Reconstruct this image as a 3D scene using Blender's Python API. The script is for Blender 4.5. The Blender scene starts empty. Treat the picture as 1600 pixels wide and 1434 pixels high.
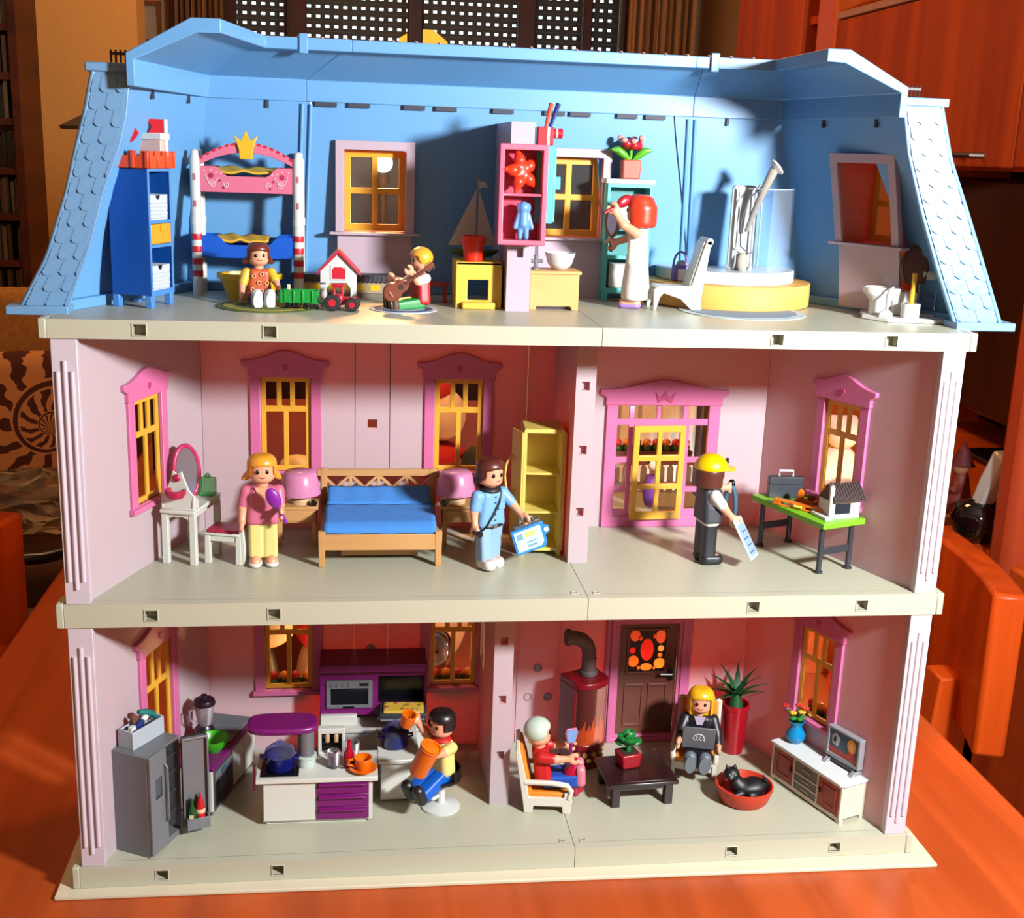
import bpy, math, random
import numpy as np
from mathutils import Matrix, Vector
random.seed(7)
# ---------------------------------------------------------------- units: all builder numbers are centimetres
S = 0.01
SC = bpy.context.scene
COL = SC.collection
PI = math.pi
R = math.radians

# ---------------------------------------------------------------- camera
def make_camera():
    cam = bpy.data.cameras.new('camera')
    cam.sensor_width = 36.0
    cam.lens = 36.0 * 1880.6449 / 1600.0
    cam.clip_start = 0.02
    cam.clip_end = 50
    o = bpy.data.objects.new('camera', cam)
    COL.objects.link(o)
    yaw, pitch, roll = 0.1353, -0.2489, 0.0355
    cy, sy = math.cos(yaw), math.sin(yaw)
    fw = Vector((sy * math.cos(pitch), cy * math.cos(pitch), math.sin(pitch)))
    rt = Vector((cy, -sy, 0))
    up = rt.cross(fw)
    r = math.cos(roll) * rt + math.sin(roll) * up
    u = -math.sin(roll) * rt + math.cos(roll) * up
    m = Matrix((r, u, -fw)).transposed().to_4x4()
    m.translation = Vector((-10.4464, -70.0506, 46.1538)) * S
    o.matrix_world = m
    SC.camera = o
make_camera()

# ---------------------------------------------------------------- world, lights, exposure
W = bpy.data.worlds.new('daylight')
SC.world = W
W.use_nodes = True
bg = W.node_tree.nodes['Background']
bg.inputs[0].default_value = (0.85, 0.93, 1.0, 1)
bg.inputs[1].default_value = 3.0
SC.view_settings.view_transform = 'Standard'
SC.view_settings.look = 'None'
SC.view_settings.gamma = 1.0
SC.view_settings.use_curve_mapping = False
SC.view_settings.exposure = 0.0

def point(name, loc, power, color, radius):
    l = bpy.data.lights.new(name, 'POINT')
    l.energy = power
    l.color = color
    l.shadow_soft_size = radius * S
    o = bpy.data.objects.new(name, l)
    COL.objects.link(o)
    o.location = Vector(loc) * S
    return o
def area(name, loc, size, power, color, rot=(0, 0, 0)):
    l = bpy.data.lights.new(name, 'AREA')
    l.energy = power
    l.color = color
    l.size = size * S
    o = bpy.data.objects.new(name, l)
    COL.objects.link(o)
    o.location = Vector(loc) * S
    o.rotation_euler = rot
    return o
point('reading_lamp_light', (42, -52, 57.0), 68.0, (0.96, 0.98, 1.0), 4.0)
point("table_lamp_light", (-8.3, 22.0, 47.0), 4.5, (1.0, 0.46, 0.16), 1.2)
point('added_fill_light', (-9.0, 19.6, 3.6), 0.5, (1.0, 0.55, 0.24), 0.4)  # unseen fill added behind the kitchen to redden walls and light the toys
point('added_fill_light', (35.0, 24.0, 14.6), 1.5, (1.0, 0.50, 0.20), 0.4)  # added unseen light that reddens the right walls from outside
point('added_fill_light', (12.3, 19.6, 4.4), 0.6, (1.0, 0.55, 0.24), 0.4)  # added unseen backlight for the stained glass door
area('ceiling_lamp_light', (-10, 190, 178), 60, 22.0, (1.0, 0.50, 0.20))

# ---------------------------------------------------------------- materials
def lin(c):
    o = []
    for v in c[:3]:
        v = v / 255.0
        o.append(v / 12.92 if v <= 0.04045 else ((v + 0.055) / 1.055) ** 2.4)
    return (o[0], o[1], o[2], 1.0)
_M = {}
def mat(name, rgb=None, rough=0.35, metal=0.0, spec=0.5, clear=0.0, transl=0.0, emit=0.0, var=0.0, sub=None):
    """plain plastic / cloth / metal, optionally slightly mottled or translucent"""
    if name in _M:
        return _M[name]
    m = bpy.data.materials.new(name)
    m.use_nodes = True
    nt = m.node_tree
    b = nt.nodes['Principled BSDF']
    c = lin(rgb) if emit > 0 else tuple(v * 0.63 for v in lin(rgb)[:3]) + (1.0,)
    b.inputs['Base Color'].default_value = c
    b.inputs['Roughness'].default_value = rough
    b.inputs['Metallic'].default_value = metal
    b.inputs['Specular IOR Level'].default_value = spec
    if var > 0:
        n = nt.nodes.new('ShaderNodeTexNoise')
        n.inputs['Scale'].default_value = 90.0
        n.inputs['Detail'].default_value = 4
        tc = nt.nodes.new('ShaderNodeTexCoord')
        nt.links.new(tc.outputs['Object'], n.inputs['Vector'])
        mx = nt.nodes.new('ShaderNodeMix')
        mx.data_type = 'RGBA'
        mx.inputs['A'].default_value = tuple(v * (1 - var) for v in c[:3]) + (1,)
        mx.inputs['B'].default_value = tuple(min(1, v * (1 + var)) for v in c[:3]) + (1,)
        nt.links.new(n.outputs['Fac'], mx.inputs['Factor'])
        nt.links.new(mx.outputs['Result'], b.inputs['Base Color'])
    if clear > 0:
        b.inputs['Transmission Weight'].default_value = clear
        b.inputs['IOR'].default_value = 1.12
    if emit > 0:
        b.inputs['Emission Color'].default_value = c
        b.inputs['Emission Strength'].default_value = emit
    if transl > 0:
        t = nt.nodes.new('ShaderNodeBsdfTranslucent')
        t.inputs['Color'].default_value = lin(sub) if sub else c
        ms = nt.nodes.new('ShaderNodeMixShader')
        ms.inputs[0].default_value = transl
        nt.links.new(b.outputs[0], ms.inputs[1])
        nt.links.new(t.outputs[0], ms.inputs[2])
        nt.links.new(ms.outputs[0], nt.nodes['Material Output'].inputs[0])
    _M[name] = m
    return m
def clear_mat(name, rgb, opaque=0.15, rough=0.04, gloss=0.6, tint=None):
    """thin clear or tinted plastic: mostly see-through, tinted, glossy"""
    if name in _M:
        return _M[name]
    m = bpy.data.materials.new(name)
    m.use_nodes = True
    nt = m.node_tree
    nt.nodes.remove(nt.nodes['Principled BSDF'])
    t = nt.nodes.new('ShaderNodeBsdfTransparent')
    t.inputs[0].default_value = lin(tint or rgb)
    p = nt.nodes.new('ShaderNodeBsdfPrincipled')
    p.inputs['Base Color'].default_value = lin(rgb)
    p.inputs['Roughness'].default_value = rough
    f = nt.nodes.new('ShaderNodeFresnel')
    f.inputs[0].default_value = 1.45
    a = nt.nodes.new('ShaderNodeMath')
    a.operation = 'ADD'
    a.use_clamp = True
    a.inputs[1].default_value = opaque
    g = nt.nodes.new('ShaderNodeMath')
    g.operation = 'MULTIPLY'
    g.inputs[1].default_value = gloss
    nt.links.new(f.outputs[0], g.inputs[0])
    nt.links.new(g.outputs[0], a.inputs[0])
    ms = nt.nodes.new('ShaderNodeMixShader')
    nt.links.new(a.outputs[0], ms.inputs[0])
    nt.links.new(t.outputs[0], ms.inputs[1])
    nt.links.new(p.outputs[0], ms.inputs[2])
    nt.links.new(ms.outputs[0], nt.nodes['Material Output'].inputs[0])
    _M[name] = m
    return m
def wood(name, rgb1, rgb2, scale=14, rough=0.3, axis='Y', stretch=0.06):
    if name in _M:
        return _M[name]
    m = bpy.data.materials.new(name)
    m.use_nodes = True
    nt = m.node_tree
    b = nt.nodes['Principled BSDF']
    b.inputs['Roughness'].default_value = rough
    b.inputs['Specular IOR Level'].default_value = 0.25
    tc = nt.nodes.new('ShaderNodeTexCoord')
    mp = nt.nodes.new('ShaderNodeMapping')
    sc = [scale, scale, scale]
    sc['XYZ'.index(axis)] = scale * stretch
    mp.inputs['Scale'].default_value = sc
    n = nt.nodes.new('ShaderNodeTexNoise')
    n.inputs['Scale'].default_value = 1.0
    n.inputs['Detail'].default_value = 6
    n.inputs['Distortion'].default_value = 0.6
    cr = nt.nodes.new('ShaderNodeValToRGB')
    cr.color_ramp.elements[0].position = 0.35
    cr.color_ramp.elements[0].color = lin(rgb1)
    cr.color_ramp.elements[1].position = 0.68
    cr.color_ramp.elements[1].color = lin(rgb2)
    nt.links.new(tc.outputs['Object'], mp.inputs[0])
    nt.links.new(mp.outputs[0], n.inputs['Vector'])
    nt.links.new(n.outputs['Fac'], cr.inputs[0])
    nt.links.new(cr.outputs[0], b.inputs['Base Color'])
    _M[name] = m
    return m

# ---------------------------------------------------------------- mesh builder (cm)
class MB:
    def __init__(s):
        s.v, s.f, s.T = [], [], None
    def add(s, vs, fs):
        o = len(s.v)
        if s.T is not None:
            vs = [tuple(s.T @ Vector(p)) for p in vs]
        s.v += [tuple(p) for p in vs]
        s.f += [tuple(i + o for i in q) for q in fs]
        return s
    def box(s, x0, x1, y0, y1, z0, z1, top=None):
        """axis box; top=(kx,ky) scales its upper face about the centre"""
        vs = [(x0, y0, z0), (x1, y0, z0), (x1, y1, z0), (x0, y1, z0), (x0, y0, z1), (x1, y0, z1), (x1, y1, z1), (x0, y1, z1)]
        if top:
            cx, cy = (x0 + x1) / 2, (y0 + y1) / 2
            vs = vs[:4] + [(cx + (x - cx) * top[0], cy + (y - cy) * top[1], z) for x, y, z in vs[4:]]
        return s.add(vs, [(3, 2, 1, 0), (4, 5, 6, 7), (0, 1, 5, 4), (1, 2, 6, 5), (2, 3, 7, 6), (3, 0, 4, 7)])
    def prism(s, poly, a, b, pl='xz'):
        n = len(poly)
        def P(p, d):
            return (p[0], d, p[1]) if pl == 'xz' else ((p[0], p[1], d) if pl == 'xy' else (d, p[0], p[1]))
        vs = [P(p, a) for p in poly] + [P(p, b) for p in poly]
        ar = sum(poly[i][0] * poly[(i + 1) % n][1] - poly[(i + 1) % n][0] * poly[i][1] for i in range(n))
        flip = (ar > 0) ^ (b < a) ^ (pl == 'xz')
        c0, c1 = tuple(range(n)), tuple(range(n, 2 * n))
        sd = [(i, (i + 1) % n, n + (i + 1) % n, n + i) for i in range(n)]
        if flip:
            fs = [c0[::-1], c1] + sd
        else:
            fs = [c0, c1[::-1]] + [q[::-1] for q in sd]
        return s.add(vs, fs)
    def lathe(s, prof, c=(0, 0, 0), n=20):
        """prof: (radius, z) from bottom to top; ends with radius 0 close"""
        vs, fs, rings = [], [], []
        for r, z in prof:
            if r < 1e-6:
                vs.append((c[0], c[1], c[2] + z))
                rings.append([len(vs) - 1])
            else:
                k = len(vs)
                vs += [(c[0] + r * math.cos(2 * PI * i / n), c[1] + r * math.sin(2 * PI * i / n), c[2] + z) for i in range(n)]
                rings.append(list(range(k, k + n)))
        for a, b in zip(rings, rings[1:]):
            for i in range(n):
                j = (i + 1) % n
                if len(a) == 1 and len(b) == 1:
                    continue
                if len(a) == 1:
                    fs.append((a[0], b[j], b[i]))
                elif len(b) == 1:
                    fs.append((a[i], a[j], b[0]))
                else:
                    fs.append((a[i], a[j], b[j], b[i]))
        return s.add(vs, fs)
    def tube(s, pts, r, n=8, closed=False, caps=True):
        pts = [Vector(p) for p in pts]
        m = len(pts)
        rs = r if isinstance(r, (list, tuple)) else [r] * m
        vs, fs = [], []
        prev = None
        for i, p in enumerate(pts):
            if closed:
                t = pts[(i + 1) % m] - pts[i - 1]
            else:
                t = pts[min(i + 1, m - 1)] - pts[max(i - 1, 0)]
            t.normalize()
            if prev is None:
                a = Vector((0, 0, 1)) if abs(t.z) < 0.9 else Vector((1, 0, 0))
                nrm = t.cross(a).normalized()
            else:
                nrm = (prev - t * prev.dot(t)).normalized()
            prev = nrm
            bn = t.cross(nrm)
            for k in range(n):
                a = 2 * PI * k / n
                vs.append(tuple(p + (nrm * math.cos(a) + bn * math.sin(a)) * rs[i]))
        for i in range(m if closed else m - 1):
            i2 = (i + 1) % m
            for k in range(n):
                k2 = (k + 1) % n
                fs.append((i * n + k, i * n + k2, i2 * n + k2, i2 * n + k))
        if caps and not closed:
            fs.append(tuple(range(n))[::-1])
            fs.append(tuple((m - 1) * n + k for k in range(n)))
        return s.add(vs, fs)
    def cyl(s, p0, p1, r0, r1=None, n=16):
        return s.tube([p0, p1], [r0, r0 if r1 is None else r1], n)
    def ell(s, c, r, n=14, m=8):
        if not isinstance(r, (tuple, list)):
            r = (r, r, r)
        pr = [(math.sin(PI * i / m), -math.cos(PI * i / m)) for i in range(m + 1)]
        o = len(s.v)
        T, s.T = s.T, None
        s.lathe([(0 if i in (0, m) else a, b) for i, (a, b) in enumerate(pr)], (0, 0, 0), n)
        s.T = T
        for i in range(o, len(s.v)):
            p = s.v[i]
            q = Vector((c[0] + p[0] * r[0], c[1] + p[1] * r[1], c[2] + p[2] * r[2]))
            s.v[i] = tuple(T @ q) if T is not None else tuple(q)
        return s
    def panel(s, x0, x1, z0, z1, y0, y1, holes=(), nx=1, nz=1, warp=None):
        """plate in the xz plane from y0 (front) to y1 with rectangular holes (xa, xb, za, zb)"""
        xs = {x0, x1} | {x0 + (x1 - x0) * i / nx for i in range(1, nx)}
        zs = {z0, z1} | {z0 + (z1 - z0) * i / nz for i in range(1, nz)}
        for a, b, c, d in holes:
            xs |= {v for v in (a, b) if x0 < v < x1}
            zs |= {v for v in (c, d) if z0 < v < z1}
        xs, zs = sorted(xs), sorted(zs)
        def solid(i, k):
            if not (0 <= i < len(xs) - 1 and 0 <= k < len(zs) - 1):
                return False
            cx, cz = (xs[i] + xs[i + 1]) / 2, (zs[k] + zs[k + 1]) / 2
            return not any(a < cx < b and c < cz < d for a, b, c, d in holes)
        vs, fs, ix = [], [], {}
        def V(i, y, k):
            key = (i, y, k)
            if key not in ix:
                ix[key] = len(vs)
                p = (xs[i], (y0, y1)[y], zs[k])
                vs.append(warp(*p) if warp else p)
            return ix[key]
        for i in range(len(xs) - 1):
            for k in range(len(zs) - 1):
                if not solid(i, k):
                    continue
                fs.append((V(i, 0, k), V(i + 1, 0, k), V(i + 1, 0, k + 1), V(i, 0, k + 1)))
                fs.append((V(i, 1, k + 1), V(i + 1, 1, k + 1), V(i + 1, 1, k), V(i, 1, k)))
                if not solid(i - 1, k):
                    fs.append((V(i, 1, k), V(i, 0, k), V(i, 0, k + 1), V(i, 1, k + 1)))
                if not solid(i + 1, k):
                    fs.append((V(i + 1, 0, k), V(i + 1, 1, k), V(i + 1, 1, k + 1), V(i + 1, 0, k + 1)))
                if not solid(i, k - 1):
                    fs.append((V(i, 1, k), V(i + 1, 1, k), V(i + 1, 0, k), V(i, 0, k)))
                if not solid(i, k + 1):
                    fs.append((V(i, 0, k + 1), V(i + 1, 0, k + 1), V(i + 1, 1, k + 1), V(i, 1, k + 1)))
        return s.add(vs, fs)
    def loft(s, rings, closed=True, caps=True):
        n = len(rings[0])
        vs = [p for r in rings for p in r]
        fs = []
        for i in range(len(rings) - 1):
            for k in range(n if closed else n - 1):
                k2 = (k + 1) % n
                fs.append((i * n + k, i * n + k2, (i + 1) * n + k2, (i + 1) * n + k))
        if caps and closed:
            fs.append(tuple(range(n))[::-1])
            fs.append(tuple((len(rings) - 1) * n + k for k in range(n)))
        return s.add(vs, fs)
    def mesh(s, name, smooth=35):
        me = bpy.data.meshes.new(name)
        me.from_pydata([(x * S, y * S, z * S) for x, y, z in s.v], [], s.f)
        me.validate()
        me.update()
        if smooth:
            me.polygons.foreach_set('use_smooth', [True] * len(me.polygons))
            try:
                me.set_sharp_from_angle(angle=R(smooth))
            except Exception:
                pass
        return me
    def obj(s, name, m, par=None, loc=None, bev=0.0, smooth=35, label=None, seg=2):
        o = bpy.data.objects.new(name, s.mesh(name, smooth))
        o.data.materials.append(m)
        COL.objects.link(o)
        if par is not None:
            o.parent = par
        if loc is not None:
            o.location = Vector(loc) * S
        if bev:
            b = o.modifiers.new('bevel', 'BEVEL')
            b.width = bev * S
            b.segments = seg
            b.limit_method = 'ANGLE'
            b.angle_limit = R(40)
        if label:
            o['label'] = label
        return o
def thing(name, label, cat, loc=(0, 0, 0), rz=0.0, group=None, tilt=0.0, roll=0.0):
    o = bpy.data.objects.new(name, None)
    COL.objects.link(o)
    o.empty_display_size = 0.01
    o.location = Vector(loc) * S
    o.rotation_euler = (R(tilt), R(roll), R(rz))
    o['label'] = label
    o['category'] = cat
    if group:
        o['group'] = group
    return o
def tag(o, label, cat, group=None):
    o['label'] = label
    o['category'] = cat
    if group:
        o['group'] = group
    return o
def struct(o):
    o['kind'] = 'structure'
    return o
def arc(c, r, a0, a1, n, pl='xz'):
    o = []
    for i in range(n + 1):
        a = R(a0 + (a1 - a0) * i / n)
        p, q = c[0] + r * math.cos(a), c[1] + r * math.sin(a)
        o.append((p, q))
    return o
def frame_T(p0, p1):
    """local x runs along p0->p1 (plan), local y away from the room (to the left of travel), z up"""
    d = Vector((p1[0] - p0[0], p1[1] - p0[1], 0)).normalized()
    n = Vector((-d.y, d.x, 0))
    m = Matrix((d, n, Vector((0, 0, 1)))).transposed().to_4x4()
    m.translation = Vector((p0[0], p0[1], 0))
    return m
def at(x, y, z=0, rz=0, rx=0, ry=0):
    return Matrix.Translation((x, y, z)) @ Matrix.Rotation(R(rz), 4, 'Z') @ Matrix.Rotation(R(ry), 4, 'Y') @ Matrix.Rotation(R(rx), 4, 'X')

# ---------------------------------------------------------------- signed distance shapes -> smooth meshes
def sd_cap(P, a, b, ra, rb):
    a, b = np.array(a, float), np.array(b, float)
    d = b - a
    h = np.clip(((P - a) @ d) / (d @ d), 0, 1)
    return np.linalg.norm(P - a - h[..., None] * d, axis=-1) - (ra + (rb - ra) * h)
def sd_ell(P, c, r):
    q = (P - np.array(c, float)) / np.array(r, float)
    k = np.linalg.norm(q, axis=-1)
    return (k - 1) * min(r)
def sd_box(P, c, h, r):
    q = np.abs(P - np.array(c, float)) - (np.array(h, float) - r)
    return np.linalg.norm(np.maximum(q, 0), axis=-1) + np.minimum(q.max(-1), 0) - r
def sd_rcyl(P, c, rad, hh, r):
    p = P - np.array(c, float)
    q = np.stack([np.hypot(p[..., 0], p[..., 1]) - (rad - r), np.abs(p[..., 2]) - (hh - r)], -1)
    return np.linalg.norm(np.maximum(q, 0), axis=-1) + np.minimum(q.max(-1), 0) - r
def smin(a, b, k):
    h = np.clip(0.5 + 0.5 * (b - a) / k, 0, 1)
    return b + (a - b) * h - k * h * (1 - h)
def umin(ds, k=0.0):
    d = ds[0]
    for e in ds[1:]:
        d = smin(d, e, k) if k > 0 else np.minimum(d, e)
    return d
def surface_net(fn, lo, hi, h, flow=0):
    lo, hi = np.array(lo, float), np.array(hi, float)
    n = np.ceil((hi - lo) / h).astype(int) + 1
    ax = [lo[i] + h * np.arange(n[i]) for i in range(3)]
    G = np.stack(np.meshgrid(*ax, indexing='ij'), -1)
    D = fn(G)
    In = D < 0
    c = np.zeros(tuple(n - 1), int)
    acc = np.zeros(tuple(n - 1) + (3,))
    cnt = np.zeros(tuple(n - 1))
    sl = lambda o: tuple(slice(o[i], n[i] - 1 + o[i]) for i in range(3))
    cor = [(i, j, k) for i in (0, 1) for j in (0, 1) for k in (0, 1)]
    for a in cor:
        for d in range(3):
            if a[d] == 0:
                b = list(a); b[d] = 1
                va, vb = D[sl(a)], D[sl(tuple(b))]
                x = (va < 0) != (vb < 0)
                t = np.where(x, va / np.where(x, va - vb, 1), 0)
                p = np.zeros(acc.shape)
                for e in range(3):
                    p[..., e] = a[e]
                p[..., d] += t
                acc += p * x[..., None]
                cnt += x
    on = cnt > 0
    idx = -np.ones(on.shape, int)
    idx[on] = np.arange(on.sum())
    cell = np.argwhere(on)
    V = lo + h * (cell + acc[on] / cnt[on][:, None])
    F = []
    for d in range(3):
        u, w = (d + 1) % 3, (d + 2) % 3
        a = In.take(range(n[d] - 1), axis=d)
        b = In.take(range(1, n[d]), axis=d)
        e = np.argwhere(a != b)
        e = e[(e[:, u] > 0) & (e[:, w] > 0) & (e[:, u] < n[u] - 1) & (e[:, w] < n[w] - 1)]
        if not len(e):
            continue
        ins = In[tuple(e.T)]
        q = []
        for du, dw in ((1, 1), (0, 1), (0, 0), (1, 0)):
            g = e.copy()
            g[:, u] -= du
            g[:, w] -= dw
            q.append(idx[tuple(g.T)])
        q = np.stack(q, 1)
        q[~ins] = q[~ins][:, ::-1]
        F.append(q)
    F = np.concatenate(F)
    F = F[(F >= 0).all(1)]
    return V, F
def sdf_obj(name, fn, lo, hi, h, m, par=None, loc=None, label=None):
    V, F = surface_net(fn, lo, hi, h)
    mb = MB()
    mb.v = [tuple(p) for p in V]
    mb.f = [tuple(int(i) for i in q) for q in F]
    return mb.obj(name, m, par, loc, smooth=80, label=label)
# ================================================================ the room around the table
M_tablewood = wood('table_wood', (142, 58, 22), (172, 76, 32), scale=26, rough=0.28, axis='Y', stretch=0.05)
M_chairwood = wood('chair_wood', (178, 62, 14), (208, 84, 22), scale=26, rough=0.35, axis='Z', stretch=0.06)
M_unitwood = wood('wall_unit_wood', (150, 52, 14), (186, 74, 20), scale=16, rough=0.6, axis='Z', stretch=0.06)
M_darkwood = wood('dark_window_wood', (46, 22, 14), (66, 32, 18), scale=16, rough=0.4, axis='Z')
M_wallp = mat('plaster', (226, 190, 146), 0.9)
M_tanwall = mat('ochre_plaster', (250, 190, 104), 0.85, var=0.08)
M_floor = wood('floor_boards', (150, 104, 52), (172, 124, 66), scale=9, rough=0.4, axis='Y')
M_black = mat('black_plastic', (14, 14, 16), 0.3)
M_dark = mat('dark_gloss', (10, 11, 14), 0.12)

mb = MB().box(-170, 150, -230, 335, -80, -75)
struct(mb.obj('floor', M_floor))
struct(MB().box(-170, 150, -230, 335, 185, 190).obj('ceiling', mat('ceiling_white', (226, 214, 196), 0.9)))
struct(MB().box(-175, -170, -230, 335, -75, 185).obj('wall_left', M_wallp))
struct(MB().box(150, 155, -230, 335, -75, 185).obj('wall_right', M_wallp))
struct(MB().box(-170, 150, -235, -230, -75, 185).obj('wall_front', M_wallp))
WX0, WX1, WZ0, WZ1 = -49, 74, 49, 118
struct(MB().panel(-170, 150, -75, 185, 320, 335, [(WX0, WX1, WZ0, WZ1)]).obj('wall_back', M_wallp))
struct(MB().box(-170, -63, 250, 262, -75, 185).obj('wall_partition', M_tanwall))
struct(MB().box(-49, 74, 316, 319.9, -75, 45).obj('trim_2', wood('added_dark_panel', (52, 24, 16), (72, 34, 22), axis='Z'), bev=.3))  # dark panel added so attic windows do not look onto a bright wall
# window with its dark wooden frame and a perforated roller shutter behind it
w1 = bpy.data.objects.new('window_1', None)
COL.objects.link(w1)
struct(w1)
w1.location = (0, 3.0, 0)
mb = MB().panel(WX0, WX1, WZ0, WZ1, 14, 18, [(WX0 + 4, -30.6, WZ0 + 4, WZ1 - 4), (-24.5, 5.5, WZ0 + 4, WZ1 - 4), (10.1, 39.2, WZ0 + 4, WZ1 - 4), (44.5, 59.2, WZ0 + 4, WZ1 - 4), (62, WX1 - 3, WZ0 + 4, WZ1 - 4)])
mb.obj('window_frame', M_darkwood, w1, bev=0.4)
MB().box(WX0 - 3, WX1 + 3, 4, 20, WZ0 - 3, WZ0).obj('window_sill', M_darkwood, w1, bev=0.4)
gl = MB().box(WX0 + 2, WX1 - 2, 15.8, 16.1, WZ0 + 2, WZ1 - 2).obj('window_pane', clear_mat('window_glass', (235, 240, 240), 0.0), w1)
# shutter: every slat has a real row of slots, the sky shows through
mb = MB()
xs = [WX0 + 1.6 + 2.8 * i for i in range(43)]
mb.panel(WX0 + 0.2, WX1 - 0.2, 0.06, 2.9, -0.4, 0.4, [(x, x + 1.25, 1.05, 1.95) for x in xs])
slat_me = mb.mesh('slat', smooth=0)
slat_me.materials.append(mat('shutter_slat', (58, 36, 26), 0.5))
sh = bpy.data.objects.new('trim_1', None)
COL.objects.link(sh)
struct(sh)
sh.location = (0, 3.32, WZ0 * S)
for i in range(24):
    o = bpy.data.objects.new('slat', slat_me)
    COL.objects.link(o)
    o.parent = sh
    o.location = (0, 0, 2.9 * i * S)
# curtains
def curtain(x0, x1, label, rgb):
    n = 60
    fr, bk = [], []
    for i in range(n + 1):
        x = x0 + (x1 - x0) * i / n
        y = 306 + 1.8 * math.sin(i * 0.95) + 0.7 * math.sin(i * 2.3 + 1)
        fr.append((x, y))
        bk.append((x, y + 0.5))
    o = MB().prism(fr + bk[::-1], -72, 125, 'xy').obj('curtain', mat('cloth_%d' % rgb[0], rgb, 0.9, transl=0.15), smooth=60)
    tag(o, label, 'curtain', 'window curtains')
curtain(-62.5, -48, 'tan curtain gathered at the window beside the picture frame', (178, 128, 92))
curtain(71.5, 92, 'tan curtain gathered at the window next to the orange wall unit', (202, 146, 94))
# yellow reflection at the window, built as a glowing lantern-shaped body
t = thing('lantern', 'yellow reflection at the shuttered window, built as a glowing shape', 'lamp', (11, 327, 74.5))
MB().prism([(-7.7, 0), (7.7, 0), (7.5, 4.5), (3.0, 7.8), (-3.0, 7.8), (-7.5, 5.0)], -1.5, 1.5).obj('shade', mat('reflection_glow', (255, 190, 60), 0.6, emit=1.3), t, bev=0.3)
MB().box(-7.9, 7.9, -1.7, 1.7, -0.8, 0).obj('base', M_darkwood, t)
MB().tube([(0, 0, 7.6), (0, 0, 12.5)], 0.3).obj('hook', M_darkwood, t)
# picture frame on the back wall
t = thing('picture_frame', 'small wooden picture frame on the wall beside the tan curtain', 'picture', (-71, 319, 74))
MB().panel(-3.8, 3.8, 0, 12, -1.4, 0, [(-2.6, 2.6, 1.2, 10.8)]).obj('frame', wood('frame_wood', (120, 70, 36), (150, 92, 50)), t, bev=0.15)
MB().box(-2.7, 2.7, -0.7, 0, 1.1, 10.9).obj('picture', mat('picture_mat', (196, 184, 160), 0.8, var=0.2), t)
# bookcase with rows of disc cases
t = thing('bookcase', 'dark brown bookcase full of disc cases beside the ochre wall', 'bookcase', (-100, 245, -75))
M_case = wood('bookcase_wood', (60, 26, 14), (86, 38, 20), scale=14, rough=0.45)
zs = [70.1, 81.2, 91.6, 102.5, 113.0, 124.2, 134.3, 145, 156, 167]
MB().box(11.4, 13.4, -14, 8, 0, 178).obj('side_panel', M_case, t, bev=0.15)
MB().box(-30, -28, -14, 8, 0, 178).obj('side_panel', M_case, t, bev=0.15)
MB().box(-28, 11.4, 6, 8, 0, 178).obj('back_panel', M_case, t)
for z in [48, 59] + zs:
    MB().box(-28, 11.4, -13.5, 6, z - 0.9, z + 0.7).obj('shelf', M_case, t, bev=0.1)
for k, z in enumerate([48, 59] + zs):
    for q, rgb in enumerate([(150, 120, 84), (92, 60, 40), (46, 36, 32), (120, 84, 60)]):
        mb = MB()
        x = -27.6
        while x < 10.6:
            wdt = random.uniform(0.7, 1.2)
            if random.randrange(4) == q:
                mb.box(x, x + wdt - 0.1, -11 + random.uniform(0, 1), 5.8, z + 0.7, z + 0.7 + random.uniform(7.2, 8.4))
            x += wdt
        random.seed(100 + k * 7 + q)
        o = mb.obj('disc_cases', mat('case_%d' % rgb[0], rgb, 0.4), smooth=0)
        o.parent = t
        o['kind'] = 'stuff'
# floor lamp whose shade peeps out behind the roof
t = thing('floor_lamp', 'dark conical lampshade of a floor lamp behind the roof', 'lamp', (-38.5, 105, -75))
MB().lathe([(0, 0), (12, 0), (12, 1.5), (1.2, 3)]).obj('base', M_black, t)
MB().cyl((0, 0, 2), (0, 0, 126), 0.9).obj('pole', M_black, t)
MB().lathe([(11.0, 122.2), (11.2, 122.6), (6.2, 125.2), (2.2, 128.6), (0.8, 129.5), (0.4, 129.3), (1.8, 128.0), (5.6, 124.8)], n=32).obj('shade', mat('brown_shade', (86, 64, 44), 0.8), t)
# dining table
t = thing('dining_table', 'long orange wooden dining table under the dollhouse', 'table', (0, 0, -75))
MB().prism([(-42.8, -60), (39.2, -60), (39.4, 157), (-42.8, 157)], 71.2, 74.7, 'xy').obj('tabletop', M_tablewood, t, bev=0.5)
for x in (-36, 33):
    for y in (-52, 148):
        MB().box(x - 3.2, x + 3.2, y - 3.2, y + 3.2, 0, 71.2).obj('leg', M_chairwood, t, bev=0.3)
for x in (-36, 33):
    MB().box(x - 1.2, x + 1.2, -48, 144, 63, 71.2).obj('apron', M_chairwood, t)
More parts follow.
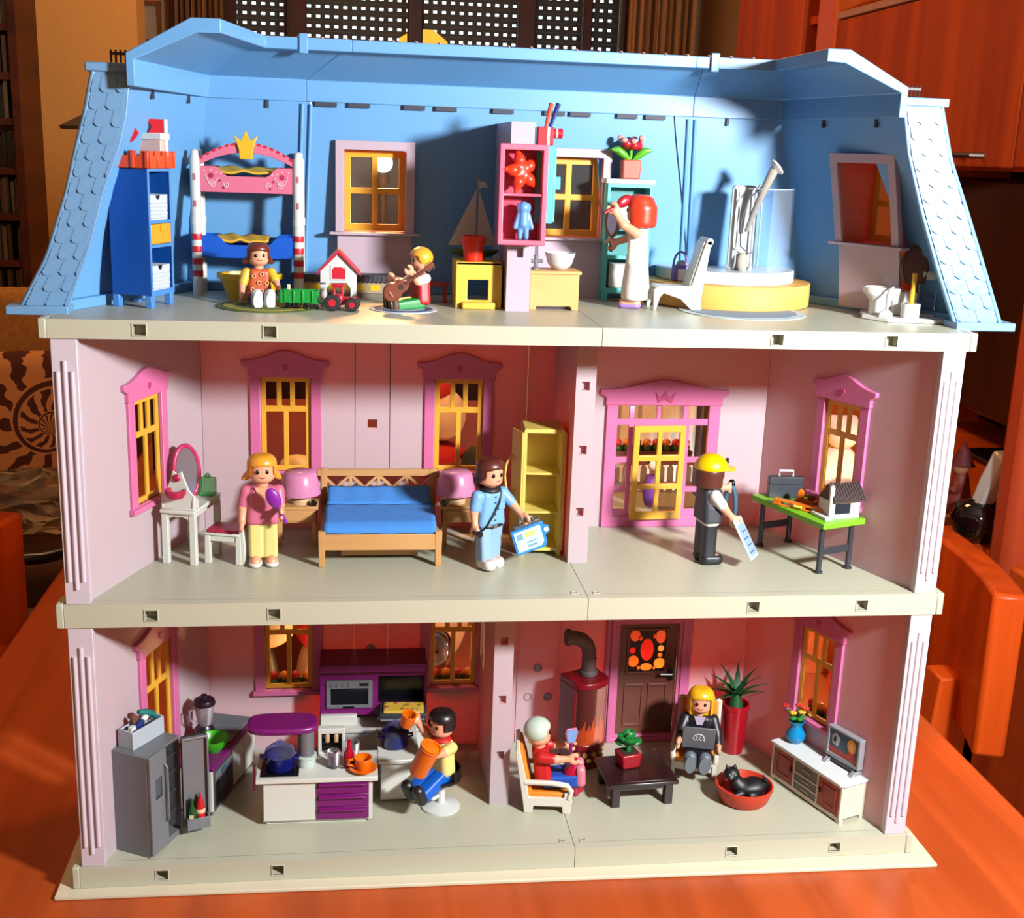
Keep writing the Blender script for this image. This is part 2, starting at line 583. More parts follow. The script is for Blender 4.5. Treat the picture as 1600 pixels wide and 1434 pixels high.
# dining chairs
def dining_chair(label, loc, rz):
    t = thing('dining_chair', label, 'chair', loc, rz, 'dining chairs at the table')
    fr = arc((0, -52), 72, 72, 108, 14, 'xy')
    bk = arc((0, -52), 68.5, 108, 72, 14, 'xy')
    f = [(x, y) for x, y in fr] + [(x, y) for x, y in bk]
    MB().prism(f, 58.5, 77.5, 'xy').obj('backrest', M_chairwood, t, bev=0.5)
    for x in (-11, 11):
        MB().loft([[(x - 2, 10.5, 0), (x + 2, 10.5, 0), (x + 2, 14, 0), (x - 2, 14, 0)], [(x - 2, 11.5, 44), (x + 2, 11.5, 44), (x + 2, 15, 44), (x - 2, 15, 44)], [(x - 2, 13, 64), (x + 2, 13, 64), (x + 2, 16.4, 64), (x - 2, 16.4, 64)]]).obj('rear_leg', M_chairwood, t, bev=0.3)
        MB().box(x * 1.6 - 2, x * 1.6 + 2, -24, -20, 0, 41).obj('front_leg', M_chairwood, t, bev=0.3)
    MB().prism([(-21, -25), (21, -25), (20, 16), (-20, 16)], 41, 45.5, 'xy').obj('seat', mat('seat_cloth', (120, 64, 34), 0.85), t, bev=0.8)
    return t
dining_chair('orange wooden dining chair with curved top rail right of the dollhouse', (44, 64, -75), -90)
dining_chair('orange wooden dining chair at the sofa side of the table', (-36.5, 53, -75), 90)
# sofa and what lies on it
M_sofa = mat('sofa_brown', (104, 66, 44), 0.95, var=0.15)
t = thing('sofa', 'brown fabric sofa behind the dollhouse on the bookcase side', 'sofa', (-100, 190, -75))
MB().box(-45, 40, -32, 34, 6, 30).obj('base', M_sofa, t, bev=2)
MB().box(-44, 39, -34, 20, 30, 43).obj('seat_cushion', M_sofa, t, bev=4, seg=4)
MB().box(-45, 40, 18, 38, 28, 74).obj('backrest', M_sofa, t, bev=4, seg=4)
for x in (-40, 35):
    MB().box(x - 3, x + 3, -28, 30, 0, 6).obj('foot', M_black, t)
# patterned cushion with a printed spiral shell
def shell_mat():
    m = bpy.data.materials.new('shell_print')
    m.use_nodes = True
    nt = m.node_tree
    b = nt.nodes['Principled BSDF']
    b.inputs['Roughness'].default_value = 0.95
    tc = nt.nodes.new('ShaderNodeTexCoord')
    sx = nt.nodes.new('ShaderNodeSeparateXYZ')
    nt.links.new(tc.outputs['Object'], sx.inputs[0])
    def mth(op, a, b2=None):
        n = nt.nodes.new('ShaderNodeMath')
        n.operation = op
        for i, v in enumerate((a, b2)):
            if v is None:
                continue
            if isinstance(v, (int, float)):
                n.inputs[i].default_value = v
            else:
                nt.links.new(v, n.inputs[i])
        return n.outputs[0]
    x = mth('ADD', sx.outputs[0], -0.03)
    z = mth('ADD', sx.outputs[2], -0.01)
    r = mth('SQRT', mth('ADD', mth('MULTIPLY', x, x), mth('MULTIPLY', z, z)))
    th = mth('ARCTAN2', z, x)
    lr = mth('LOGARITHM', mth('MULTIPLY', r, 20.0), 2.718)
    ns = nt.nodes.new('ShaderNodeTexNoise')
    ns.inputs['Scale'].default_value = 28
    nt.links.new(tc.outputs['Object'], ns.inputs['Vector'])
    st = mth('SINE', mth('ADD', mth('ADD', mth('MULTIPLY', th, 13.0), mth('MULTIPLY', lr, 3.0)), mth('MULTIPLY', ns.outputs['Fac'], 7.0)))
    ring = mth('SINE', mth('ADD', mth('MULTIPLY', lr, 5.5), th))
    dk = mth('MULTIPLY', mth('GREATER_THAN', st, 0.15), mth('GREATER_THAN', ring, -0.75))
    dk = mth('MAXIMUM', dk, mth('LESS_THAN', ring, -0.93))
    mx = nt.nodes.new('ShaderNodeMix')
    mx.data_type = 'RGBA'
    mx.inputs['A'].default_value = lin((190, 132, 82))
    mx.inputs['B'].default_value = lin((72, 32, 26))
    nt.links.new(dk, mx.inputs['Factor'])
    nt.links.new(mx.outputs['Result'], b.inputs['Base Color'])
    return m
def cushion(name, label, loc, w, h, d, m, rz, tilt):
    fn = lambda P: sd_ell(P, (0, 0, 0), (w * .72, d, h * .72)) * 0.3 + 0.7 * sd_box(P, (0, 0, 0), (w / 2, d * 0.6, h / 2), d * 0.55)
    o = sdf_obj(name, fn, (-w * .75, -d * 1.3, -h * .75), (w * .75, d * 1.3, h * .75), w / 26, m)
    o.location = Vector(loc) * S
    o.rotation_euler = (R(tilt), 0, R(rz))
    return tag(o, label, 'cushion')
cushion('cushion', 'tan cushion printed with a striped spiral shell on the sofa', (-76, 186, -14), 34, 33, 6, shell_mat(), 8, -16)
cushion('cushion', 'ochre patterned cushion standing behind the shell cushion on the sofa', (-82, 200, -4), 40, 36, 6, mat('ochre_cloth', (196, 140, 70), 0.95, var=0.45), 4, -10)
# crumpled clear plastic bag, black bag, folded rug
random.seed(3)
mb = MB().ell((0, 0, 0), (15, 6, 6), 22, 12)
mb.v = [(x + random.uniform(-.9, .9), y + random.uniform(-.9, .9), z + random.uniform(-1.1, 1.1)) for x, y, z in mb.v]
o = mb.obj('plastic_bag', clear_mat('crinkly_plastic', (226, 216, 200), 0.08, 0.05, gloss=1.3), smooth=0)
o.location = Vector((-72, 168, -23.5)) * S
tag(o, 'crumpled clear plastic bag on the sofa in front of the shell cushion', 'bag')
t = thing('shoulder_bag', 'black bag with loose straps lying on the sofa below the plastic bag', 'bag', (-90, 156, -31.3))
sdf_obj('body', lambda P: sd_box(P, (0, 0, 5), (8, 5, 5.5), 3.5), (-9, -6, -1), (9, 6, 11), 0.9, M_black, t)
MB().tube([(6, -2, 6), (12, -5, 4.5), (17, -6, 1.6), (22, -4, 1.3), (26, 0, 1.2)], 1.2, 8).obj('strap', M_black, t, smooth=60)
MB().tube([(5, -4, 3), (10, -8, 1.6), (15, -9, 1.3), (19, -7, 1.2)], 1.4, 8).obj('strap', M_black, t, smooth=60)
o = sdf_obj('blanket', lambda P: umin([sd_box(P, (0, 0, 0), (20, 13, 4), 3.5), sd_cap(P, (-18, -9, 3), (16, -11, 2), 4.5, 4)], 4), (-25, -18, -7), (25, 16, 9), 1.3, mat('knit_brown', (118, 78, 52), 0.98, var=0.3))
o.location = Vector((-72, 140, -43)) * S
tag(o, 'brown knitted blanket bunched over the front of the sofa', 'blanket')
t = thing('ottoman', 'low dark brown upholstered stool under the knitted blanket', 'stool', (-72, 140, -75))
MB().box(-18, 18, -12, 12, 5, 25.5).obj('seat', M_sofa, t, bev=2)
for x in (-14, 14):
    for y in (-9, 9):
        MB().box(x - 1.5, x + 1.5, y - 1.5, y + 1.5, 0, 5).obj('leg', M_black, t)
# wall unit along the right hand side: tall panels, open niche, doors above, low sideboard below
t = thing('wall_unit', 'orange wooden wall unit with flap doors and dark open niche right of the roof', 'cabinet', (85, 0, -75))
MB().box(0, 46, 194, 240, 0, 250).obj('tall_cupboard', M_unitwood, t, bev=0.4)
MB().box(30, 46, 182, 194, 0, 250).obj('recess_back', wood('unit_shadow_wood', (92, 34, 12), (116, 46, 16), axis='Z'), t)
for z in (138, 150, 159, 170):
    MB().box(2, 30, 182, 194, z, z + 1.6).obj('shelf', M_unitwood, t)
M_post = wood('unit_post_wood', (196, 82, 22), (224, 102, 32), axis='Z')
MB().box(-1, 46, 172, 182, 0, 250).obj('upright', M_post, t, bev=0.3)
for y0, y1 in ((99.5, 171.7), (30, 99.2)):
    d = MB().box(-0.6, 1.6, y0, y1, 121.5, 148.6).obj('flap_door', M_unitwood, t, bev=0.3)
    ym = 111.3 if y0 > 50 else 64
    MB().tube([(-0.6, ym + 3.2, 123.2), (-2.4, ym + 3.0, 123.2), (-2.4, ym - 3.0, 123.2), (-0.6, ym - 3.2, 123.2)], 0.45, 8).obj('handle', mat('brushed_steel', (176, 168, 160), 0.3, metal=1.0), d)
MB().box(1.6, 46, 30, 172, 121, 122.5).obj('bottom_board', M_unitwood, t)
MB().box(-0.8, 46, 30, 172, 148.8, 150.2).obj('shelf', mat('pale_edge', (214, 150, 118), 0.4), t, bev=0.15)
MB().box(1.6, 46, 30, 172, 185, 250).obj('upper_box', M_unitwood, t)
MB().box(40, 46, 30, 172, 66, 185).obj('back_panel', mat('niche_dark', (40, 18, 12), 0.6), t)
MB().box(-6, 46, 30, 172, 2, 68.6).obj('sideboard', M_post, t, bev=0.5)
d = MB().box(-7, -6, 32, 100, 6, 64).obj('door', M_unitwood, t, bev=0.2)
d = MB().box(-7, -6, 101, 170, 6, 64).obj('door', M_unitwood, t, bev=0.2)
MB().box(-7, 46, 76, 81.5, 0, 121).obj('upright', wood('red_upright', (170, 62, 34), (196, 84, 48), axis='Z'), t, bev=1.5)
t = thing('television', 'large black flat television in the wall unit niche right of the roof', 'television', (112, 112, -6.4))
MB().box(-1.5, 1.5, -29, 57, 6, 51).obj('screen', M_dark, t, bev=0.8)
MB().box(-2.0, -1.5, -27, 55, 8, 49.5).obj('screen_glass', mat('screen_black', (6, 8, 12), 0.08), t)
MB().box(-1, 1, 8, 18, 1, 7).obj('neck', M_black, t)
MB().box(-8, 8, -3, 28, 0, 1.2).obj('stand', M_black, t, bev=0.3)
# ornaments on the low sideboard
t = thing('figurine', 'small painted clay figurine on an orange base beside the television', 'figurine', (81.5, 97, -6.4))
MB().lathe([(0, 0), (3.0, 0), (3.0, 1.2), (2.6, 1.6)], n=20).obj('base', mat('terracotta', (206, 112, 44), 0.6), t)
sdf_obj('body', lambda P: umin([sd_cap(P, (0, 0, 1.6), (0, 0, 7), 2.3, 1.2), sd_cap(P, (0, 0.6, 6), (-1.9, 1.4, 4.6), .7, .6), sd_cap(P, (0, -.6, 6), (-1.9, -1.6, 5.4), .7, .6)], .5), (-4, -4, 0.8), (4, 4, 9), 0.4, mat('clay_red', (148, 62, 50), 0.6, var=.3), t)
MB().ell((-0.3, 0, 8.7), 1.35).obj('head', mat('clay_skin', (214, 150, 110), 0.6), t, smooth=60)
MB().lathe([(1.9, 8.9), (1.5, 9.4), (0.9, 11.2), (0, 12.6)], n=16).obj('hat', mat('clay_hat', (112, 34, 40), 0.6), t, smooth=60)
t = thing('metal_ornament', 'shiny white and black metal ornament on the sideboard by the red upright', 'ornament', (80, 88.0, -6.4), 10)
MB().lathe([(0, 0), (2.2, 0), (3.4, 1.4), (3.9, 3.4), (3.1, 5.4), (1.2, 6.2), (0, 6.3)], n=28).obj('bowl', mat('black_chrome', (16, 16, 20), 0.06, spec=1.0), t, smooth=60)
MB().loft([[(-1.2, -1.4, 5.0), (1.2, -1.4, 5.0), (1.2, 1.2, 5.0), (-1.2, 1.2, 5.0)], [(-1.3, -3.6, 9.2), (1.3, -3.6, 9.2), (1.3, -.6, 9.8), (-1.3, -.6, 9.8)], [(-1.0, -4.9, 13.2), (1.0, -4.9, 13.2), (1.0, -2.4, 14.2), (-1.0, -2.4, 14.2)]]).obj('plate', mat('white_enamel', (250, 250, 246), 0.15), t, bev=0.5)
# ================================================================ the dollhouse
F0, F1, F2 = 1.42, 19.13, 36.25
M_ivory = mat('ivory_plastic', (202, 202, 178), 0.38)
M_ivory_d = mat('ivory_inside', (168, 140, 116), 0.5)
M_wall = mat('pink_wall_plastic', (228, 217, 223), 0.45, transl=0.3, sub=(255, 84, 52))
M_pil = mat('lilac_plastic', (222, 208, 218), 0.42)
M_pink = mat('pink_frame_plastic', (230, 120, 172), 0.35)
M_yel = mat('yellow_sash_plastic', (250, 186, 58), 0.35)
M_blue = mat('roof_blue_plastic', (112, 176, 232), 0.42)
M_shing = mat('shingle_blue_plastic', (120, 168, 212), 0.42)
M_lil = mat('dormer_lilac', (206, 182, 196), 0.45)
M_salmon = mat('dormer_inside', (240, 160, 150), 0.5, transl=.3, sub=(255, 110, 70))
M_slot = mat('slot_dark', (52, 56, 76), 0.6)
house = thing('dollhouse', 'three storey pink and white open dollhouse with a blue mansard roof on the table', 'dollhouse')

# base sheet under the house
mb = MB().prism([(-29.0, -0.85), (29.3, -1.45), (29.4, 17.5), (-29.0, 17.5)], -0.3, -0.02, 'xy')
tag(mb.obj('base_sheet', mat('foam_white', (232, 220, 190), 0.7), bev=0.08), 'white foam sheet lying under the dollhouse', 'sheet')

# floor slabs: each in two halves with a front band pierced by clip holes
def slab(z0, z1, out):
    for x0, x1, pl in ((-27.55, 4.25, 0), (4.29, 27.55, 1)):
        if pl == 0:
            poly = [(-27.4, 0.7), (4.25, 0.7), (4.25, 15.3), (-21.4, 15.3)]
        else:
            poly = [(4.29, 0.7), (27.4, 0.7), (20.8, 15.3), (4.29, 15.3)]
        if out and pl == 0:
            poly = [(-27.4, .7), (4.25, .7), (4.25, 16.3), (-21.8, 16.3), (-28.4, 3.7)]
        elif out:
            poly = [(4.29, .7), (27.4, .7), (30.0, 3.7), (22.6, 16.3), (4.29, 16.3)]
        fl = MB().prism(poly, z0 + 0.02, z1, 'xy').obj('floor_slab', M_ivory, house)
        zc = (z0 + z1) / 2
        hs = [(x - .36, x + .36, zc - .32, zc + .32) for x in (-22.5, -15.22, 15.1, 22.42) if x0 < x < x1]
        MB().panel(x0, x1, z0, z1, 0, 0.72, hs).obj('front_band', M_ivory, fl)
        for h in hs:
            MB().panel(h[0] - .07, h[1] + .07, h[2] - .07, h[3] + .07, -0.05, 0.1, [h]).obj('clip_rim', M_ivory, fl, bev=0.02)
    for sx in (-1, 1):
        e = 27.57 * sx
        MB().box(min(e, e + .46 * sx), max(e, e + .46 * sx), -0.04, 1.6, z0 - 0.02, z1 + 0.03).obj('end_cap', M_ivory, house, bev=0.08)
slab(0, F0, 0)
slab(17.66, F1, 0)
slab(35.14, F2, 1)

# pilasters at the front corners
for z0, z1 in ((F0, 17.66), (F1, 35.14)):
    for sx in (-1, 1):
        p = MB().box(*sorted((27.45 * sx, 25.98 * sx)), 0.12, 0.75, z0, z1).obj('pilaster', M_pil, house, bev=0.05)
        for k, (dz0, dz1) in enumerate(((1.9, 1.25), (1.3, 0.75), (1.9, 1.25))):
            x = sx * (26.33 + 0.4 * k)
            MB().tube([(x, 0.12, z0 + dz1 + .2), (x, 0.12, z1 - dz0)], 0.14, 10).obj('flute', M_pil, p, smooth=60)

# pink walls of the two lower storeys
PL0, PL1, PR0, PR1 = (-26.3, 0.2), (-21.05, 15.0), (26.3, 0.2), (20.2, 15.0)
LL = math.hypot(PL1[0] - PL0[0], PL1[1] - PL0[1])
LR = math.hypot(PR1[0] - PR0[0], PR1[1] - PR0[1])
TL = frame_T(PL0, PL1)           # left wall: s from the front, local y points outwards
TR = frame_T(PR1, PR0)           # right wall: s from the back corner
def wall_pieces(z0, z1, back_holes, sl, sr):
    cuts = [-21.05, -10.33, -7.85, 2.1, 5.35, 20.2]
    for a, b in zip(cuts, cuts[1:]):
        hs = [h for h in back_holes if a < (h[0] + h[1]) / 2 < b]
        small = b - a < 4
        y = 14.96 if small else 15.0
        MB().panel(a + 0.03, b - 0.03, z0, z1, y, y + 0.3, hs).obj('wall_panel', M_wall, house)
    mb = MB()
    mb.T = TL
    mb.panel(0, LL, z0, z1, 0, 0.3, [sl]).obj('wall_panel', M_wall, house)
    mb = MB()
    mb.T = TR
    mb.panel(0, LR, z0, z1, 0, 0.3, [sr]).obj('wall_panel', M_wall, house)
W1 = (-16.95, -13.45, 23.45, 30.3)
W2 = (-4.63, -1.13, 23.45, 30.3)
DR = (8.6, 16.0, 19.5, 28.55)
SLW = (6.3, 9.7, 23.45, 30.3)
SRW = (LR - 9.9, LR - 6.5, 23.45, 30.3)
wall_pieces(F1, 35.14, [W1, W2, DR, (-9.42, -8.74, 26.6, 27.26)], SLW, SRW)
dz = F0 - F1
lo = lambda h: (h[0], h[1], h[2] + dz + 0.7, h[3] + dz + 0.7)
DR0 = (9.95, 14.75, 1.9, 11.3)
wall_pieces(F0, 17.66, [lo(W1), lo(W2), DR0], (6.3, 9.9, 2.4, 13.2), lo(SRW))
# round dents in the grey connector behind the stove
for x, z in ((3.7, 7.7), (3.04, 5.3), (4.56, 5.26), (-9.1, 9.6)):
    MB().lathe([(0.36, 0), (0.36, 0.05), (0.26, 0.07), (0.2, 0.0), (0, -0.02)], n=14).obj('dent', mat('dent_pink', (190, 150, 154), 0.5), house, bev=0).matrix_local = Matrix.Translation(Vector((x, 14.96, z)) * S) @ Matrix.Rotation(R(90), 4, 'X')

# dividing walls with a pierced front post
def divider(x0, x1, y0, z0, z1, holes, m, y1=14.96):
    o = MB().box(x0 + 0.02, x1 - 0.02, y0 + 0.5, y1, z0, z1).obj('divider_wall', m, house)
    hs = [((x0 + x1) / 2 - .26, (x0 + x1) / 2 + .26, z - .3, z + .3) for z in holes]
    MB().panel(x0, x1, z0, z1, y0, y0 + 0.52, hs).obj('post', m, o)
divider(4.08, 5.42, 6.7, F1, 35.14, (31.44, 27.09, 22.77), M_wall)
divider(-0.85, 0.49, 5.85, F0, 17.66, (13.83, 9.5, 5.26), M_wall)
divider(-0.74, 0.8, 6.9, F2, 48.05, (39.99,), M_lil, y1=15.2)

# windows: pink surround with a curved cornice, yellow sash
def cornice(w, z, drop=0.0, n=16):
    """outline of the curved head board, centred on x=0, sitting on z"""
    top = []
    for i in range(n + 1):
        u = -1 + 2 * i / n
        h = 0.62 + 0.75 * math.exp(-(u / 0.5) ** 2)
        top.append((u * (w / 2 + 0.55), z + h))
    return [(-w / 2 - .55, z + .3), (-w / 2 - .1, z + 0.05), (-w / 2 - .1, z - .55), (-w / 2 + .55, z - .55), (w / 2 - .55, z - .55), (w / 2 + .1, z - .55), (w / 2 + .1, z + 0.05), (w / 2 + .55, z + .3)] + top[::-1]
def window_unit(T, w, z0, z1, sash=True, transom=0.66):
    """T: opening centre line at local x=0, wall face at y=0, room on -y"""
    mb = MB()
    mb.T = T
    j = 0.75
    mb.panel(-w / 2 - j, w / 2 + j, z0 - 0.1, z1 + 0.02, -0.22, 0.12, [(-w / 2, w / 2, z0, z1 + 0.1)])
    mb.prism(cornice(w + 2 * j, z1 + 0.55), -0.3, 0.1)
    mb.box(-w / 2 - j - .15, w / 2 + j + .15, -0.42, 0.1, z0 - 0.42, z0 - 0.05)
    fr = mb.obj('window_frame', M_pink, house, bev=0.05)
    mb = MB()
    mb.T = T
    mb.prism([(0, -.2), (.18, .02), (.12, .2), (0, .12), (-.12, .2), (-.18, .02)], -.36, -.28)
    mb.T = T @ Matrix.Translation((0, 0, z1 + 0.72))
    q = MB()
    q.T = mb.T
    q.prism([(0, -.24), (.2, .02), (.13, .22), (0, .13), (-.13, .22), (-.2, .02)], -.36, -.28)
    q.obj('heart_ornament', mat('deep_pink', (206, 74, 128), 0.4), fr)
    if sash:
        mb = MB()
        mb.T = T
        zt = z0 + (z1 - z0) * transom
        f, b = 0.36, 0.17
        holes = []
        iw = w - 2 * f
        for k in range(3):
            a = -w / 2 + f + iw * k / 3
            holes.append((a + (b if k else 0), a + iw / 3 - (b if k < 2 else 0), zt + 0.2, z1 - f))
        for k in range(2):
            a = -w / 2 + f + iw * k / 2
            holes.append((a + (b if k else 0), a + iw / 2 - (b if k < 1 else 0), z0 + f, zt - 0.2))
        mb.panel(-w / 2 + 0.01, w / 2 - 0.01, z0 + 0.01, z1 - .01, 0.05, 0.24, holes)
        mb.obj('sash', M_yel, fr, bev=0.03)
    return fr
def T_at(x, y=15.0):
    return Matrix.Translation((x, y, 0))
for zd in (0, dz + 0.7):
    window_unit(T_at((W1[0] + W1[1]) / 2), 3.5, W1[2] + zd, W1[3] + zd)
    window_unit(T_at((W2[0] + W2[1]) / 2), 3.5, W2[2] + zd, W2[3] + zd)
    window_unit(TR @ Matrix.Translation(((SRW[0] + SRW[1]) / 2, 0, 0)), 3.4, SRW[2] + zd, SRW[3] + zd)
window_unit(TL @ Matrix.Translation((8.0, 0, 0)), 3.4, SLW[2], SLW[3])
window_unit(TL @ Matrix.Translation((8.1, 0, 0)), 3.6, 2.4, 13.2, transom=0.74)

# balcony door upstairs: pink surround and grid, yellow leaf standing ajar
mb = MB()
c = 12.3
mb.panel(8.0, 16.6, F1, 28.6, 14.72, 15.1, [(8.85, 15.75, 19.95, 28.5)])
mb.prism([(x + c, z) for x, z in cornice(8.6, 29.05)], 14.66, 15.1)
fr = mb.obj('door_surround', M_pink, house, bev=0.06)
q = MB()
q.prism([(c - .5, 28.7), (c, 29.0), (c + .5, 28.7), (c + .75, 29.5), (c + .35, 29.1), (c, 29.6), (c - .35, 29.1), (c - .75, 29.5)], 14.58, 14.68)
q.obj('crest', mat('deep_pink', (206, 74, 128), 0.4), fr)
mb = MB()
mb.panel(8.84, 15.76, 19.94, 28.52, 14.85, 15.05, [(8.84, 9.75, 27.45, 28.5), (10.1, 11.8, 27.45, 28.5), (12.1, 13.8, 27.45, 28.5), (14.2, 15.77, 27.45, 28.5),
    (8.84, 9.75, 24.55, 27.0), (8.84, 9.75, 22.25, 24.15), (8.84, 9.75, 20.5, 21.85), (14.35, 15.77, 24.55, 27.0), (14.35, 15.77, 22.25, 24.15), (14.35, 15.77, 20.5, 21.85), (10.1, 14.0, 20.1, 26.95)])
mb.obj('grid', M_pink, fr, bev=0.03)
mb = MB()
mb.T = at(14.0, 14.72, 0, rz=4)
hs = []
for k in range(3):
    for j in range(2):
        hs.append((-3.55 + j * 1.72, -2.17 + j * 1.72, 20.45 + k * 2.18, 22.2 + k * 2.18))
mb.panel(-4.0, -0.02, 19.85, 27.05, -0.3, -0.02, hs).obj('door_leaf', M_yel, house, bev=0.04)

# entrance door downstairs: pink surround, brown leaf with a stained glass light
mb = MB()
mb.panel(8.95, 15.75, F0, 12.3, 14.6, 15.1, [(10.0, 14.7, 1.95, 11.3)])
mb.panel(9.3, 15.4, F0, 11.9, 14.45, 14.62, [(9.75, 14.95, 1.75, 11.5)])
mb.prism([(x + 12.35, z) for x, z in cornice(6.9, 12.75)], 14.5, 15.1)
fr = mb.obj('door_surround', M_pink, house, bev=0.06)
M_door = mat('door_brown_plastic', (116, 66, 52), 0.4)
mb = MB()
mb.panel(10.02, 14.68, 1.97, 11.28, 14.95, 15.2, [(10.85, 13.75, 7.2, 10.65)])
leaf = mb.obj('door_leaf', M_door, house, bev=0.04)
for x0 in (10.6, 12.5):
    MB().panel(x0, x0 + 1.6, 2.6, 6.2, 14.86, 14.98, [(x0 + .2, x0 + 1.4, 2.8, 6.0)]).obj('panel_moulding', M_door, leaf, bev=0.03)
MB().panel(10.65, 13.95, 7.0, 10.85, 14.86, 14.98, [(10.85, 13.75, 7.2, 10.65)]).obj('light_moulding', M_door, leaf, bev=0.03)
h = MB().box(14.05, 14.45, 14.75, 14.97, 6.5, 7.5).obj('handle_plate', M_black, leaf, bev=0.04)
MB().tube([(14.25, 14.8, 7.1), (14.25, 14.5, 7.1), (13.3, 14.45, 7.15)], 0.13, 8).obj('lever', M_black, leaf)
stains = [(12.3, 9.0, .55, .95, (236, 60, 52)), (11.3, 10.2, .42, .5, (240, 120, 90)), (13.35, 10.1, .42, .6, (246, 140, 96)), (11.15, 8.95, .25, .28, (226, 60, 70)), (13.4, 9.1, .27, .27, (255, 226, 170)),
    (11.25, 8.05, .45, .5, (250, 150, 60)), (13.35, 7.85, .48, .46, (255, 196, 96)), (12.3, 7.55, .5, .32, (250, 170, 76)), (13.35, 8.55, .2, .16, (255, 180, 90)), (11.7, 7.5, .14, .16, (250, 160, 80)), (12.95, 7.45, .13, .13, (250, 170, 90)), (11.75, 9.95, .14, .2, (240, 110, 80)), (12.85, 10.1, .12, .2, (240, 120, 84))]
from mathutils.geometry import tessellate_polygon
loops = [[Vector((10.84, 7.19, 0)), Vector((13.76, 7.19, 0)), Vector((13.76, 10.66, 0)), Vector((10.84, 10.66, 0))]]
stains = [(x, z, a, b, tuple(int(v + (255 - v) * .3) for v in rgb)) for x, z, a, b, rgb in stains]
for x, z, a, b, rgb in stains:
    pts = [(x + a * .97 * math.cos(2 * PI * i / 14), z + b * .97 * math.sin(2 * PI * i / 14)) for i in range(14)]
    pts = [(min(max(px_, 10.86), 13.74), min(max(pz_, 7.21), 10.64)) for px_, pz_ in pts]
    loops.append([Vector((p_[0], p_[1], 0)) for p_ in pts[::-1]])
    big = [(x + a * 1.03 * math.cos(2 * PI * i / 14), z + b * 1.03 * math.sin(2 * PI * i / 14)) for i in range(14)]
    MB().prism(big, 15.08, 15.12).obj('stained_piece', mat('stain_%d_%d_%d' % rgb, rgb, 0.2, transl=0.9), leaf)
flat_ = [v for lp in loops for v in lp]
mb = MB()
mb.v = [(v.x, 15.05, v.y) for v in flat_]
mb.f = [tuple(t_) for t_ in tessellate_polygon(loops)]
mb.obj('leading', mat('lead_dark', (40, 14, 14), 0.5), leaf, smooth=0)
# small notches beside the floor seams
for z, y in ((F1, 0.95), (F0, 0.95)):
    for x in (3.55, 4.95):
        o = MB().panel(x - .22, x + .22, -.2, .2, -.03, .03, [(x - .14, x + .14, -.12, .12)]).obj('floor_notch', M_ivory, house)
        o.matrix_local = Matrix.Translation(Vector((0, y, z + .02)) * S) @ Matrix.Rotation(R(-90), 4, 'X')
        o = MB().box(x - .14, x + .14, y - .12, y + .12, z - .02, z + .012).obj('notch_floor', M_ivory_d, house)
# ================================================================ mansard roof
PROF = [(36.25, 1.0), (37.5, 0.97), (40, .84), (43.5, .53), (46.9, .19), (48.95, 0.0)]
def prof(z):
    for (a, ta), (b, tb) in zip(PROF, PROF[1:]):
        if z <= b:
            return ta + (tb - ta) * max(0, (z - a)) / (b - a)
    return 0.0
# inner face of the roof walls: plan corner points at the foot and at the eave
FOOT = [(-27.6, 3.4), (-21.5, 16.0), (22.3, 16.0), (30.0, 3.4)]
EAVE = [(-23.1, 3.0), (-20.1, 15.0), (19.4, 15.0), (23.4, 3.0)]
def rp(i, z):
    t = prof(z)
    return (EAVE[i][0] + (FOOT[i][0] - EAVE[i][0]) * t, EAVE[i][1] + (FOOT[i][1] - EAVE[i][1]) * t)
def roof_wall(i, s0, s1, holes):
    """s in 0..1 along wall i; y becomes the outward thickness"""
    def warp(s, y, z):
        a, b = rp(i, z), rp(i + 1, z)
        L = math.hypot(b[0] - a[0], b[1] - a[1])
        nx, ny = -(b[1] - a[1]) / L, (b[0] - a[0]) / L
        return (a[0] + (b[0] - a[0]) * s + nx * y, a[1] + (b[1] - a[1]) * s + ny * y, z)
    mb = MB().panel(s0, s1, F2, 49.2, 0, 0.35, holes, nx=2, nz=10, warp=warp)
    return mb.obj('roof_wall', M_blue, house, smooth=30)
def sback(x):
    return (x + 20.8) / (42.0)
bx = lambda a, b, c, d: (sback(a), sback(b), c, d)
roof_wall(0, 0, 1, [])
roof_wall(1, 0, sback(-13.62), [])
roof_wall(1, sback(-13.5), sback(12.9), [bx(-11.3, -6.6, 36.4, 46.2), bx(2.0, 7.0, 36.4, 46.2)])
roof_wall(1, sback(13.02), 1, [])
roof_wall(2, 0, 1, [(0.38, 0.66, 37.0, 46.6)])
# ribs where the roof pieces meet
for x in (-13.85, -13.3, 12.7, 13.2):
    pts = []
    for z in [36.25 + 1.4 * k for k in range(10)]:
        pts.append((x * (1 + 0.035 * prof(z)), rp(1, z)[1] - 0.08, z))
    MB().tube(pts, 0.13, 8).obj('joint_rib', M_blue, house, smooth=60)
# skirting at the foot of the roof walls
for i in range(3):
    a, b = FOOT[i], FOOT[i + 1]
    T = frame_T(a, b)
    L = math.hypot(b[0] - a[0], b[1] - a[1])
    mb = MB()
    mb.T = T
    mb.box(0.2, L - 0.2, -0.62, -0.05, F2, F2 + 0.62).obj('skirting', M_blue, house, bev=0.06)
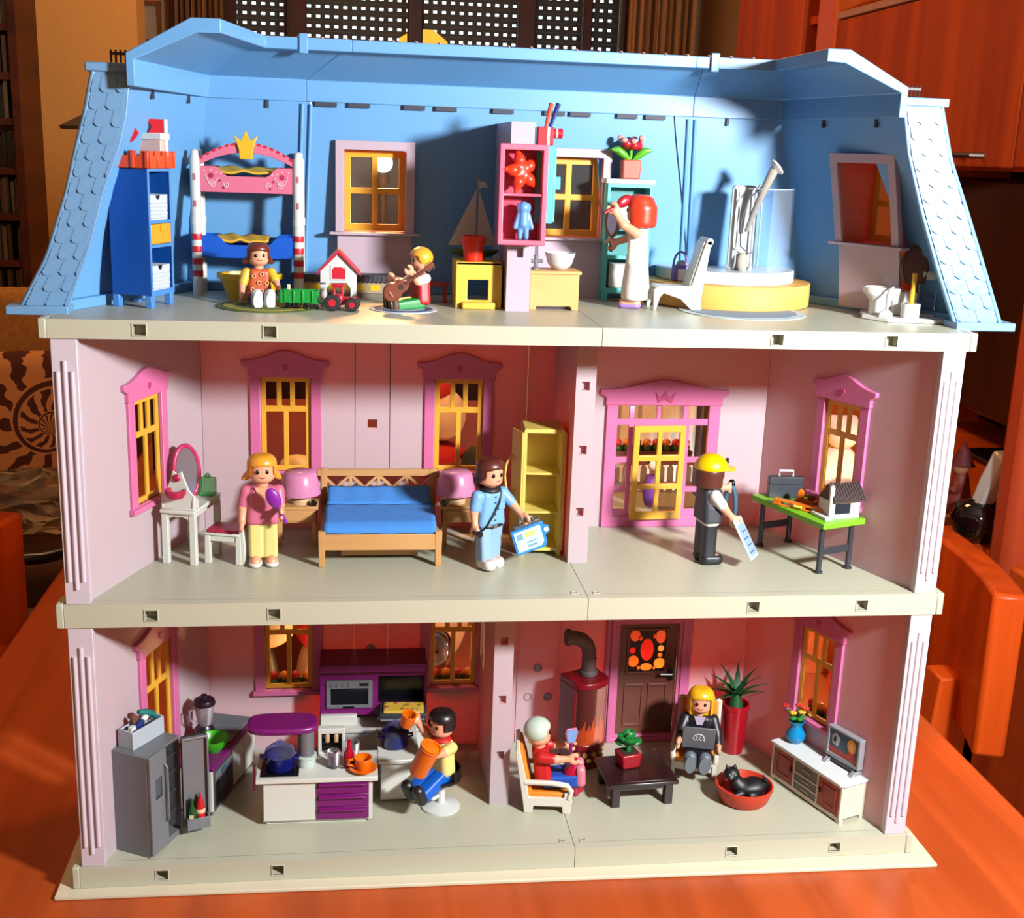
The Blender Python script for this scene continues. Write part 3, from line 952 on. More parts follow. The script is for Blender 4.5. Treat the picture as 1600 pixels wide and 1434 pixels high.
# roof cap: fascia band, sloping soffit and ridge edge, in three pieces
LINE = [(-22.4, 1.3), (-20.0, 14.9), (19.3, 14.9), (21.9, 1.3)]
RIDGE = [(-17.7, 1.3), (-15.95, 10.7), (17.2, 10.9), (17.1, 1.3)]
HIP = [(-19.3, 1.3), (-17.4, 12.3), (18.6, 12.4), (18.5, 1.3)]
OUTN = [(-0.95, 0.2), (-0.6, 0.8), (0.6, 0.8), (0.95, 0.25)]
def cap_ring(k, mix=None):
    def g(arr):
        if mix is None:
            return arr[k]
        (a, b), t = (arr[k], arr[k + 1]), mix
        return (a[0] + (b[0] - a[0]) * t, a[1] + (b[1] - a[1]) * t)
    l, r, h, n = g(LINE), g(RIDGE), g(HIP), g(OUTN)
    o = 0.5
    if mix is not None:
        n = (0, 1)
    return [(l[0], l[1], 49.0), (l[0] + n[0] * o, l[1] + n[1] * o, 49.0), (l[0] + n[0] * o, l[1] + n[1] * o, 50.75), (h[0], h[1], 52.72), (r[0], r[1], 52.72),
        (r[0], r[1], 51.98), (h[0] - (h[0] - r[0]) * .2, h[1] - (h[1] - r[1]) * .2, 51.95), (l[0], l[1], 50.4)]
def cap(rings):
    return MB().loft(rings).obj('roof_cap', M_blue, house, smooth=20, bev=0.05)
ml, mr = (-13.6 + 20.0) / 39.3, (13.0 + 20.0) / 39.3
cap([cap_ring(0), cap_ring(1), cap_ring(1, ml)])
cap([cap_ring(1, ml), cap_ring(1, mr)])
cap([cap_ring(1, mr), cap_ring(2), cap_ring(3)])
# dark clip slots under the fascia and small clips on the ridge seams
for x in (-12.3, -10.1, -6.4, -4.25, -0.35, 3.2, 5.0, 8.3, 10.3):
    MB().box(x - .72, x + .72, 14.72, 14.95, 48.72, 49.02).obj('clip_slot', M_slot, house)
for x, y in ((-13.6, 10.72), (13.1, 10.8)):
    MB().box(x - .28, x + .28, y - .14, y + .4, 51.75, 52.95).obj('ridge_clip', M_blue, house, bev=0.05)
for i, s in ((0, .75), (0, .3), (2, .35), (2, .75), (1, 0.1), (1, .9)):
    a, b = rp(i, 48.7), rp(i + 1, 48.7)
    x, y = a[0] + (b[0] - a[0]) * s, a[1] + (b[1] - a[1]) * s
    MB().box(x - .09, x + .09, y - .2, y + .05, 48.5, 49.02).obj('clip_tongue', M_slot, house)
# scalloped tile edge showing along the top of the cap
for k in range(1, 22):
    x = -15.4 + k * 1.48
    MB().ell((x, 10.95, 52.74), (0.12, 0.3, 0.09), 8, 5).obj('tile_lip', mat('tile_pale', (214, 178, 190), 0.4), house)
# small iron cresting behind the roof ends
M_iron = mat('iron_brown', (52, 34, 32), 0.5)
for x0, sx in ((-24.0, -1), (25.3, 1)):
    t = MB().box(min(x0, x0 + .9 * sx), max(x0, x0 + .9 * sx), 7.9, 8.05, 51.0, 51.16).obj('cresting', M_iron, house)
    for k in range(4):
        x = x0 + sx * 0.28 * k
        MB().tube([(x, 8, 49.4), (x, 8, 51.3)], 0.07, 6).obj('bar', M_iron, t)
# front gable strips with scalloped shingles
def strip(sx, inn, out):
    """inn / out: lists of (z, x) of the strip's inner and outer edge"""
    zs = [36.5 + 0.55 * k for k in range(25)]
    zs = [z for z in zs if z < 49.75] + [49.75]
    f = lambda arr, z: float(np.interp(z, [a[0] for a in arr], [a[1] for a in arr]))
    y0 = 2.55
    mb = MB()
    rings = []
    for z in zs:
        a, b = f(inn, z), f(out, z)
        rings.append([(a, y0, z), (b, y0, z), (b, y0 + 1.3, z), (a, y0 + .5, z)])
    o = mb.loft(rings).obj('roof_gable', M_shing, house, smooth=50)
    MB().tube([(f(out, z), y0 + .1, z) for z in zs], 0.17, 8).obj('gable_edge', M_shing, o, smooth=60)
    MB().tube([(f(inn, z), y0 + .08, z) for z in zs], 0.09, 8).obj('gable_edge', M_shing, o, smooth=60)
    rh = 0.93
    w = 0.43
    for r in range(15):
        zb = 36.55 + rh * r
        off = 0.5 * (r % 2)
        for c in range(-1, 3):
            u0 = 0.06 + (c + off) * w
            u1 = u0 + w * .975
            # U shaped scale: straight sides, chamfered foot
            pts = []
            for q, (uu, zz) in enumerate([(u0, rh * 1.0), (u0, rh * .24), (u0 + w * .16, rh * .05), (u0 + w * .36, -0.02), (u1 - w * .36, -0.02), (u1 - w * .16, rh * .05), (u1, rh * .24), (u1, rh * 1.0)]):
                uu = min(max(uu, 0.05), 0.95)
                z = min(zb + zz, 49.72)
                a, b = f(inn, z), f(out, z)
                pts.append((b + (a - b) * uu, z))
            if max(p[0] for p in pts) - min(p[0] for p in pts) < 0.35 or zb > 49.5:
                continue
            n = len(pts)
            # thin wedge: proud at the foot, sinking into the course above
            vs = [(x, y0 - 0.10 if 1 <= i <= 6 else y0 - 0.05, z) for i, (x, z) in enumerate(pts)]
            vs += [(x, y0 + 0.06, z) for x, z in pts]
            fr = tuple(range(n))
            if sx > 0:
                fr = fr[::-1]
            fs = [fr, tuple(k + n for k in fr[::-1])]
            for i in range(n):
                j = (i + 1) % n
                e = (i, i + n, j + n, j)
                fs.append(e if sx < 0 else e[::-1])
            MB().add(vs, fs).obj('shingle', M_shing, o, smooth=0)
    za = 49.75
    a, b = f(inn, za), f(out, za)
    MB().box(min(a, b) - .3 + .1 * sx, max(a, b) + .3 + .1 * sx, y0 - .15, y0 + 1.2, za, za + .5).obj('gable_cap', M_shing, o, bev=0.08)
    za = 36.5
    a, b = f(inn, za), f(out, za)
    MB().box(min(a, b) - (0.75 if sx < 0 else .15), max(a, b) + (0.75 if sx > 0 else .15), y0 - .55, y0 + 1.3, F2 - .1, F2 + .42).obj('gable_foot', M_shing, o, bev=0.06)
strip(-1, [(36.5, -26.95), (40.28, -25.5), (43.18, -24.66), (45.69, -23.67), (47.5, -23.2), (49.8, -22.9)],
      [(36.5, -29.5), (39.49, -27.86), (43.13, -26.6), (45.61, -25.94), (47.6, -25.35), (49.8, -24.85)])
strip(1, [(36.5, 27.75), (39.98, 26.14), (43.51, 24.63), (46.94, 23.37), (49.9, 22.7)],
      [(36.5, 30.85), (39.65, 29.42), (43.59, 27.59), (46.65, 26.12), (49.9, 25.1)])
# dormers: lilac surround, salmon reveal, yellow window
def dormer(T, w, z0, z1, lean, zs0, zs1, depth, foot):
    """lean(z): how far outwards (local y) the wall face lies at height z"""
    b = 0.6
    def wp(x, y, z):
        return tuple(T @ Vector((x, y + (lean(z) if y < 0.4 else 0), z)))
    d = MB().panel(-w / 2 - b, w / 2 + b, z0, z1 + b, -.35, .1, [(-w / 2, w / 2, z0 - .1, z1)], nz=8, warp=wp).obj('dormer_surround', M_lil, house, bev=0.04)
    MB().panel(-w / 2 - .1, w / 2 + .1, z0 - .1, z1 + .1, -.15, depth + .25, [(-w / 2 + .02, w / 2 - .02, z0 + .02, z1 - .02)], nz=8, warp=wp).obj('dormer_reveal', M_salmon, d)
    MB().panel(-w / 2 - b - .4, w / 2 + b + .4, z0 - .2, z0, -.6, .3, warp=wp).obj('dormer_sill', M_lil, d, bev=0.04)
    MB().panel(-w / 2 - b + .15, w / 2 + b - .15, foot, z0 - .2, -.14, .15, nz=6, warp=wp).obj('dormer_apron', M_lil, d)
    q = MB()
    q.T = T
    a0, a1 = -w / 2, w / 2
    m = 0
    zm = (zs0 + zs1) / 2
    q.panel(a0, a1, zs0, zs1, depth - .2, depth + .02, [(a0 + .45, m - .2, zs0 + .45, zm - .2), (m + .2, a1 - .45, zs0 + .45, zm - .2), (a0 + .45, m - .2, zm + .2, zs1 - .45), (m + .2, a1 - .45, zm + .2, zs1 - .45)])
    q.obj('sash', M_yel, d, bev=0.03)
    g = MB()
    g.T = T
    g.box(a0 + .3, a1 - .3, depth - .1, depth - .06, zs0 + .3, zs1 - .3).obj('pane', clear_mat('clear_pane', (240, 244, 246), 0.0), d)
flat = lambda z: 0.0
dormer(Matrix.Translation((-9.0, 15.1, 0)), 4.2, 40.5, 46.0, flat, 40.55, 45.95, 1.1, F2)
dormer(Matrix.Translation((4.6, 15.1, 0)), 4.4, 40.5, 46.0, flat, 40.55, 45.95, 1.1, F2)
pa, pb = rp(2, 41), rp(3, 41)
L = math.hypot(pb[0] - pa[0], pb[1] - pa[1])
dormer(frame_T(pa, pb) @ Matrix.Translation((L * .46 + .9, -0.3, 0)), 4.1, 41.0, 46.3, lambda z: 2.7 * (prof(z) - prof(46.3)) + 4.4 * (prof(46.3) - prof(41)), 41.05, 46.2, 1.9, F2 + .3)

# ================================================================ balcony and flower boxes behind the house
bal = MB().box(7.2, 18.0, 15.3, 26.0, F1 - 1.2, F1 - .3).obj('balcony_floor', M_ivory, house, bev=0.08)
for k in range(14):
    x = 7.6 + k * 0.77
    MB().prism([(x - .24, F1 - .3), (x + .24, F1 - .3), (x + .24, F1 + 1.75), (x, F1 + 2.15), (x - .24, F1 + 1.75)], 25.4, 25.62).obj('picket', mat('white_plastic', (236, 236, 230), 0.4), bal)
MB().box(7.2, 18.0, 25.3, 25.4, F1 + .2, F1 + .6).obj('rail', M_wall, bal)
MB().box(7.2, 18.0, 25.2, 25.8, F1 + 2.1, F1 + 2.5).obj('rail', mat('rail_rose', (226, 160, 168), 0.4), bal)
for k in (0, 1):
    x = (9.0, 16.6)[k]
    MB().box(x - .3, x + .3, 25.2, 25.8, 0, F1 - 1.2).obj('balcony_post', M_wall, bal, bev=.06)
M_leaf = mat('leaf_green', (58, 96, 38), 0.5)
M_red = mat('flower_red', (226, 40, 34), 0.4)
M_orange = mat('flower_orange', (250, 150, 40), 0.4)
def flower_box(label, loc, rz, n, w, group):
    t = thing('flower_box', label, 'flower box', loc, rz, group)
    MB().box(-w / 2, w / 2, -.5, .5, 0, .8, top=(1.03, 1.1)).obj('box', mat('planter_brown', (120, 62, 40), 0.6), t, bev=0.05)
    for k in range(n):
        x = -w / 2 + w * (k + .5) / n
        MB().ell((x, 0, 1.0), (w / n * .55, .5, .45), 9, 6).obj('foliage', M_leaf, t)
        p = MB().ell((x, -.15, 1.5), (.38, .38, .32), 9, 6).obj('blossom', M_red if k % 2 == 0 else M_orange, t)
flower_box('planter of red and orange flowers on the balcony rail seen through the balcony door', (12.6, 25.5, F1 + 2.5), 0, 12, 10, 'flower boxes outside the windows')
flower_box('flower box with red blooms outside the kitchen window over the purple hood', (-15.2, 16.1, 5.6), 0, 4, 3.4, 'flower boxes outside the windows')
flower_box('flower box with red blooms outside the kitchen window behind the seated man', (-2.9, 16.1, 5.6), 0, 4, 3.4, 'flower boxes outside the windows')
flower_box('flower box outside the lower window beside the toy television', (24.5, 8.4, 5.4), -67, 4, 3.4, 'flower boxes outside the windows')
# window box brackets keep the boxes on the wall
for x in (-15.2, -2.9):
    MB().box(x - 1.5, x + 1.5, 15.3, 16.6, 5.35, 5.6).obj('window_shelf', M_pink, house)
mb = MB()
mb.T = at(24.5, 8.4, 0, rz=-67)
mb.box(-1.5, 1.5, -1.4, .5, 5.15, 5.4).obj('window_shelf', M_pink, house)
# plush toys on the table behind the house
def plush(name, label, cat, loc, parts):
    t = thing(name, label, cat, loc)
    for nm, shapes, m in parts:
        lo = np.min([np.array(c) - np.array(r) for c, r in shapes], 0) - .6
        hi = np.max([np.array(c) + np.array(r) for c, r in shapes], 0) + .6
        sdf_obj(nm, lambda P, sh=shapes: umin([sd_ell(P, c, r) for c, r in sh], .5), lo, hi, 0.5, m, t)
    return t
M_plush = mat('plush_cream', (238, 206, 178), 0.95, var=.12)
M_plushred = mat('plush_red', (206, 30, 30), 0.9)
plush('snowman_plush', 'cream plush snowman in red hat behind the upstairs bedroom window', 'plush toy', (-3.0, 34, -.3),
      [('body', [((0, 0, 7), (3.4, 3, 7.2)), ((0, 0, 15.5), (2.6, 2.4, 5)), ((.4, 0, 23.8), (2.1, 2, 2.4))], M_plush), ('scarf', [((0, 0, 20.4), (2.6, 2.4, 1.0))], M_plushred), ('hat', [((-.6, 0, 26.4), (1.9, 1.8, 1.6))], M_plushred), ('sack', [((3.4, -1.5, 19.6), (1.5, 1.2, 1.8))], mat('dark_felt', (40, 42, 34), .9))])
t = thing('wooden_box', 'orange wooden box under the teddy bear behind the house', 'box', (34.0, 35, -.3))
MB().panel(-5, 5, 0, 16.6, -5, -4).obj('front', M_tablewood, t, bev=.1)
MB().panel(-5, 5, 0, 16.6, 4, 5).obj('back', M_tablewood, t, bev=.1)
for x in (-4.5, 4.5):
    MB().box(x - .5, x + .5, -4, 4, 0, 16.6).obj('side', M_tablewood, t, bev=.1)
MB().box(-5.2, 5.2, -5.2, 5.2, 16.6, 17.3).obj('lid', M_tablewood, t, bev=.1)
# pleated white cloth hanging over a rack behind the balcony
t = thing('cloth_rack', 'white pleated cloth on a small rack behind the balcony door', 'cloth rack', (13.5, 40, -.3))
n = 72
fr_ = [(-9 + 18 * i / n, .5 * math.sin(i * .8)) for i in range(n + 1)]
MB().prism(fr_ + [(x, y + .25) for x, y in fr_[::-1]], 12, 37, 'xy').obj('cloth', mat('cloth_white', (240, 232, 222), .9), t, smooth=60)
for x in (-9.3, 9.3):
    MB().cyl((x, 0, 0), (x, 0, 38), .3).obj('post', M_iron, t)
    MB().box(x - .5, x + .5, -4, 4, 0, .6).obj('foot', M_iron, t)
MB().tube([(-9.3, 0, 37.4), (9.3, 0, 37.4)], .25).obj('bar', M_iron, t)
plush('purple_doll', 'small purple dressed doll on the balcony behind the yellow door leaf', 'doll', (13.2, 20.5, F1 - .3), [('dress', [((0, 0, 1.5), (.8, .7, 1.6))], mat('doll_purple', (110, 50, 150), .6)), ('head', [((0, 0, 3.6), (.55, .55, .6))], M_plush), ('hair', [((0, .2, 3.9), (.62, .6, .55))], mat('doll_hair', (60, 30, 24), .5))])
plush('teddy_bear', 'cream teddy bear on the wooden box behind the upstairs right window', 'plush toy', (34.4, 34, 17.0),
      [('body', [((0, 0, 2.0), (1.9, 1.6, 2.0)), ((-1.6, -1, 1.2), (.8, .8, 1.0)), ((1.6, -1, 1.2), (.8, .8, 1.0))], M_plush), ('head', [((0, -.4, 5.2), (1.7, 1.6, 1.6)), ((-1.2, 0, 6.5), (.5, .4, .5)), ((1.2, 0, 6.5), (.5, .4, .5)), ((-.2, -1.7, 4.8), (.7, .6, .6))], mat('plush_pink', (240, 190, 168), .95))])
plush('ball_ornament', 'big cream round lantern behind the kitchen window over the hood', 'lantern', (-17.5, 24, -.3), [('globe', [((0, 0, 8.6), (2.6, 2.6, 2.2))], mat('paper_cream', (252, 226, 176), .7)), ('foot', [((0, 0, 3.2), (1.0, 1.0, 3.6))], M_iron)])
plush('gnome_doll', 'red and cream cloth gnome behind the kitchen window over the hood', 'doll', (-13.2, 25, -.3), [('body', [((0, 0, 3.4), (2.0, 1.8, 3.6))], M_plush), ('hat', [((-.2, 0, 7.6), (1.9, 1.7, 2.0)), ((-.6, 0, 9.6), (.9, .9, 1.6))], M_plushred)])
plush('glass_bauble', 'shiny silver and blue bauble behind the kitchen window near the seated man', 'bauble', (-3.6, 25, -.3), [('ball', [((0, 0, 5.0), (1.8, 1.8, 2.4))], mat('silver_glass', (150, 150, 170), .1, metal=1.0)), ('stand', [((0, 0, 1.4), (1.3, 1.3, 1.5))], M_iron)])
plush('robin_ornament', 'round red ornament behind the lower window beside the toy television', 'ornament', (28.3, 13.5, -.3), [('body', [((0, 0, 6.8), (1.7, 1.6, 1.7))], M_red), ('perch', [((0, 0, 2.6), (.7, .7, 3.0))], M_plush)])
plush('rag_doll', 'cream hatted rag doll behind the upstairs bedroom window by the standing woman', 'doll', (-15.2, 31, -.3), [('dress', [((0, 0, 7), (3, 2.6, 7.5))], mat('doll_brown', (150, 74, 40), .9)), ('head', [((0, 0, 17), (1.7, 1.6, 1.9))], M_plush), ('hat', [((0, 0, 19.6), (1.7, 1.6, 1.3)), ((0, 0, 18.7), (2.6, 2.4, .5))], mat('hat_cream', (246, 214, 150), .9))])
for x_, z_, w_ in ((-9.0, 1.2, 'kitchen wall unit'), (12.3, 2.0, 'entrance door'), (35.0, 12.2, 'right window walls')):  # bodies added to carry the unseen fill lights behind the house
    t = thing('added_tea_light', 'added unseen candle behind the ' + w_ + ' of the dollhouse', 'fill_candle', (x_, 24.0 if x_ > 30 else 19.6, -.3))
    MB().lathe([(0, 0), (1.2, 0), (1.2, z_ + .6), (1.0, z_ + .6), (1.0, z_ + .3), (0, z_ + .3)], n=24).obj('holder', mat('tin_cup', (190, 190, 192), .3, metal=.8), t)
    MB().lathe([(0, z_ + .35), (.95, z_ + .35), (.95, z_ + .5), (0, z_ + .5)], n=20).obj('wax', mat('wax', (240, 226, 196), .5), t)
    MB().lathe([(0, z_ + .5), (.16, z_ + .8), (.12, z_ + 1.1), (0, z_ + 1.5)], n=12).obj('flame', mat('fill_flame_glow', (255, 200, 110), .5, emit=4.0), t)
# globe lamp behind the house: it gives the warm light that shines through the walls
t = thing('globe_lamp', 'slim table lamp with small glowing globe seen through the attic window', 'lamp', (-8.3, 22, -.3))
MB().lathe([(0, 0), (3.2, 0), (3.2, .8), (.7, 1.6)], n=28).obj('base', M_iron, t)
MB().cyl((0, 0, 1), (0, 0, 44.2), .3).obj('stem', M_iron, t)
MB().lathe([(.5, 43.9), (.5, 44.6)], n=20).obj('collar', M_iron, t)
g = MB().ell((0, 0, 45.4), 0.7, 24, 14).obj('globe', mat('lamp_glow', (255, 240, 220), .5, emit=6.0), t, smooth=60)
# ================================================================ toy figures
M_skin = mat('toy_skin', (250, 178, 140), 0.4)
M_eye = mat('toy_eye', (20, 16, 16), 0.2)
M_mouth = mat('toy_mouth', (150, 50, 44), 0.4)
_FC = {}
def rotx(P, a, about):
    """points seen in a frame that was swung forward (towards -y) by a degrees about the x axis through `about`"""
    c, s = math.cos(R(a)), math.sin(R(a))
    Q = P - np.array(about, float)
    # inverse swing
    y = Q[..., 1] * c - Q[..., 2] * s
    z = Q[..., 1] * s + Q[..., 2] * c
    return np.stack([Q[..., 0], y, z], -1)
def swing(v, a):
    c, s = math.cos(R(a)), math.sin(R(a))
    x, y, z = v
    return np.array([x, y * c + z * s, -y * s + z * c])
def figure(label, loc, rz, armA=(0, 20, 0), armB=(0, 20, 0), leg=0.0, legB=None, top=(200, 120, 140), legs=(240, 220, 130), shoe=(240, 240, 236), hair=(250, 170, 50), style='short',
           sleeve='short', skirt=False, scale=1.0, tilt=0.0, lower_z=None, barelegs=False, sole=None, extra=None, head_turn=0.0, shoe_name='shoe', top_name='shirt', leg_name='trousers', collar=None, sleeve_rgb=None, vest=None):
    """toy figure; local -y is the way it faces. arm = (swing forward, elbow bend, outward splay) in degrees; leg = swing of the legs"""
    t = thing('toy_figure', label, 'toy figure', loc, rz, tilt=tilt)
    t.scale = (scale,) * 3
    hz = 2.95 if lower_z is None else lower_z          # height of the hips above the base point
    H = np.array([0, 0, hz])
    lb = leg if legB is None else legB
    def legd(P, grow=0.0):
        ds = []
        for sx, a in ((-1, leg), (1, lb)):
            Q = rotx(P, a, H)
            taper = 1.0
            ds.append(sd_box(Q, (sx * 0.47, 0.02, -1.28), (0.43 + grow, 0.44 + grow, 1.33 + grow), 0.22))
        return umin(ds)
    def footd(P, grow=0.0):
        ds = []
        for sx, a in ((-1, leg), (1, lb)):
            Q = rotx(P, a, H)
            ds.append(np.maximum(sd_cap(Q, (sx * 0.5, 0.12, -2.58), (sx * 0.53, -0.62, -2.62), .44 + grow, .42 + grow), -2.94 - Q[..., 2] * 1.0))
        return umin(ds)
    sh_z = hz + 2.05
    def torsod(P, grow=0.0):
        Q = P - np.array([0, 0, hz])
        zz = np.clip(Q[..., 2], -0.2, 2.4)
        w = 1.06 - 0.11 * zz
        if skirt:
            w = w + 0.0
        Q = np.stack([Q[..., 0] / w, Q[..., 1] / (0.94 - 0.0 * zz), Q[..., 2]], -1)
        return sd_box(Q, (0, 0, 1.12), (0.98 + grow, 0.6 + grow, 1.3 + grow), 0.38) * 0.85
    def skirtd(P, grow=0.0):
        Q = P - np.array([0, 0, hz])
        w = 1.0 - 0.12 * np.clip(Q[..., 2] + 1.6, 0, 2)
        Q = np.stack([Q[..., 0] / w / 1.18, Q[..., 1] / w / 0.86, Q[..., 2]], -1)
        return sd_rcyl(Q, (0, 0, -.85), 1.08 + grow, 1.5 + grow, 0.16) * 0.85
    arms = []
    for sx, (a, e, o) in ((-1, armA), (1, armB)):
        S0 = np.array([sx * 1.02, 0, sh_z + .02])
        up = swing((sx * (0.16 + math.sin(R(o)) * 1.0), 0, -1.0 * math.cos(R(o))), a)
        E0 = S0 + up
        fo = swing((sx * (0.04 + math.sin(R(o)) * .55), 0, -1.0), a + e)
        Wr = E0 + fo * 0.95
        arms.append((S0, E0, Wr, fo / np.linalg.norm(fo), sx))
    def armd(P):
        ds = []
        for S0, E0, Wr, d, sx in arms:
            ds.append(smin(sd_cap(P, S0, E0, .36, .29), sd_cap(P, E0, Wr, .29, .22), .12))
        return umin(ds)
    def handd(P):
        ds = []
        for S0, E0, Wr, d, sx in arms:
            # gripping hand: palm and two curved claws (fingers together, thumb) that leave a gap
            side = np.array([sx, 0, 0.0])
            n = np.cross(d, side)
            n /= np.linalg.norm(n)
            c0 = Wr + d * 0.36
            ds.append(sd_cap(P, Wr - d * .1, Wr + d * 0.12, .23, .25))
            for q, lim in ((1, 150), (-1, 135)):
                pts = [c0 + (-d * math.cos(R(th)) + n * q * math.sin(R(th))) * 0.31 for th in np.linspace(15, lim, 5)]
                for p, r in zip(pts, pts[1:]):
                    ds.append(sd_cap(P, p, r, .15, .14))
        return umin(ds, .06)
    hc = np.array([0, -0.02, hz + 3.5])
    def headd(P, grow=0.0):
        return sd_rcyl(P, hc, 0.80 + grow, 0.80 + grow, 0.42 + grow)
    def body(P):
        ds = [smin(headd(P), sd_cap(P, (0, 0, hz + 2.1), (0, 0, hz + 2.9), .42, .36), .12), torsod(P, -.06), armd(P), handd(P), legd(P, -.06), footd(P, -.05)]
        return umin(ds, .04)
    lo = [-2.9, -3.6, -0.4 + min(0, hz - 3.0)]
    hi = [2.9, 1.4, hz + 4.6]
    if max(abs(leg), abs(lb), 0) < 40 and max(armA[0] + armA[1], armB[0] + armB[1]) < 50:
        lo[1] = -2.2
    hstep = 0.105
    b = sdf_obj('body', body, lo, hi, hstep, M_skin, t)
    # clothes
    mt = mat('cloth_%d_%d_%d' % top, top, 0.42)
    def shirt(P):
        ds = [torsod(P, .03)]
        for S0, E0, Wr, d, sx in arms:
            if sleeve == 'none' or sleeve_rgb:
                continue
            if sleeve == 'short':
                ds.append(sd_cap(P, S0, S0 + (E0 - S0) * .8, .42, .37))
            else:
                ds.append(smin(sd_cap(P, S0, E0, .42, .35), sd_cap(P, E0, E0 + (Wr - E0) * .85, .35, .29), .1))
        if skirt:
            ds.append(skirtd(P, .02))
        return np.maximum(umin(ds, .05), P[..., 2] - (hz + 2.48))
    sdf_obj(top_name, shirt, lo, [hi[0], hi[1], hz + 2.8], hstep, mt, t)
    if sleeve_rgb:
        for S0, E0, Wr, d, sx in arms:
            sdf_obj('sleeve', lambda P: sd_cap(P, S0, S0 + (E0 - S0) * .85, .43, .38), np.minimum(S0, E0) - .7, np.maximum(S0, E0) + .7, hstep, mat('sleeve_%d' % sleeve_rgb[0], sleeve_rgb, .42), t)
    if vest:
        def vestf(P):
            d = np.maximum(np.maximum(torsod(P, .12), P[..., 2] - (hz + 2.5)), hz + .12 - P[..., 2])
            for S0, E0, Wr, dd, sx in arms:
                d = np.maximum(d, -(sd_ell(P, S0 + np.array([sx * .2, 0, -.25]), (.5, .5, .62))))
            return d
        sdf_obj('vest', vestf, [-1.6, -1.3, hz - .3], [1.6, 1.3, hz + 2.9], 0.09, mat('vest_%d' % vest[0], vest, .5), t)
    if not barelegs:
        def trous(P):
            Qs = [rotx(P, a, H)[..., 2] for a in (leg, lb)]
            return np.maximum(legd(P, .04), -2.45 - np.minimum(*Qs))
        sdf_obj(leg_name, trous, [-1.3, lo[1], lo[2]], [1.3, hi[1], hz + .9], hstep, mat('cloth_%d_%d_%d' % legs, legs, 0.42), t)
    ms = mat('shoe_%d_%d_%d' % shoe, shoe, 0.4)
    for sx, a in ((-1, leg), (1, lb)):
        def shoe1(P, sx=sx, a=a):
            Q = rotx(P, a, H)
            return np.maximum(np.maximum(sd_cap(Q, (sx * 0.5, 0.12, -2.56), (sx * 0.54, -0.66, -2.6), .48, .46), -2.95 - Q[..., 2]), Q[..., 2] + (2.3 if shoe_name == 'shoe' else 2.62))
        f = H + swing((sx * .5, -.25, -2.6), a)
        sh = sdf_obj(shoe_name, shoe1, f - 1.3, f + 1.3, 0.1, ms, t)
        if sole:
            pts = []
            for k in range(16):
                th = 2 * PI * k / 16
                u = (sx * 0.52 + .36 * math.sin(th) * (1 + .15 * math.cos(th)), -.27 + .78 * math.cos(th))
                pts.append(u)
            top_ = [tuple(H + swing((x, y, -2.93), a)) for x, y in pts]
            bot_ = [tuple(H + swing((x, y, -3.02), a)) for x, y in pts]
            MB().loft([top_, bot_]).obj('sole', mat('sole_%d' % sole[0], sole, 0.45), sh)
    # hair
    mh = mat('hair_%d_%d_%d' % hair, hair, 0.35)
    tu = R(head_turn)
    def hairf(P):
        Q = P - hc
        c, s = math.cos(tu), math.sin(tu)
        Q = np.stack([Q[..., 0] * c + Q[..., 1] * s, -Q[..., 0] * s + Q[..., 1] * c, Q[..., 2]], -1)
        x, y, z = Q[..., 0], Q[..., 1], Q[..., 2]
        cap_ = sd_rcyl(Q, (0, 0.06, 0.2), 0.97, .86, 0.62)
        if style == 'cap':
            cap_ = sd_ell(Q, (0, 0.05, 0.22), (0.98, 1.0, 0.9))
        face = np.maximum(np.maximum(y + 0.28, z - (0.32 + 0.1 * np.cos(x * 2.2))), np.abs(x) - 0.74)
        low = -0.35
        if style == 'bob':
            cap_ = umin([cap_, sd_rcyl(Q, (0, 0.12, -0.35), 1.06, .75, 0.3)], .15)
            low = -1.02
        elif style == 'long':
            cap_ = umin([cap_, sd_rcyl(Q, (0, 0.16, -0.3), 1.03, .8, 0.3)], .15)
            low = -1.08
        elif style == 'flip':
            cap_ = umin([cap_, sd_cap(Q, (-.85, .25, -.35), (-1.15, .3, -.62), .3, .2), sd_cap(Q, (.85, .25, -.35), (1.1, .3, -.62), .3, .2)], .12)
            low = -0.75
        elif style == 'pony':
            cap_ = umin([cap_, sd_cap(Q, (0, .8, -.1), (0, 1.05, -1.0), .5, .34), sd_ell(Q, (0, .7, -.45), (.85, .5, .8))], .15)
            low = -1.5
        elif style == 'cap':
            low = -0.5
        d = np.maximum(cap_, -face * 1.0)
        d = np.maximum(d, low - z)
        keepout = np.maximum(y + 0.3, -(z + 0.3))
        if style in ('short', 'flip', 'cap', 'pony'):
            front_low = np.maximum(y + 0.1, z + 0.28)
            d = np.maximum(d, -front_low)
        return d
    ob = sdf_obj('hair', hairf, hc - np.array([1.6, 1.6, 1.7]), hc + np.array([1.6, 1.8, 1.5]), 0.095, mh, t)
    # face
    c, s = math.cos(tu), math.sin(tu)
    def fp(x, y, z):
        return (x * c - y * s, x * s + y * c + hc[1], z + hc[2])
    for sx in (-1, 1):
        MB().ell(fp(sx * .3, -.755, .03), (.115, .07, .15), 10, 8).obj('eye', M_eye, t, smooth=60)
    m = [fp(.32 * math.sin(R(q)), -.80 + .07 * (q / 50.) ** 2, -.16 - .2 * math.cos(R(q))) for q in range(-55, 56, 11)]
    MB().tube(m, .035, 6).obj('mouth', M_mouth, t)
    if collar:
        sdf_obj('collar', lambda P: np.maximum(sd_ell(P, (0, -.05, hz + 2.42), (.78, .68, .26)), -(P[..., 2] - hz - 2.2)), [-1, -1, hz + 2], [1, 1, hz + 2.9], 0.09, mat('collar_%d' % collar[0], collar, .5), t)
    return t, [Wr + d * 0.34 for S0, E0, Wr, d, sx in arms]
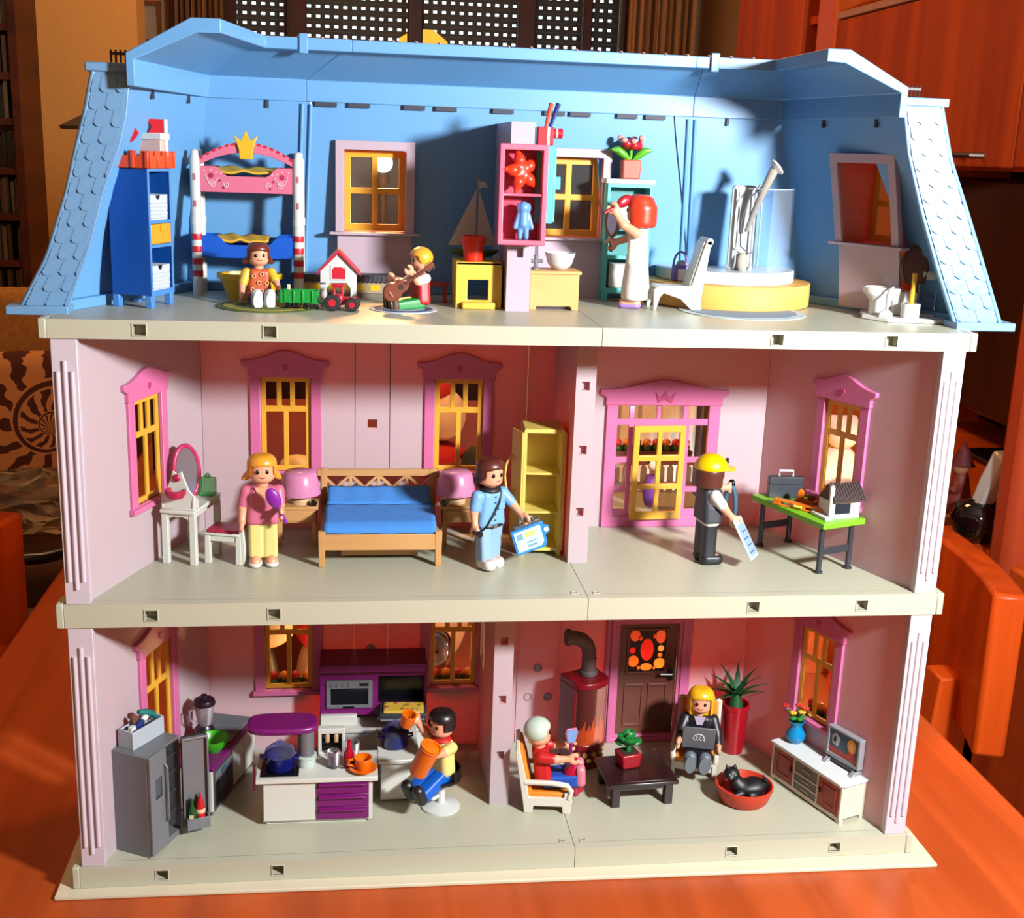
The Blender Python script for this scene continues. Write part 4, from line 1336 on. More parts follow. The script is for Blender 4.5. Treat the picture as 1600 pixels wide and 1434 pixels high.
def world_of(t, p):
    """local cm point of a thing -> world cm"""
    m = Matrix.Translation(t.location) @ t.rotation_euler.to_matrix().to_4x4() @ Matrix.Diagonal((*t.scale, 1))
    return tuple((m @ (Vector(p) * S)) / S)
# ================================================================ attic storey
M_white = mat('white_plastic', (236, 236, 230), 0.4)
M_gold = mat('crown_yellow', (246, 190, 40), 0.4)
M_ygold = mat('orange_yellow', (252, 172, 36), 0.45)
M_chrome = mat('chrome', (214, 214, 218), 0.18, metal=1.0)
M_terra = mat('terracotta_plastic', (214, 106, 82), 0.5)
M_dblue = mat('cabinet_blue', (16, 84, 178), 0.35)
M_lblue = mat('cabinet_edge_blue', (84, 150, 226), 0.4)
M_turq = mat('turquoise_plastic', (92, 206, 200), 0.4)
M_lwood = wood('toy_light_wood', (190, 140, 84), (208, 160, 104), scale=40, rough=0.5, axis='X', stretch=0.15)

# --- tall blue cabinet, baskets inside, castle on top
t = thing('tall_cabinet', 'tall blue narrow cabinet with an orange drawer by the left attic slope', 'cabinet', (-23.3, 6.75, F2), 70)
w, d, h = 1.39, 1.3, 8.25
MB().box(-w, -w + .14, -d, d, 0.75, h).obj('side_panel', M_dblue, t, bev=.03)
MB().box(w - .14, w, -d, d, 0.75, h).obj('side_panel', M_dblue, t, bev=.03)
MB().box(-w + .14, w - .14, d - .14, d, 0.75, h).obj('back_panel', M_dblue, t)
for z in (0.85, 3.62, 5.05, h - .16):
    MB().box(-w + .14, w - .14, -d + .02, d - .14, z, z + .16).obj('shelf', M_dblue, t, bev=.03)
MB().panel(-w, w, .72, h + .02, -d - .06, -d + .02, [(-w + .17, w - .17, 1.05, 3.6), (-w + .17, w - .17, 3.8, 5.03), (-w + .17, w - .17, 5.23, h - .17)]).obj('front_frame', M_lblue, t, bev=.02)
for x in (-w + .22, w - .22):
    for y in (-d + .22, d - .22):
        MB().box(x - .22, x + .22, y - .22, y + .22, 0, .76, top=(1.0, 1.0)).obj('leg', M_lblue, t, bev=.05)
dr = MB().box(-w + .2, w - .2, -d - .05, d - .3, 3.82, 5.0).obj('drawer', M_ygold, t, bev=.04)
MB().lathe([(0, -.02), (.2, 0), (.2, .07), (0, .09)], n=12).obj('knob', M_ygold, dr).matrix_local = Matrix.Translation(Vector((0, -d - .05, 4.75)) * S) @ Matrix.Rotation(R(90), 4, 'X')
def basket(label, z):
    b = thing('storage_basket', label, 'basket', (-23.3, 6.75, F2 + z), 70, 'white baskets in the blue cabinet')
    o = -d + .08
    hh = 1.5
    n = [(-1.06, 0), (1.06, 0), (1.14, hh), (.34, hh)] + arc((0, hh), .3, 0, -180, 8) + [(-.34, hh), (-1.14, hh)]
    MB().prism(n, o, o + .1).obj('front', mat('basket_white', (212, 222, 232), .5), b, bev=.02)
    for k in range(5):
        z2 = .14 + .22 * k
        MB().tube([(x, o - .01 + .02 * math.sin(x * 14 + k * PI), z2) for x in np.linspace(-1.02, 1.02, 19)], .05, 6).obj('weave', mat('basket_white', (212, 222, 232), .5), b)
    MB().box(-1.12, -1.02, o + .1, d - .3, 0, hh).obj('side', mat('basket_white', (212, 222, 232), .5), b)
    MB().box(1.02, 1.12, o + .1, d - .3, 0, hh).obj('side', mat('basket_white', (212, 222, 232), .5), b)
    MB().box(-1.02, 1.02, o + .1, d - .3, 0, .1).obj('bottom', mat('basket_white', (212, 222, 232), .5), b)
basket('white woven basket in the upper opening of the blue cabinet', 5.22)
basket('white woven basket in the bottom opening of the blue cabinet', 1.02)
t = thing('toy_castle', 'orange battlement tray with pink keep and red flags on the blue cabinet', 'toy castle', (-23.3, 6.75, F2 + 8.28), 70)
M_or = mat('castle_orange', (250, 84, 30), .35)
MB().panel(-1.55, 1.55, -1.5, 1.5, 0, .12).obj('floor', M_or, t).matrix_local = Matrix.Translation(Vector((0, 0, .12)) * S) @ Matrix.Rotation(R(-90), 4, 'X')
for k in range(4):
    T = at(0, 0, 0, rz=90 * k)
    mb = MB()
    mb.T = T
    mb.panel(-1.56, 1.56, 0, 1.0, -1.56, -1.38, [(-1.0, -.7, .72, 1.1), (-.15, .15, .72, 1.1), (.7, 1.0, .72, 1.1)])
    mb.obj('battlement', M_or, t, bev=.03)
    mb = MB()
    mb.T = T
    for x in (-1.42, -.5, .5, 1.42):
        mb = MB()
        mb.T = T
        mb.box(x - .1, x + .1, -1.64, -1.5, 0.02, .98)
        mb.obj('buttress', M_or, t, bev=.02)
MB().box(.35, 1.25, -1.3, 1.2, .12, 1.65).obj('keep', mat('keep_pink', (232, 196, 184), .5), t, bev=.04)
MB().box(.25, 1.35, -1.4, 1.3, 1.65, 2.05).obj('keep_top', M_white, t, bev=.04)
for x, y, sgn, hh in ((.95, -1.35, -1, 2.85), (-1.25, .5, 1, 2.4)):
    f = MB().cyl((x, y, .1), (x, y, hh), .13).obj('flag_pole', M_white, t)
    T = at(x, y, 0, rz=-70)
    mb = MB()
    mb.T = T
    mb.prism([(0, hh - 1.0), (0, hh), (-1.15, hh + .02), (-.8, hh - .45), (-1.1, hh - .95)] if sgn < 0 else [(0, hh - 1.0), (0, hh), (.9, hh), (1.2, hh - .4), (.8, hh - .9)], -.08, .08)
    mb.obj('flag', mat('flag_red', (222, 34, 46), .4), f, bev=.03)

# --- bunk bed
bx0, bx1, by0, by1 = -20.7, -14.1, 12.4, 14.7
t = thing('bunk_bed', 'toy bunk bed with pink upper rail, crown arch and red striped posts', 'bed', ((bx0 + bx1) / 2, by0, F2))
hw, dp = (bx1 - bx0) / 2, by1 - by0
M_cream = mat('bed_cream', (228, 232, 222), .4)
M_bpink = mat('bunk_pink', (232, 120, 150), .4)
M_bred = mat('stripe_red', (214, 34, 50), .4)
for x in (-hw, hw):
    for y in (0, dp):
        p = MB().lathe([(.34, 0), (.34, 4.6), (.38, 4.62), (.38, 5.1), (.34, 5.12), (.33, 8.9), (.24, 9.1), (.24, 9.35), (.1, 9.45), (0, 9.46)], (x, y, 0), 16).obj('post', M_cream, t)
        if y == 0:
            for z in (1.25, 2.05, 2.85, 3.65):
                MB().lathe([(.355, 0), (.36, .04), (.36, .36), (.355, .4)], (x, y, z), 16).obj('stripe', M_bred, p)
            for z in (6.0, 7.7):
                MB().box(x - .07, x + .07, y - .37, y - .3, z - .2, z + .2).obj('slot', mat('slot_pink', (206, 110, 120), .5), p)
def rail(y, z0, lowz, hiz, m, nm):
    up = []
    for i in range(25):
        u = -1 + 2 * i / 24
        k = min(max((abs(u) - .42) / .25, 0), 1)
        k = k * k * (3 - 2 * k)
        up.append((u * (hw - .3), lowz + (hiz - lowz) * k))
    return MB().prism([(-hw + .3, z0), (hw - .3, z0)] + up[::-1], y - .1, y + .1).obj(nm, m, t, bev=.03)
r = rail(0, 6.75, 7.8, 8.4, M_bpink, 'upper_rail')
# printed swirls and dots
for sx in (-1, 1):
    for cx, cz, r0 in ((2.2, 7.25, .26), (1.35, 7.22, .22)):
        pts = [(sx * (cx + r0 * (1 - q / 22) * math.cos(q * .55)), -.115, cz + r0 * (1 - q / 22) * math.sin(q * .55)) for q in range(20)]
        MB().tube(pts, .035, 5).obj('swirl_print', mat('print_pale', (250, 196, 206), .5), r)
    pts = [(sx * (2.65 - .9 * q / 10), -.115, 7.85 - .42 * math.sin(q * .42) - .05 * q) for q in range(11)]
    MB().tube(pts, .035, 5).obj('swirl_print', mat('print_pale', (250, 196, 206), .5), r)
    for cx, cz, q in ((2.28, 7.8, .17), (1.72, 7.5, .08), (1.5, 7.05, .09)):
        MB().cyl((sx * cx, -.09, cz), (sx * cx, -.125, cz), q, n=12).obj('dot_print', mat('print_crimson', (176, 30, 70), .5), r)
    for cx, cz in ((2.7, 8.1), (2.3, 8.15), (1.95, 8.0), (1.65, 7.95)):
        MB().cyl((sx * cx, -.09, cz), (sx * cx, -.125, cz), .06, n=10).obj('dot_print', mat('print_pale', (250, 196, 206), .5), r)
rail(dp, 6.75, 7.8, 8.4, mat('bunk_crimson', (150, 24, 44), .45), 'upper_rail')
rail(0, 2.5, 3.35, 3.95, mat('bunk_blue', (14, 96, 214), .35), 'lower_rail')
rail(dp, 2.5, 3.35, 3.95, mat('bunk_blue', (14, 96, 214), .35), 'lower_rail')
for z, m in ((6.8, mat('bunk_crimson', (150, 24, 44), .45)), (2.55, mat('bunk_blue', (14, 96, 214), .35))):
    MB().box(-hw + .3, hw - .3, .1, dp - .1, z, z + .2).obj('bed_base', m, t)
    for x in (-hw, hw):
        MB().box(x - .09, x + .09, .1, dp - .1, z, z + 1.5).obj('end_panel', m, t, bev=.03)
top = [(u * (hw - .1), 8.75 + 1.2 * (1 - u * u)) for u in np.linspace(-1, 1, 21)]
bot = [(u * (hw - .1), 8.35 + .95 * (1 - u * u)) for u in np.linspace(1, -1, 21)]
a = MB().prism(top + bot, -.1, .16).obj('arch', M_bpink, t, bev=.03)
for k in range(15):
    u = -0.9 + 1.8 * k / 14
    if abs(u) < .16:
        continue
    x, z = u * (hw - .1), 8.72 + 1.2 * (1 - u * u)
    mb = MB()
    mb.T = at(x, 0, z, ry=math.degrees(math.atan(2 * u * 1.2 / (hw - .1))))
    mb.box(-.11, .11, -.13, .02, -.1, .06).obj('bead', M_bred, a)
MB().prism([(-.42, 8.9), (.42, 8.9), (.46, 9.5), (.78, 10.45), (.3, 10.05), (0, 10.75), (-.3, 10.05), (-.78, 10.45), (-.46, 9.5)], -.3, -.08).obj('crown', M_gold, a, bev=.05)
def bl(label, z, x0, x1):
    n = 18
    rings = []
    for j in range(8):
        y = .2 + (dp - .4) * j / 7
        rings.append([(x0 + (x1 - x0) * i / n, y, z + .1 * math.sin(i * .9 + j * .5) * math.sin(i * .21) + .28 * j / 7) for i in range(n + 1)])
    mb = MB()
    mb.loft(rings, closed=False, caps=False)
    o = mb.obj('blanket', mat('blanket_yellow', (244, 190, 48), .9), smooth=60)
    s = o.modifiers.new('solid', 'SOLIDIFY')
    s.thickness = .12 * S
    o.location = Vector(((bx0 + bx1) / 2, by0, F2)) * S
    tag(o, label, 'blanket', 'yellow blankets on the bunk bed')
bl('rumpled yellow blanket on the upper bunk under the crown', 8.1, -2.5, 2.3)
bl('yellow blanket on the lower blue bunk', 3.65, -2.2, 1.3)

# --- tub, rugs, toys on the floor
t = thing('toy_tub', 'yellow oval toy tub behind the seated girl under the bunk bed', 'tub', (-17.2, 10.9, F2))
prf = [(0, .06), (1.45, .0), (1.75, .9), (1.95, 1.3), (2.12, 1.34), (2.12, 1.68), (1.96, 1.68), (1.9, 1.45), (1.6, .4), (0, .35)]
mb = MB().lathe(prf, n=28)
mb.v = [(x, y * .62, z) for x, y, z in mb.v]
mb.obj('tub', mat('tub_yellow', (250, 200, 20), .4), t, smooth=40)
mb = MB().lathe([(1.72, 1.2), (1.72, 1.3), (0, 1.5)], n=20)
mb.v = [(x, y * .6, z) for x, y, z in mb.v]
mb.obj('toys', mat('tub_contents', (150, 76, 30), .6, var=.4), t)
def rug(label, c, r, rgb, rgb2, cat='rug', n=3):
    t = thing('round_rug', label, cat, (c[0], c[1], F2))
    MB().lathe([(0, 0), (r, 0), (r, .05), (0, .06)], n=48).obj('border', mat('rug_%d_%d' % rgb[:2], rgb, .8), t)
    for k in range(n):
        rr = r * (.86 - .22 * k)
        MB().lathe([(0, .05), (rr, .05), (rr, .075 + k * .008), (0, .075 + k * .008)], n=40).obj('ring', mat('rug_%d_%d' % ((rgb, rgb2)[(k + 1) % 2][:2]), (rgb, rgb2)[(k + 1) % 2], .85), t)
rug('round olive green rug under the seated girl', (-15.8, 7.1), 3.2, (86, 104, 38), (170, 158, 56))
rug('round blue rug with pale rim under the guitar player', (-7.3, 6.9), 2.15, (196, 206, 220), (74, 96, 140))
rug('round grey blue bath mat before the shower', (15.6, 8.7), 4.25, (206, 222, 222), (140, 164, 184), n=1)
M_tgreen = mat('wagon_green', (20, 160, 60), .35)
t = thing('toy_wagon', 'green toy wagon by the feet of the seated girl', 'toy wagon', (-13.8, 6.3, F2 + .06), -4)
MB().panel(-1.2, 1.2, .42, 1.12, -.5, -.4).obj('side', M_tgreen, t, bev=.03)
MB().panel(-1.2, 1.2, .42, 1.12, .4, .5).obj('side', M_tgreen, t, bev=.03)
MB().box(-1.2, -1.1, -.5, .5, .42, 1.12).obj('end', M_tgreen, t, bev=.03)
MB().box(1.1, 1.2, -.5, .5, .42, 1.12).obj('end', M_tgreen, t, bev=.03)
MB().box(-1.2, 1.45, -.5, .5, .34, .46).obj('bed', M_tgreen, t, bev=.03)
for x in (-.85, -.3, .25, .85):
    MB().box(x - .05, x + .05, -.57, -.5, .42, 1.12).obj('rib', M_tgreen, t, bev=.02)
MB().box(-.75, -.55, -.2, .0, 1.12, 1.45).obj('peg', mat('peg_ivory', (226, 220, 180), .5), t, bev=.03)
for x in (-.65, -.1, .45):
    for y in (-.52, .52):
        MB().cyl((x, y - .1, .2), (x, y + .1, .2), .2).obj('wheel', M_black, t, bev=.02)
t = thing('toy_tractor', 'small red toy tractor with black wheels in front of the barn', 'toy tractor', (-11.1, 5.9, F2 + .0), -6)
M_trac = mat('tractor_red', (214, 34, 56), .35)
MB().box(-.25, .85, -.3, .3, .35, .85, top=(.95, .9)).obj('bonnet', M_trac, t, bev=.1)
MB().box(-.75, .0, -.38, .38, .4, 1.0).obj('chassis', M_trac, t, bev=.1)
c = MB().panel(-.6, .05, .95, 1.55, -.33, .33, [(-.48, -.06, 1.02, 1.42)]).obj('cab', M_trac, t, bev=.04)
MB().box(-.68, .13, -.4, .4, 1.5, 1.64).obj('roof', M_trac, t, bev=.06)
for x, r0, y in ((-.6, .52, .52), (.6, .42, .45)):
    for s in (-1, 1):
        wl = MB().cyl((x, s * (y - .16), r0), (x, s * (y + .16), r0), r0, n=20).obj('wheel', mat('tyre_black', (34, 32, 34), .7), t, bev=.06)
        MB().cyl((x, s * (y + .15), r0), (x, s * (y + .2), r0), r0 * .45, n=12).obj('hub', M_trac, wl)
        for k in range(10):
            a = 2 * PI * k / 10
            mb = MB()
            mb.T = Matrix.Translation((x, s * y, r0)) @ Matrix.Rotation(a, 4, 'Y')
            mb.box(-.05, .05, -.16, .16, r0 - .03, r0 + .03).obj('tread', mat('tyre_black', (34, 32, 34), .7), wl)
t = thing('toy_barn', 'white toy barn with red gable roof behind the tractor', 'toy barn', (-11.4, 8.6, F2))
M_bw = mat('barn_white', (224, 226, 224), .45)
g = [(-1.15, 0), (-.75, 0), (-.75, 1.15), (-.5, 1.5), (.5, 1.5), (.75, 1.15), (.75, 0), (1.15, 0), (1.15, 2.25), (0, 3.35), (-1.15, 2.25)]
for y in (-.9, .8):
    f = MB().prism(g, y, y + .12).obj('gable_wall', M_bw, t, bev=.02)
    if y < 0:
        MB().prism([(-.42, 1.75), (.42, 1.75), (.42, 2.3), (.2, 2.55), (-.2, 2.55), (-.42, 2.3)], y - .03, y + .02).obj('loft_door', M_trac, f)
        MB().panel(-.5, .5, 1.66, 2.62, y - .05, y, [(-.42, .42, 1.75, 2.5)]).obj('loft_frame', M_bw, f)
for s in (-1, 1):
    MB().box(s * 1.09 - .06, s * 1.09 + .06, -.78, .8, 1.3, 2.3).obj('side_wall', M_bw, t)
    MB().prism([(s * 1.42, 1.95), (s * 1.36, 2.15), (0, 3.62), (0, 3.35)], -1.1, 1.0).obj('roof_slope', M_trac, t, bev=.03)
MB().box(-1.05, -.8, -1.02, -.92, 1.42, 1.52).obj('latch', mat('grey_metal', (120, 120, 124), .4), t)
t = thing('toy_train', 'grey roofed toy railway carriage with yellow windows along the back wall', 'toy train', (-11.0, 13.2, F2))
MB().box(-3.6, 3.6, -.65, .65, .0, .3).obj('chassis', mat('train_grey', (128, 116, 104), .5), t, bev=.05)
MB().box(-3.5, 3.5, -.6, .6, .3, 1.1).obj('body', mat('train_beige', (176, 158, 134), .5), t, bev=.05)
for k in range(7):
    x = -3.0 + k
    MB().box(x - .33, x + .33, -.64, -.58, .5, .9).obj('window', mat('train_yellow', (236, 196, 30), .4), t)
MB().prism([(3.7, 1.05), (3.6, 1.55), (-3.6, 1.55), (-3.7, 1.05)], -.75, .75).obj('roof', mat('train_roof', (62, 64, 72), .5), t, bev=.05)
for k in range(24):
    x = -3.5 + k * .3
    MB().box(x - .05, x + .05, -.8, -.72, 1.05, 1.5).obj('roof_rib', mat('train_roof', (62, 64, 72), .5), t)

# --- children
girl, hands = figure('toy girl figure in flowered orange dress sitting on the green rug', (-16.4, 8.1, F2 + .09), 12, (18, 18, 12), (48, 12, 6), leg=88, lower_z=.45, scale=.76, top=(206, 92, 40), legs=(58, 60, 88), shoe=(226, 230, 232), sole=(222, 228, 232), hair=(112, 48, 34), style='flip', sleeve_rgb=(248, 206, 60), top_name='dress')
for x, z in ((-.5, 2.3), (.15, 2.45), (-.1, 1.75), (.55, 1.7), (-.62, 1.2), (.1, 1.05)):
    y = -.66
    MB().tube([(x + .15 * math.cos(q), y - .02, z + .15 * math.sin(q)) for q in np.linspace(0, 2 * PI, 11)[:-1]], .05, 5, closed=True).obj('flower_print', mat('print_peach', (250, 176, 120), .5), girl)
boy, bh = figure('blond toy boy figure in red tunic playing a guitar on the blue rug', (-6.2, 7.4, F2 + .09), -68, (62, 42, 4), (78, 62, 10), leg=84, lower_z=.45, scale=.76, top=(206, 30, 34), legs=(24, 150, 64), shoe=(98, 72, 58), hair=(250, 184, 50), style='cap', sleeve_rgb=(236, 232, 222), top_name='tunic', sole=(92, 70, 58))
MB().prism([(-.55, .55), (-.1, .5), (0, 1.4), (-.3, 1.9), (-.6, 1.5)], .60, .66, 'yz').obj('green_patch', mat('patch_green', (30, 110, 48), .5), boy)
g = thing('toy_guitar', 'brown toy guitar held by the blond boy', 'guitar', (-7.6, 5.75, F2 + 1.55), 0)
g.rotation_euler = (R(8), R(-36), R(4))
M_gt = mat('guitar_brown', (132, 64, 38), .35)
def gbody(P):
    return np.maximum(umin([sd_ell(P, (-.55, 0, 0), (.62, 2, .58)), sd_ell(P, (.15, 0, 0), (.46, 2, .42))], .12), np.abs(P[..., 1]) - .2)
gb = sdf_obj('body', gbody, (-1.3, -.35, -.75), (.8, .35, .75), .06, M_gt, g)
MB().box(.4, 2.0, -.26, -.1, -.1, .1).obj('neck', mat('guitar_neck', (108, 48, 32), .4), g, bev=.03)
hd = MB().box(1.95, 2.55, -.24, -.08, -.15, .15).obj('headstock', M_gt, g, bev=.03)
for k in range(3):
    for s in (-1, 1):
        MB().cyl((2.08 + .18 * k, -.16, s * .15), (2.08 + .18 * k, -.16, s * .27), .045, n=8).obj('peg', M_gt, hd)
MB().cyl((.05, -.2, 0), (.05, -.22, 0), .18, n=16).obj('sound_hole', mat('hole_dark', (40, 18, 12), .6), gb)
MB().box(-.75, -.65, -.28, -.2, -.2, .2).obj('bridge', mat('bridge_peach', (206, 130, 96), .5), gb)

# --- yellow desk with cup and sailboat, red stool
M_desk = mat('desk_yellow', (250, 206, 76), .4)
t = thing('play_desk', 'yellow toy play desk with arched opening beside the partition post', 'desk', (-2.4, 8.0, F2))
MB().panel(-1.5, 1.5, 0, 3.0, 0, .25, [(-.72, .62, .55, 1.85)]).obj('front_panel', M_desk, t, bev=.06)
for s in (-1, 1):
    MB().box(s * 1.38 - .12, s * 1.38 + .12, .25, 3.2, 0, 2.8).obj('side_panel', M_desk, t, bev=.04)
MB().box(-1.5, 1.5, .0, 3.3, 2.78, 3.0).obj('top', M_desk, t, bev=.05)
MB().box(-1.1, 1.05, -.55, 0, 0, .45).obj('step', M_desk, t, bev=.08)
for x in (-1.38, 1.38):
    MB().box(x - .12, x + .12, -.1, 0, 0, 2.6).obj('stile', M_desk, t, bev=.03)
t = thing('toy_bucket', 'red toy bucket standing on the yellow desk', 'bucket', (-2.75, 8.75, F2 + 3.0))
MB().lathe([(0, 0), (.6, 0), (.72, 1.15), (.8, 1.16), (.83, 1.62), (.72, 1.62), (.66, 1.1), (.52, .12), (0, .1)], n=28).obj('bucket', mat('bucket_red', (250, 50, 24), .3), t, smooth=40)
t = thing('toy_sailboat', 'toy sailboat with two pale grey sails behind the red bucket', 'toy boat', (-2.5, 10.6, F2 + 3.0))
sdf_obj('hull', lambda P: np.maximum(sd_ell(P, (0, 0, .7), (1.7, .5, .7)), P[..., 2] - .62), (-2, -.7, -.1), (2, .7, .8), .08, mat('hull_green', (70, 110, 44), .4), t)
MB().cyl((0.12, 0, .5), (.12, 0, 5.2), .05).obj('mast', mat('mast_grey', (150, 148, 146), .4), t)
M_sail = mat('sail_grey', (206, 204, 200), .6)
MB().prism([(-1.75, .85), (.02, .85), (.05, 4.5)], -.03, .03).obj('sail', M_sail, t)
MB().prism([(.2, .85), (1.45, .85), (.2, 4.5)], -.03, .03).obj('sail', M_sail, t)
MB().prism([(.12, 4.55), (.12, 5.15), (.35, 5.0), (.6, 5.0), (.85, 4.62), (.55, 4.66), (.3, 4.55)], -.03, .03).obj('pennant', M_sail, t)
t = thing('toy_stool', 'small dark red toy table behind the yellow desk', 'table', (-5.1, 11.0, F2))
MB().box(-1.0, 1.0, -.6, .6, 1.1, 1.35).obj('top', mat('stool_red', (170, 20, 46), .4), t, bev=.06)
for x in (-.75, .75):
    for y in (-.4, .4):
        MB().box(x - .12, x + .12, y - .12, y + .12, 0, 1.1).obj('leg', mat('stool_red', (170, 20, 46), .4), t)

# --- pink wall box on the post, starfish and little blue doll inside
M_bx = mat('box_pink', (240, 110, 140), .4)
t = thing('wall_box', 'pink open wall box hanging on the attic post', 'shelf', (-.1, 6.86, 40.65))
MB().panel(-1.4, 1.4, 0, 5.95, -1.6, -.12, [(-1.18, 1.18, .24, 2.92), (-1.18, 1.18, 3.08, 5.7)]).obj('carcass', M_bx, t, bev=.08)
MB().box(-1.2, 1.2, -.14, 0, .2, 5.8).obj('back', mat('box_crimson', (226, 60, 96), .45), t)
MB().panel(-1.5, 1.5, -.06, 6.05, -1.68, -1.56, [(-1.2, 1.2, .24, 5.7)]).obj('front_rim', M_bx, t, bev=.05)
MB().box(-.9, .9, -1.3, -.2, -.14, 0).obj('bracket', M_bx, t, bev=.03)
def star(P):
    ds = []
    for k in range(5):
        a = R(90 + 72 * k + 12)
        e = np.array([math.cos(a) * 1.3, 0, math.sin(a) * 1.42])
        ds.append(sd_cap(P, (0, 0, 0), e * .5, .22, .36))
        ds.append(sd_cap(P, e * .5, e, .36, .1))
    return umin(ds, .12)
o = sdf_obj('starfish', star, (-1.5, -.5, -1.5), (1.5, .5, 1.5), .07, mat('starfish_red', (250, 60, 28), .35))
o.location = Vector((-.15, 5.75, 45.05)) * S
o.rotation_euler = (R(-8), 0, R(24))
tag(o, 'orange red starfish in the top half of the pink wall box', 'starfish')
def doll(P):
    return umin([sd_ell(P, (0, 0, 1.95), (.36, .34, .4)), sd_ell(P, (-.32, 0, 1.95), (.14, .16, .3)), sd_ell(P, (.32, 0, 1.95), (.14, .16, .3)), sd_cap(P, (0, 0, 1.5), (0, 0, .95), .3, .34), sd_cap(P, (-.3, 0, 1.5), (-.52, -.05, .75), .16, .15), sd_cap(P, (.3, 0, 1.5), (.52, -.05, .75), .16, .15), sd_cap(P, (-.19, 0, .9), (-.2, 0, .14), .19, .17), sd_cap(P, (.19, 0, .9), (.2, 0, .14), .19, .17)], .06)
o = sdf_obj('toy_doll', doll, (-.9, -.6, -.15), (.9, .6, 2.6), .055, mat('doll_blue', (106, 160, 224), .45))
o.location = Vector((.05, 5.75, 40.91)) * S
tag(o, 'small light blue doll standing in the lower half of the pink wall box', 'doll')
# turquoise mirror cabinet on the bathroom side, beaker with brushes
t = thing('mirror_cabinet', 'turquoise bathroom cabinet on the right side of the attic post', 'cabinet', (.84, 6.2, 41.9))
MB().box(.0, 1.1, 0, 2.4, 0, 4.75).obj('carcass', M_turq, t, bev=.05)
MB().box(1.1, 1.24, .05, 2.35, .1, 4.65).obj('door', mat('turquoise_light', (120, 226, 210), .35), t, bev=.03)
MB().box(1.2, 1.55, .05, .35, 2.1, 2.9).obj('handle', M_turq, t, bev=.05)
MB().lathe([(.16, -.5), (.16, 0)], (.4, .5, 0), 10).obj('stub', M_chrome, t)
t = thing('toothbrush_holder', 'red and white beaker holder with toothbrushes on the turquoise cabinet', 'beaker', (1.45, 7.0, 46.68))
MB().box(-.55, .45, -.35, .4, 0, 1.12).obj('beaker', mat('beaker_red', (206, 24, 44), .35), t, bev=.05)
MB().box(.05, .2, -.36, -.33, 0, 1.12).obj('stripe', M_white, t)
MB().cyl((.45, 0, .75), (1.05, 0, .75), .3).obj('ring_cup', mat('beaker_red', (206, 24, 44), .35), t, bev=.03)
MB().cyl((.62, 0, .75), (.72, 0, .75), .32).obj('stripe', M_white, t)
for x0, x1, m in ((-.1, .3, mat('brush_orange', (240, 84, 40), .4)), (.1, .75, mat('brush_navy', (26, 50, 130), .4))):
    MB().tube([(x0, .1, .6), (x0 + (x1 - x0) * .6, .1, 1.8), (x1, .1, 2.55)], [.1, .13, .16], 8).obj('toothbrush', m, t)

# --- wash stand
t = thing('wash_stand', 'light wooden wash stand with a white bowl basin beside the post', 'washstand', (2.55, 7.8, F2))
MB().prism([(-1.62, 0), (-1.2, 0), (-1.15, .25), (1.1, .25), (1.2, 0), (1.62, 0), (1.62, 2.35), (-1.62, 2.35)], 0, 2.3).obj('cabinet', M_lwood, t, bev=.04)
MB().box(-1.75, 1.75, -.12, 2.4, 2.33, 2.55).obj('top', M_lwood, t, bev=.05)
MB().lathe([(0, 2.56), (.45, 2.56), (.8, 2.95), (1.02, 3.68), (.95, 3.68), (.72, 3.0), (0, 2.75)], (.45, 1.0, 0), 32).obj('basin', mat('porcelain', (242, 240, 234), .2), t, smooth=50)
f = MB().lathe([(.26, 2.5), (.26, 2.7), (.15, 2.75), (.15, 3.5)], (-1.15, .9, 0), 14).obj('tap', mat('tap_grey', (128, 130, 134), .3), t)
MB().cyl((-1.6, .9, 3.1), (-.7, .9, 3.1), .12).obj('tap_lever', mat('tap_grey', (128, 130, 134), .3), f)
MB().tube([(-1.15, .9, 3.4), (-1.15, .9, 4.6), (-1.0, .9, 5.0), (-.6, .9, 5.15)], .11, 8).obj('spout', M_chrome, f)

# --- turquoise shelf with towels and flower pot
t = thing('bath_shelf', 'turquoise open bathroom shelf with white top below the potted flowers', 'shelf', (8.5, 13.4, F2))
for x in (-1.55, 1.42):
    MB().box(x, x + .14, 0, 1.7, .6, 8.1).obj('side_panel', M_turq, t, bev=.03)
MB().box(-1.45, 1.45, 1.58, 1.7, .6, 8.1).obj('back_panel', mat('turquoise_dark', (40, 150, 150), .45), t)
for z in (.75, 3.0, 4.95):
    MB().box(-1.42, 1.42, .02, 1.6, z, z + .14).obj('shelf', M_turq, t, bev=.03)
MB().panel(-1.6, 1.6, .55, 8.12, -.08, .02, [(-1.38, 1.38, .95, 2.95), (-1.38, 1.38, 3.2, 4.9), (-1.38, 1.38, 5.15, 7.85)]).obj('front_frame', M_turq, t, bev=.02)
MB().box(-1.75, 1.75, -.15, 1.75, 8.1, 8.42).obj('top', M_white, t, bev=.06)
for x in (-1.4, 1.4):
    for y in (.15, 1.5):
        MB().box(x - .18, x + .18, y - .15, y + .15, 0, .6).obj('leg', M_turq, t, bev=.04)
MB().lathe([(0, 0), (.1, 0), (.1, .08), (0, .1)], (.3, -.1, 4.35), 10).obj('knob', M_turq, t)
for i, (z, hh) in enumerate(((.9, 1.7), (5.1, 1.7))):
    o = MB().box(-1.15, .65, .1, 1.4, 0, hh).obj('towel', mat('towel_white', (238, 236, 228), .9), bev=.18)
    o.location = Vector((8.5, 13.4, F2 + z)) * S
    tag(o, ('folded white towel on the bottom board of the turquoise shelf', 'folded white towel in the top bay of the turquoise shelf')[i], 'towel', 'towels in the turquoise shelf')
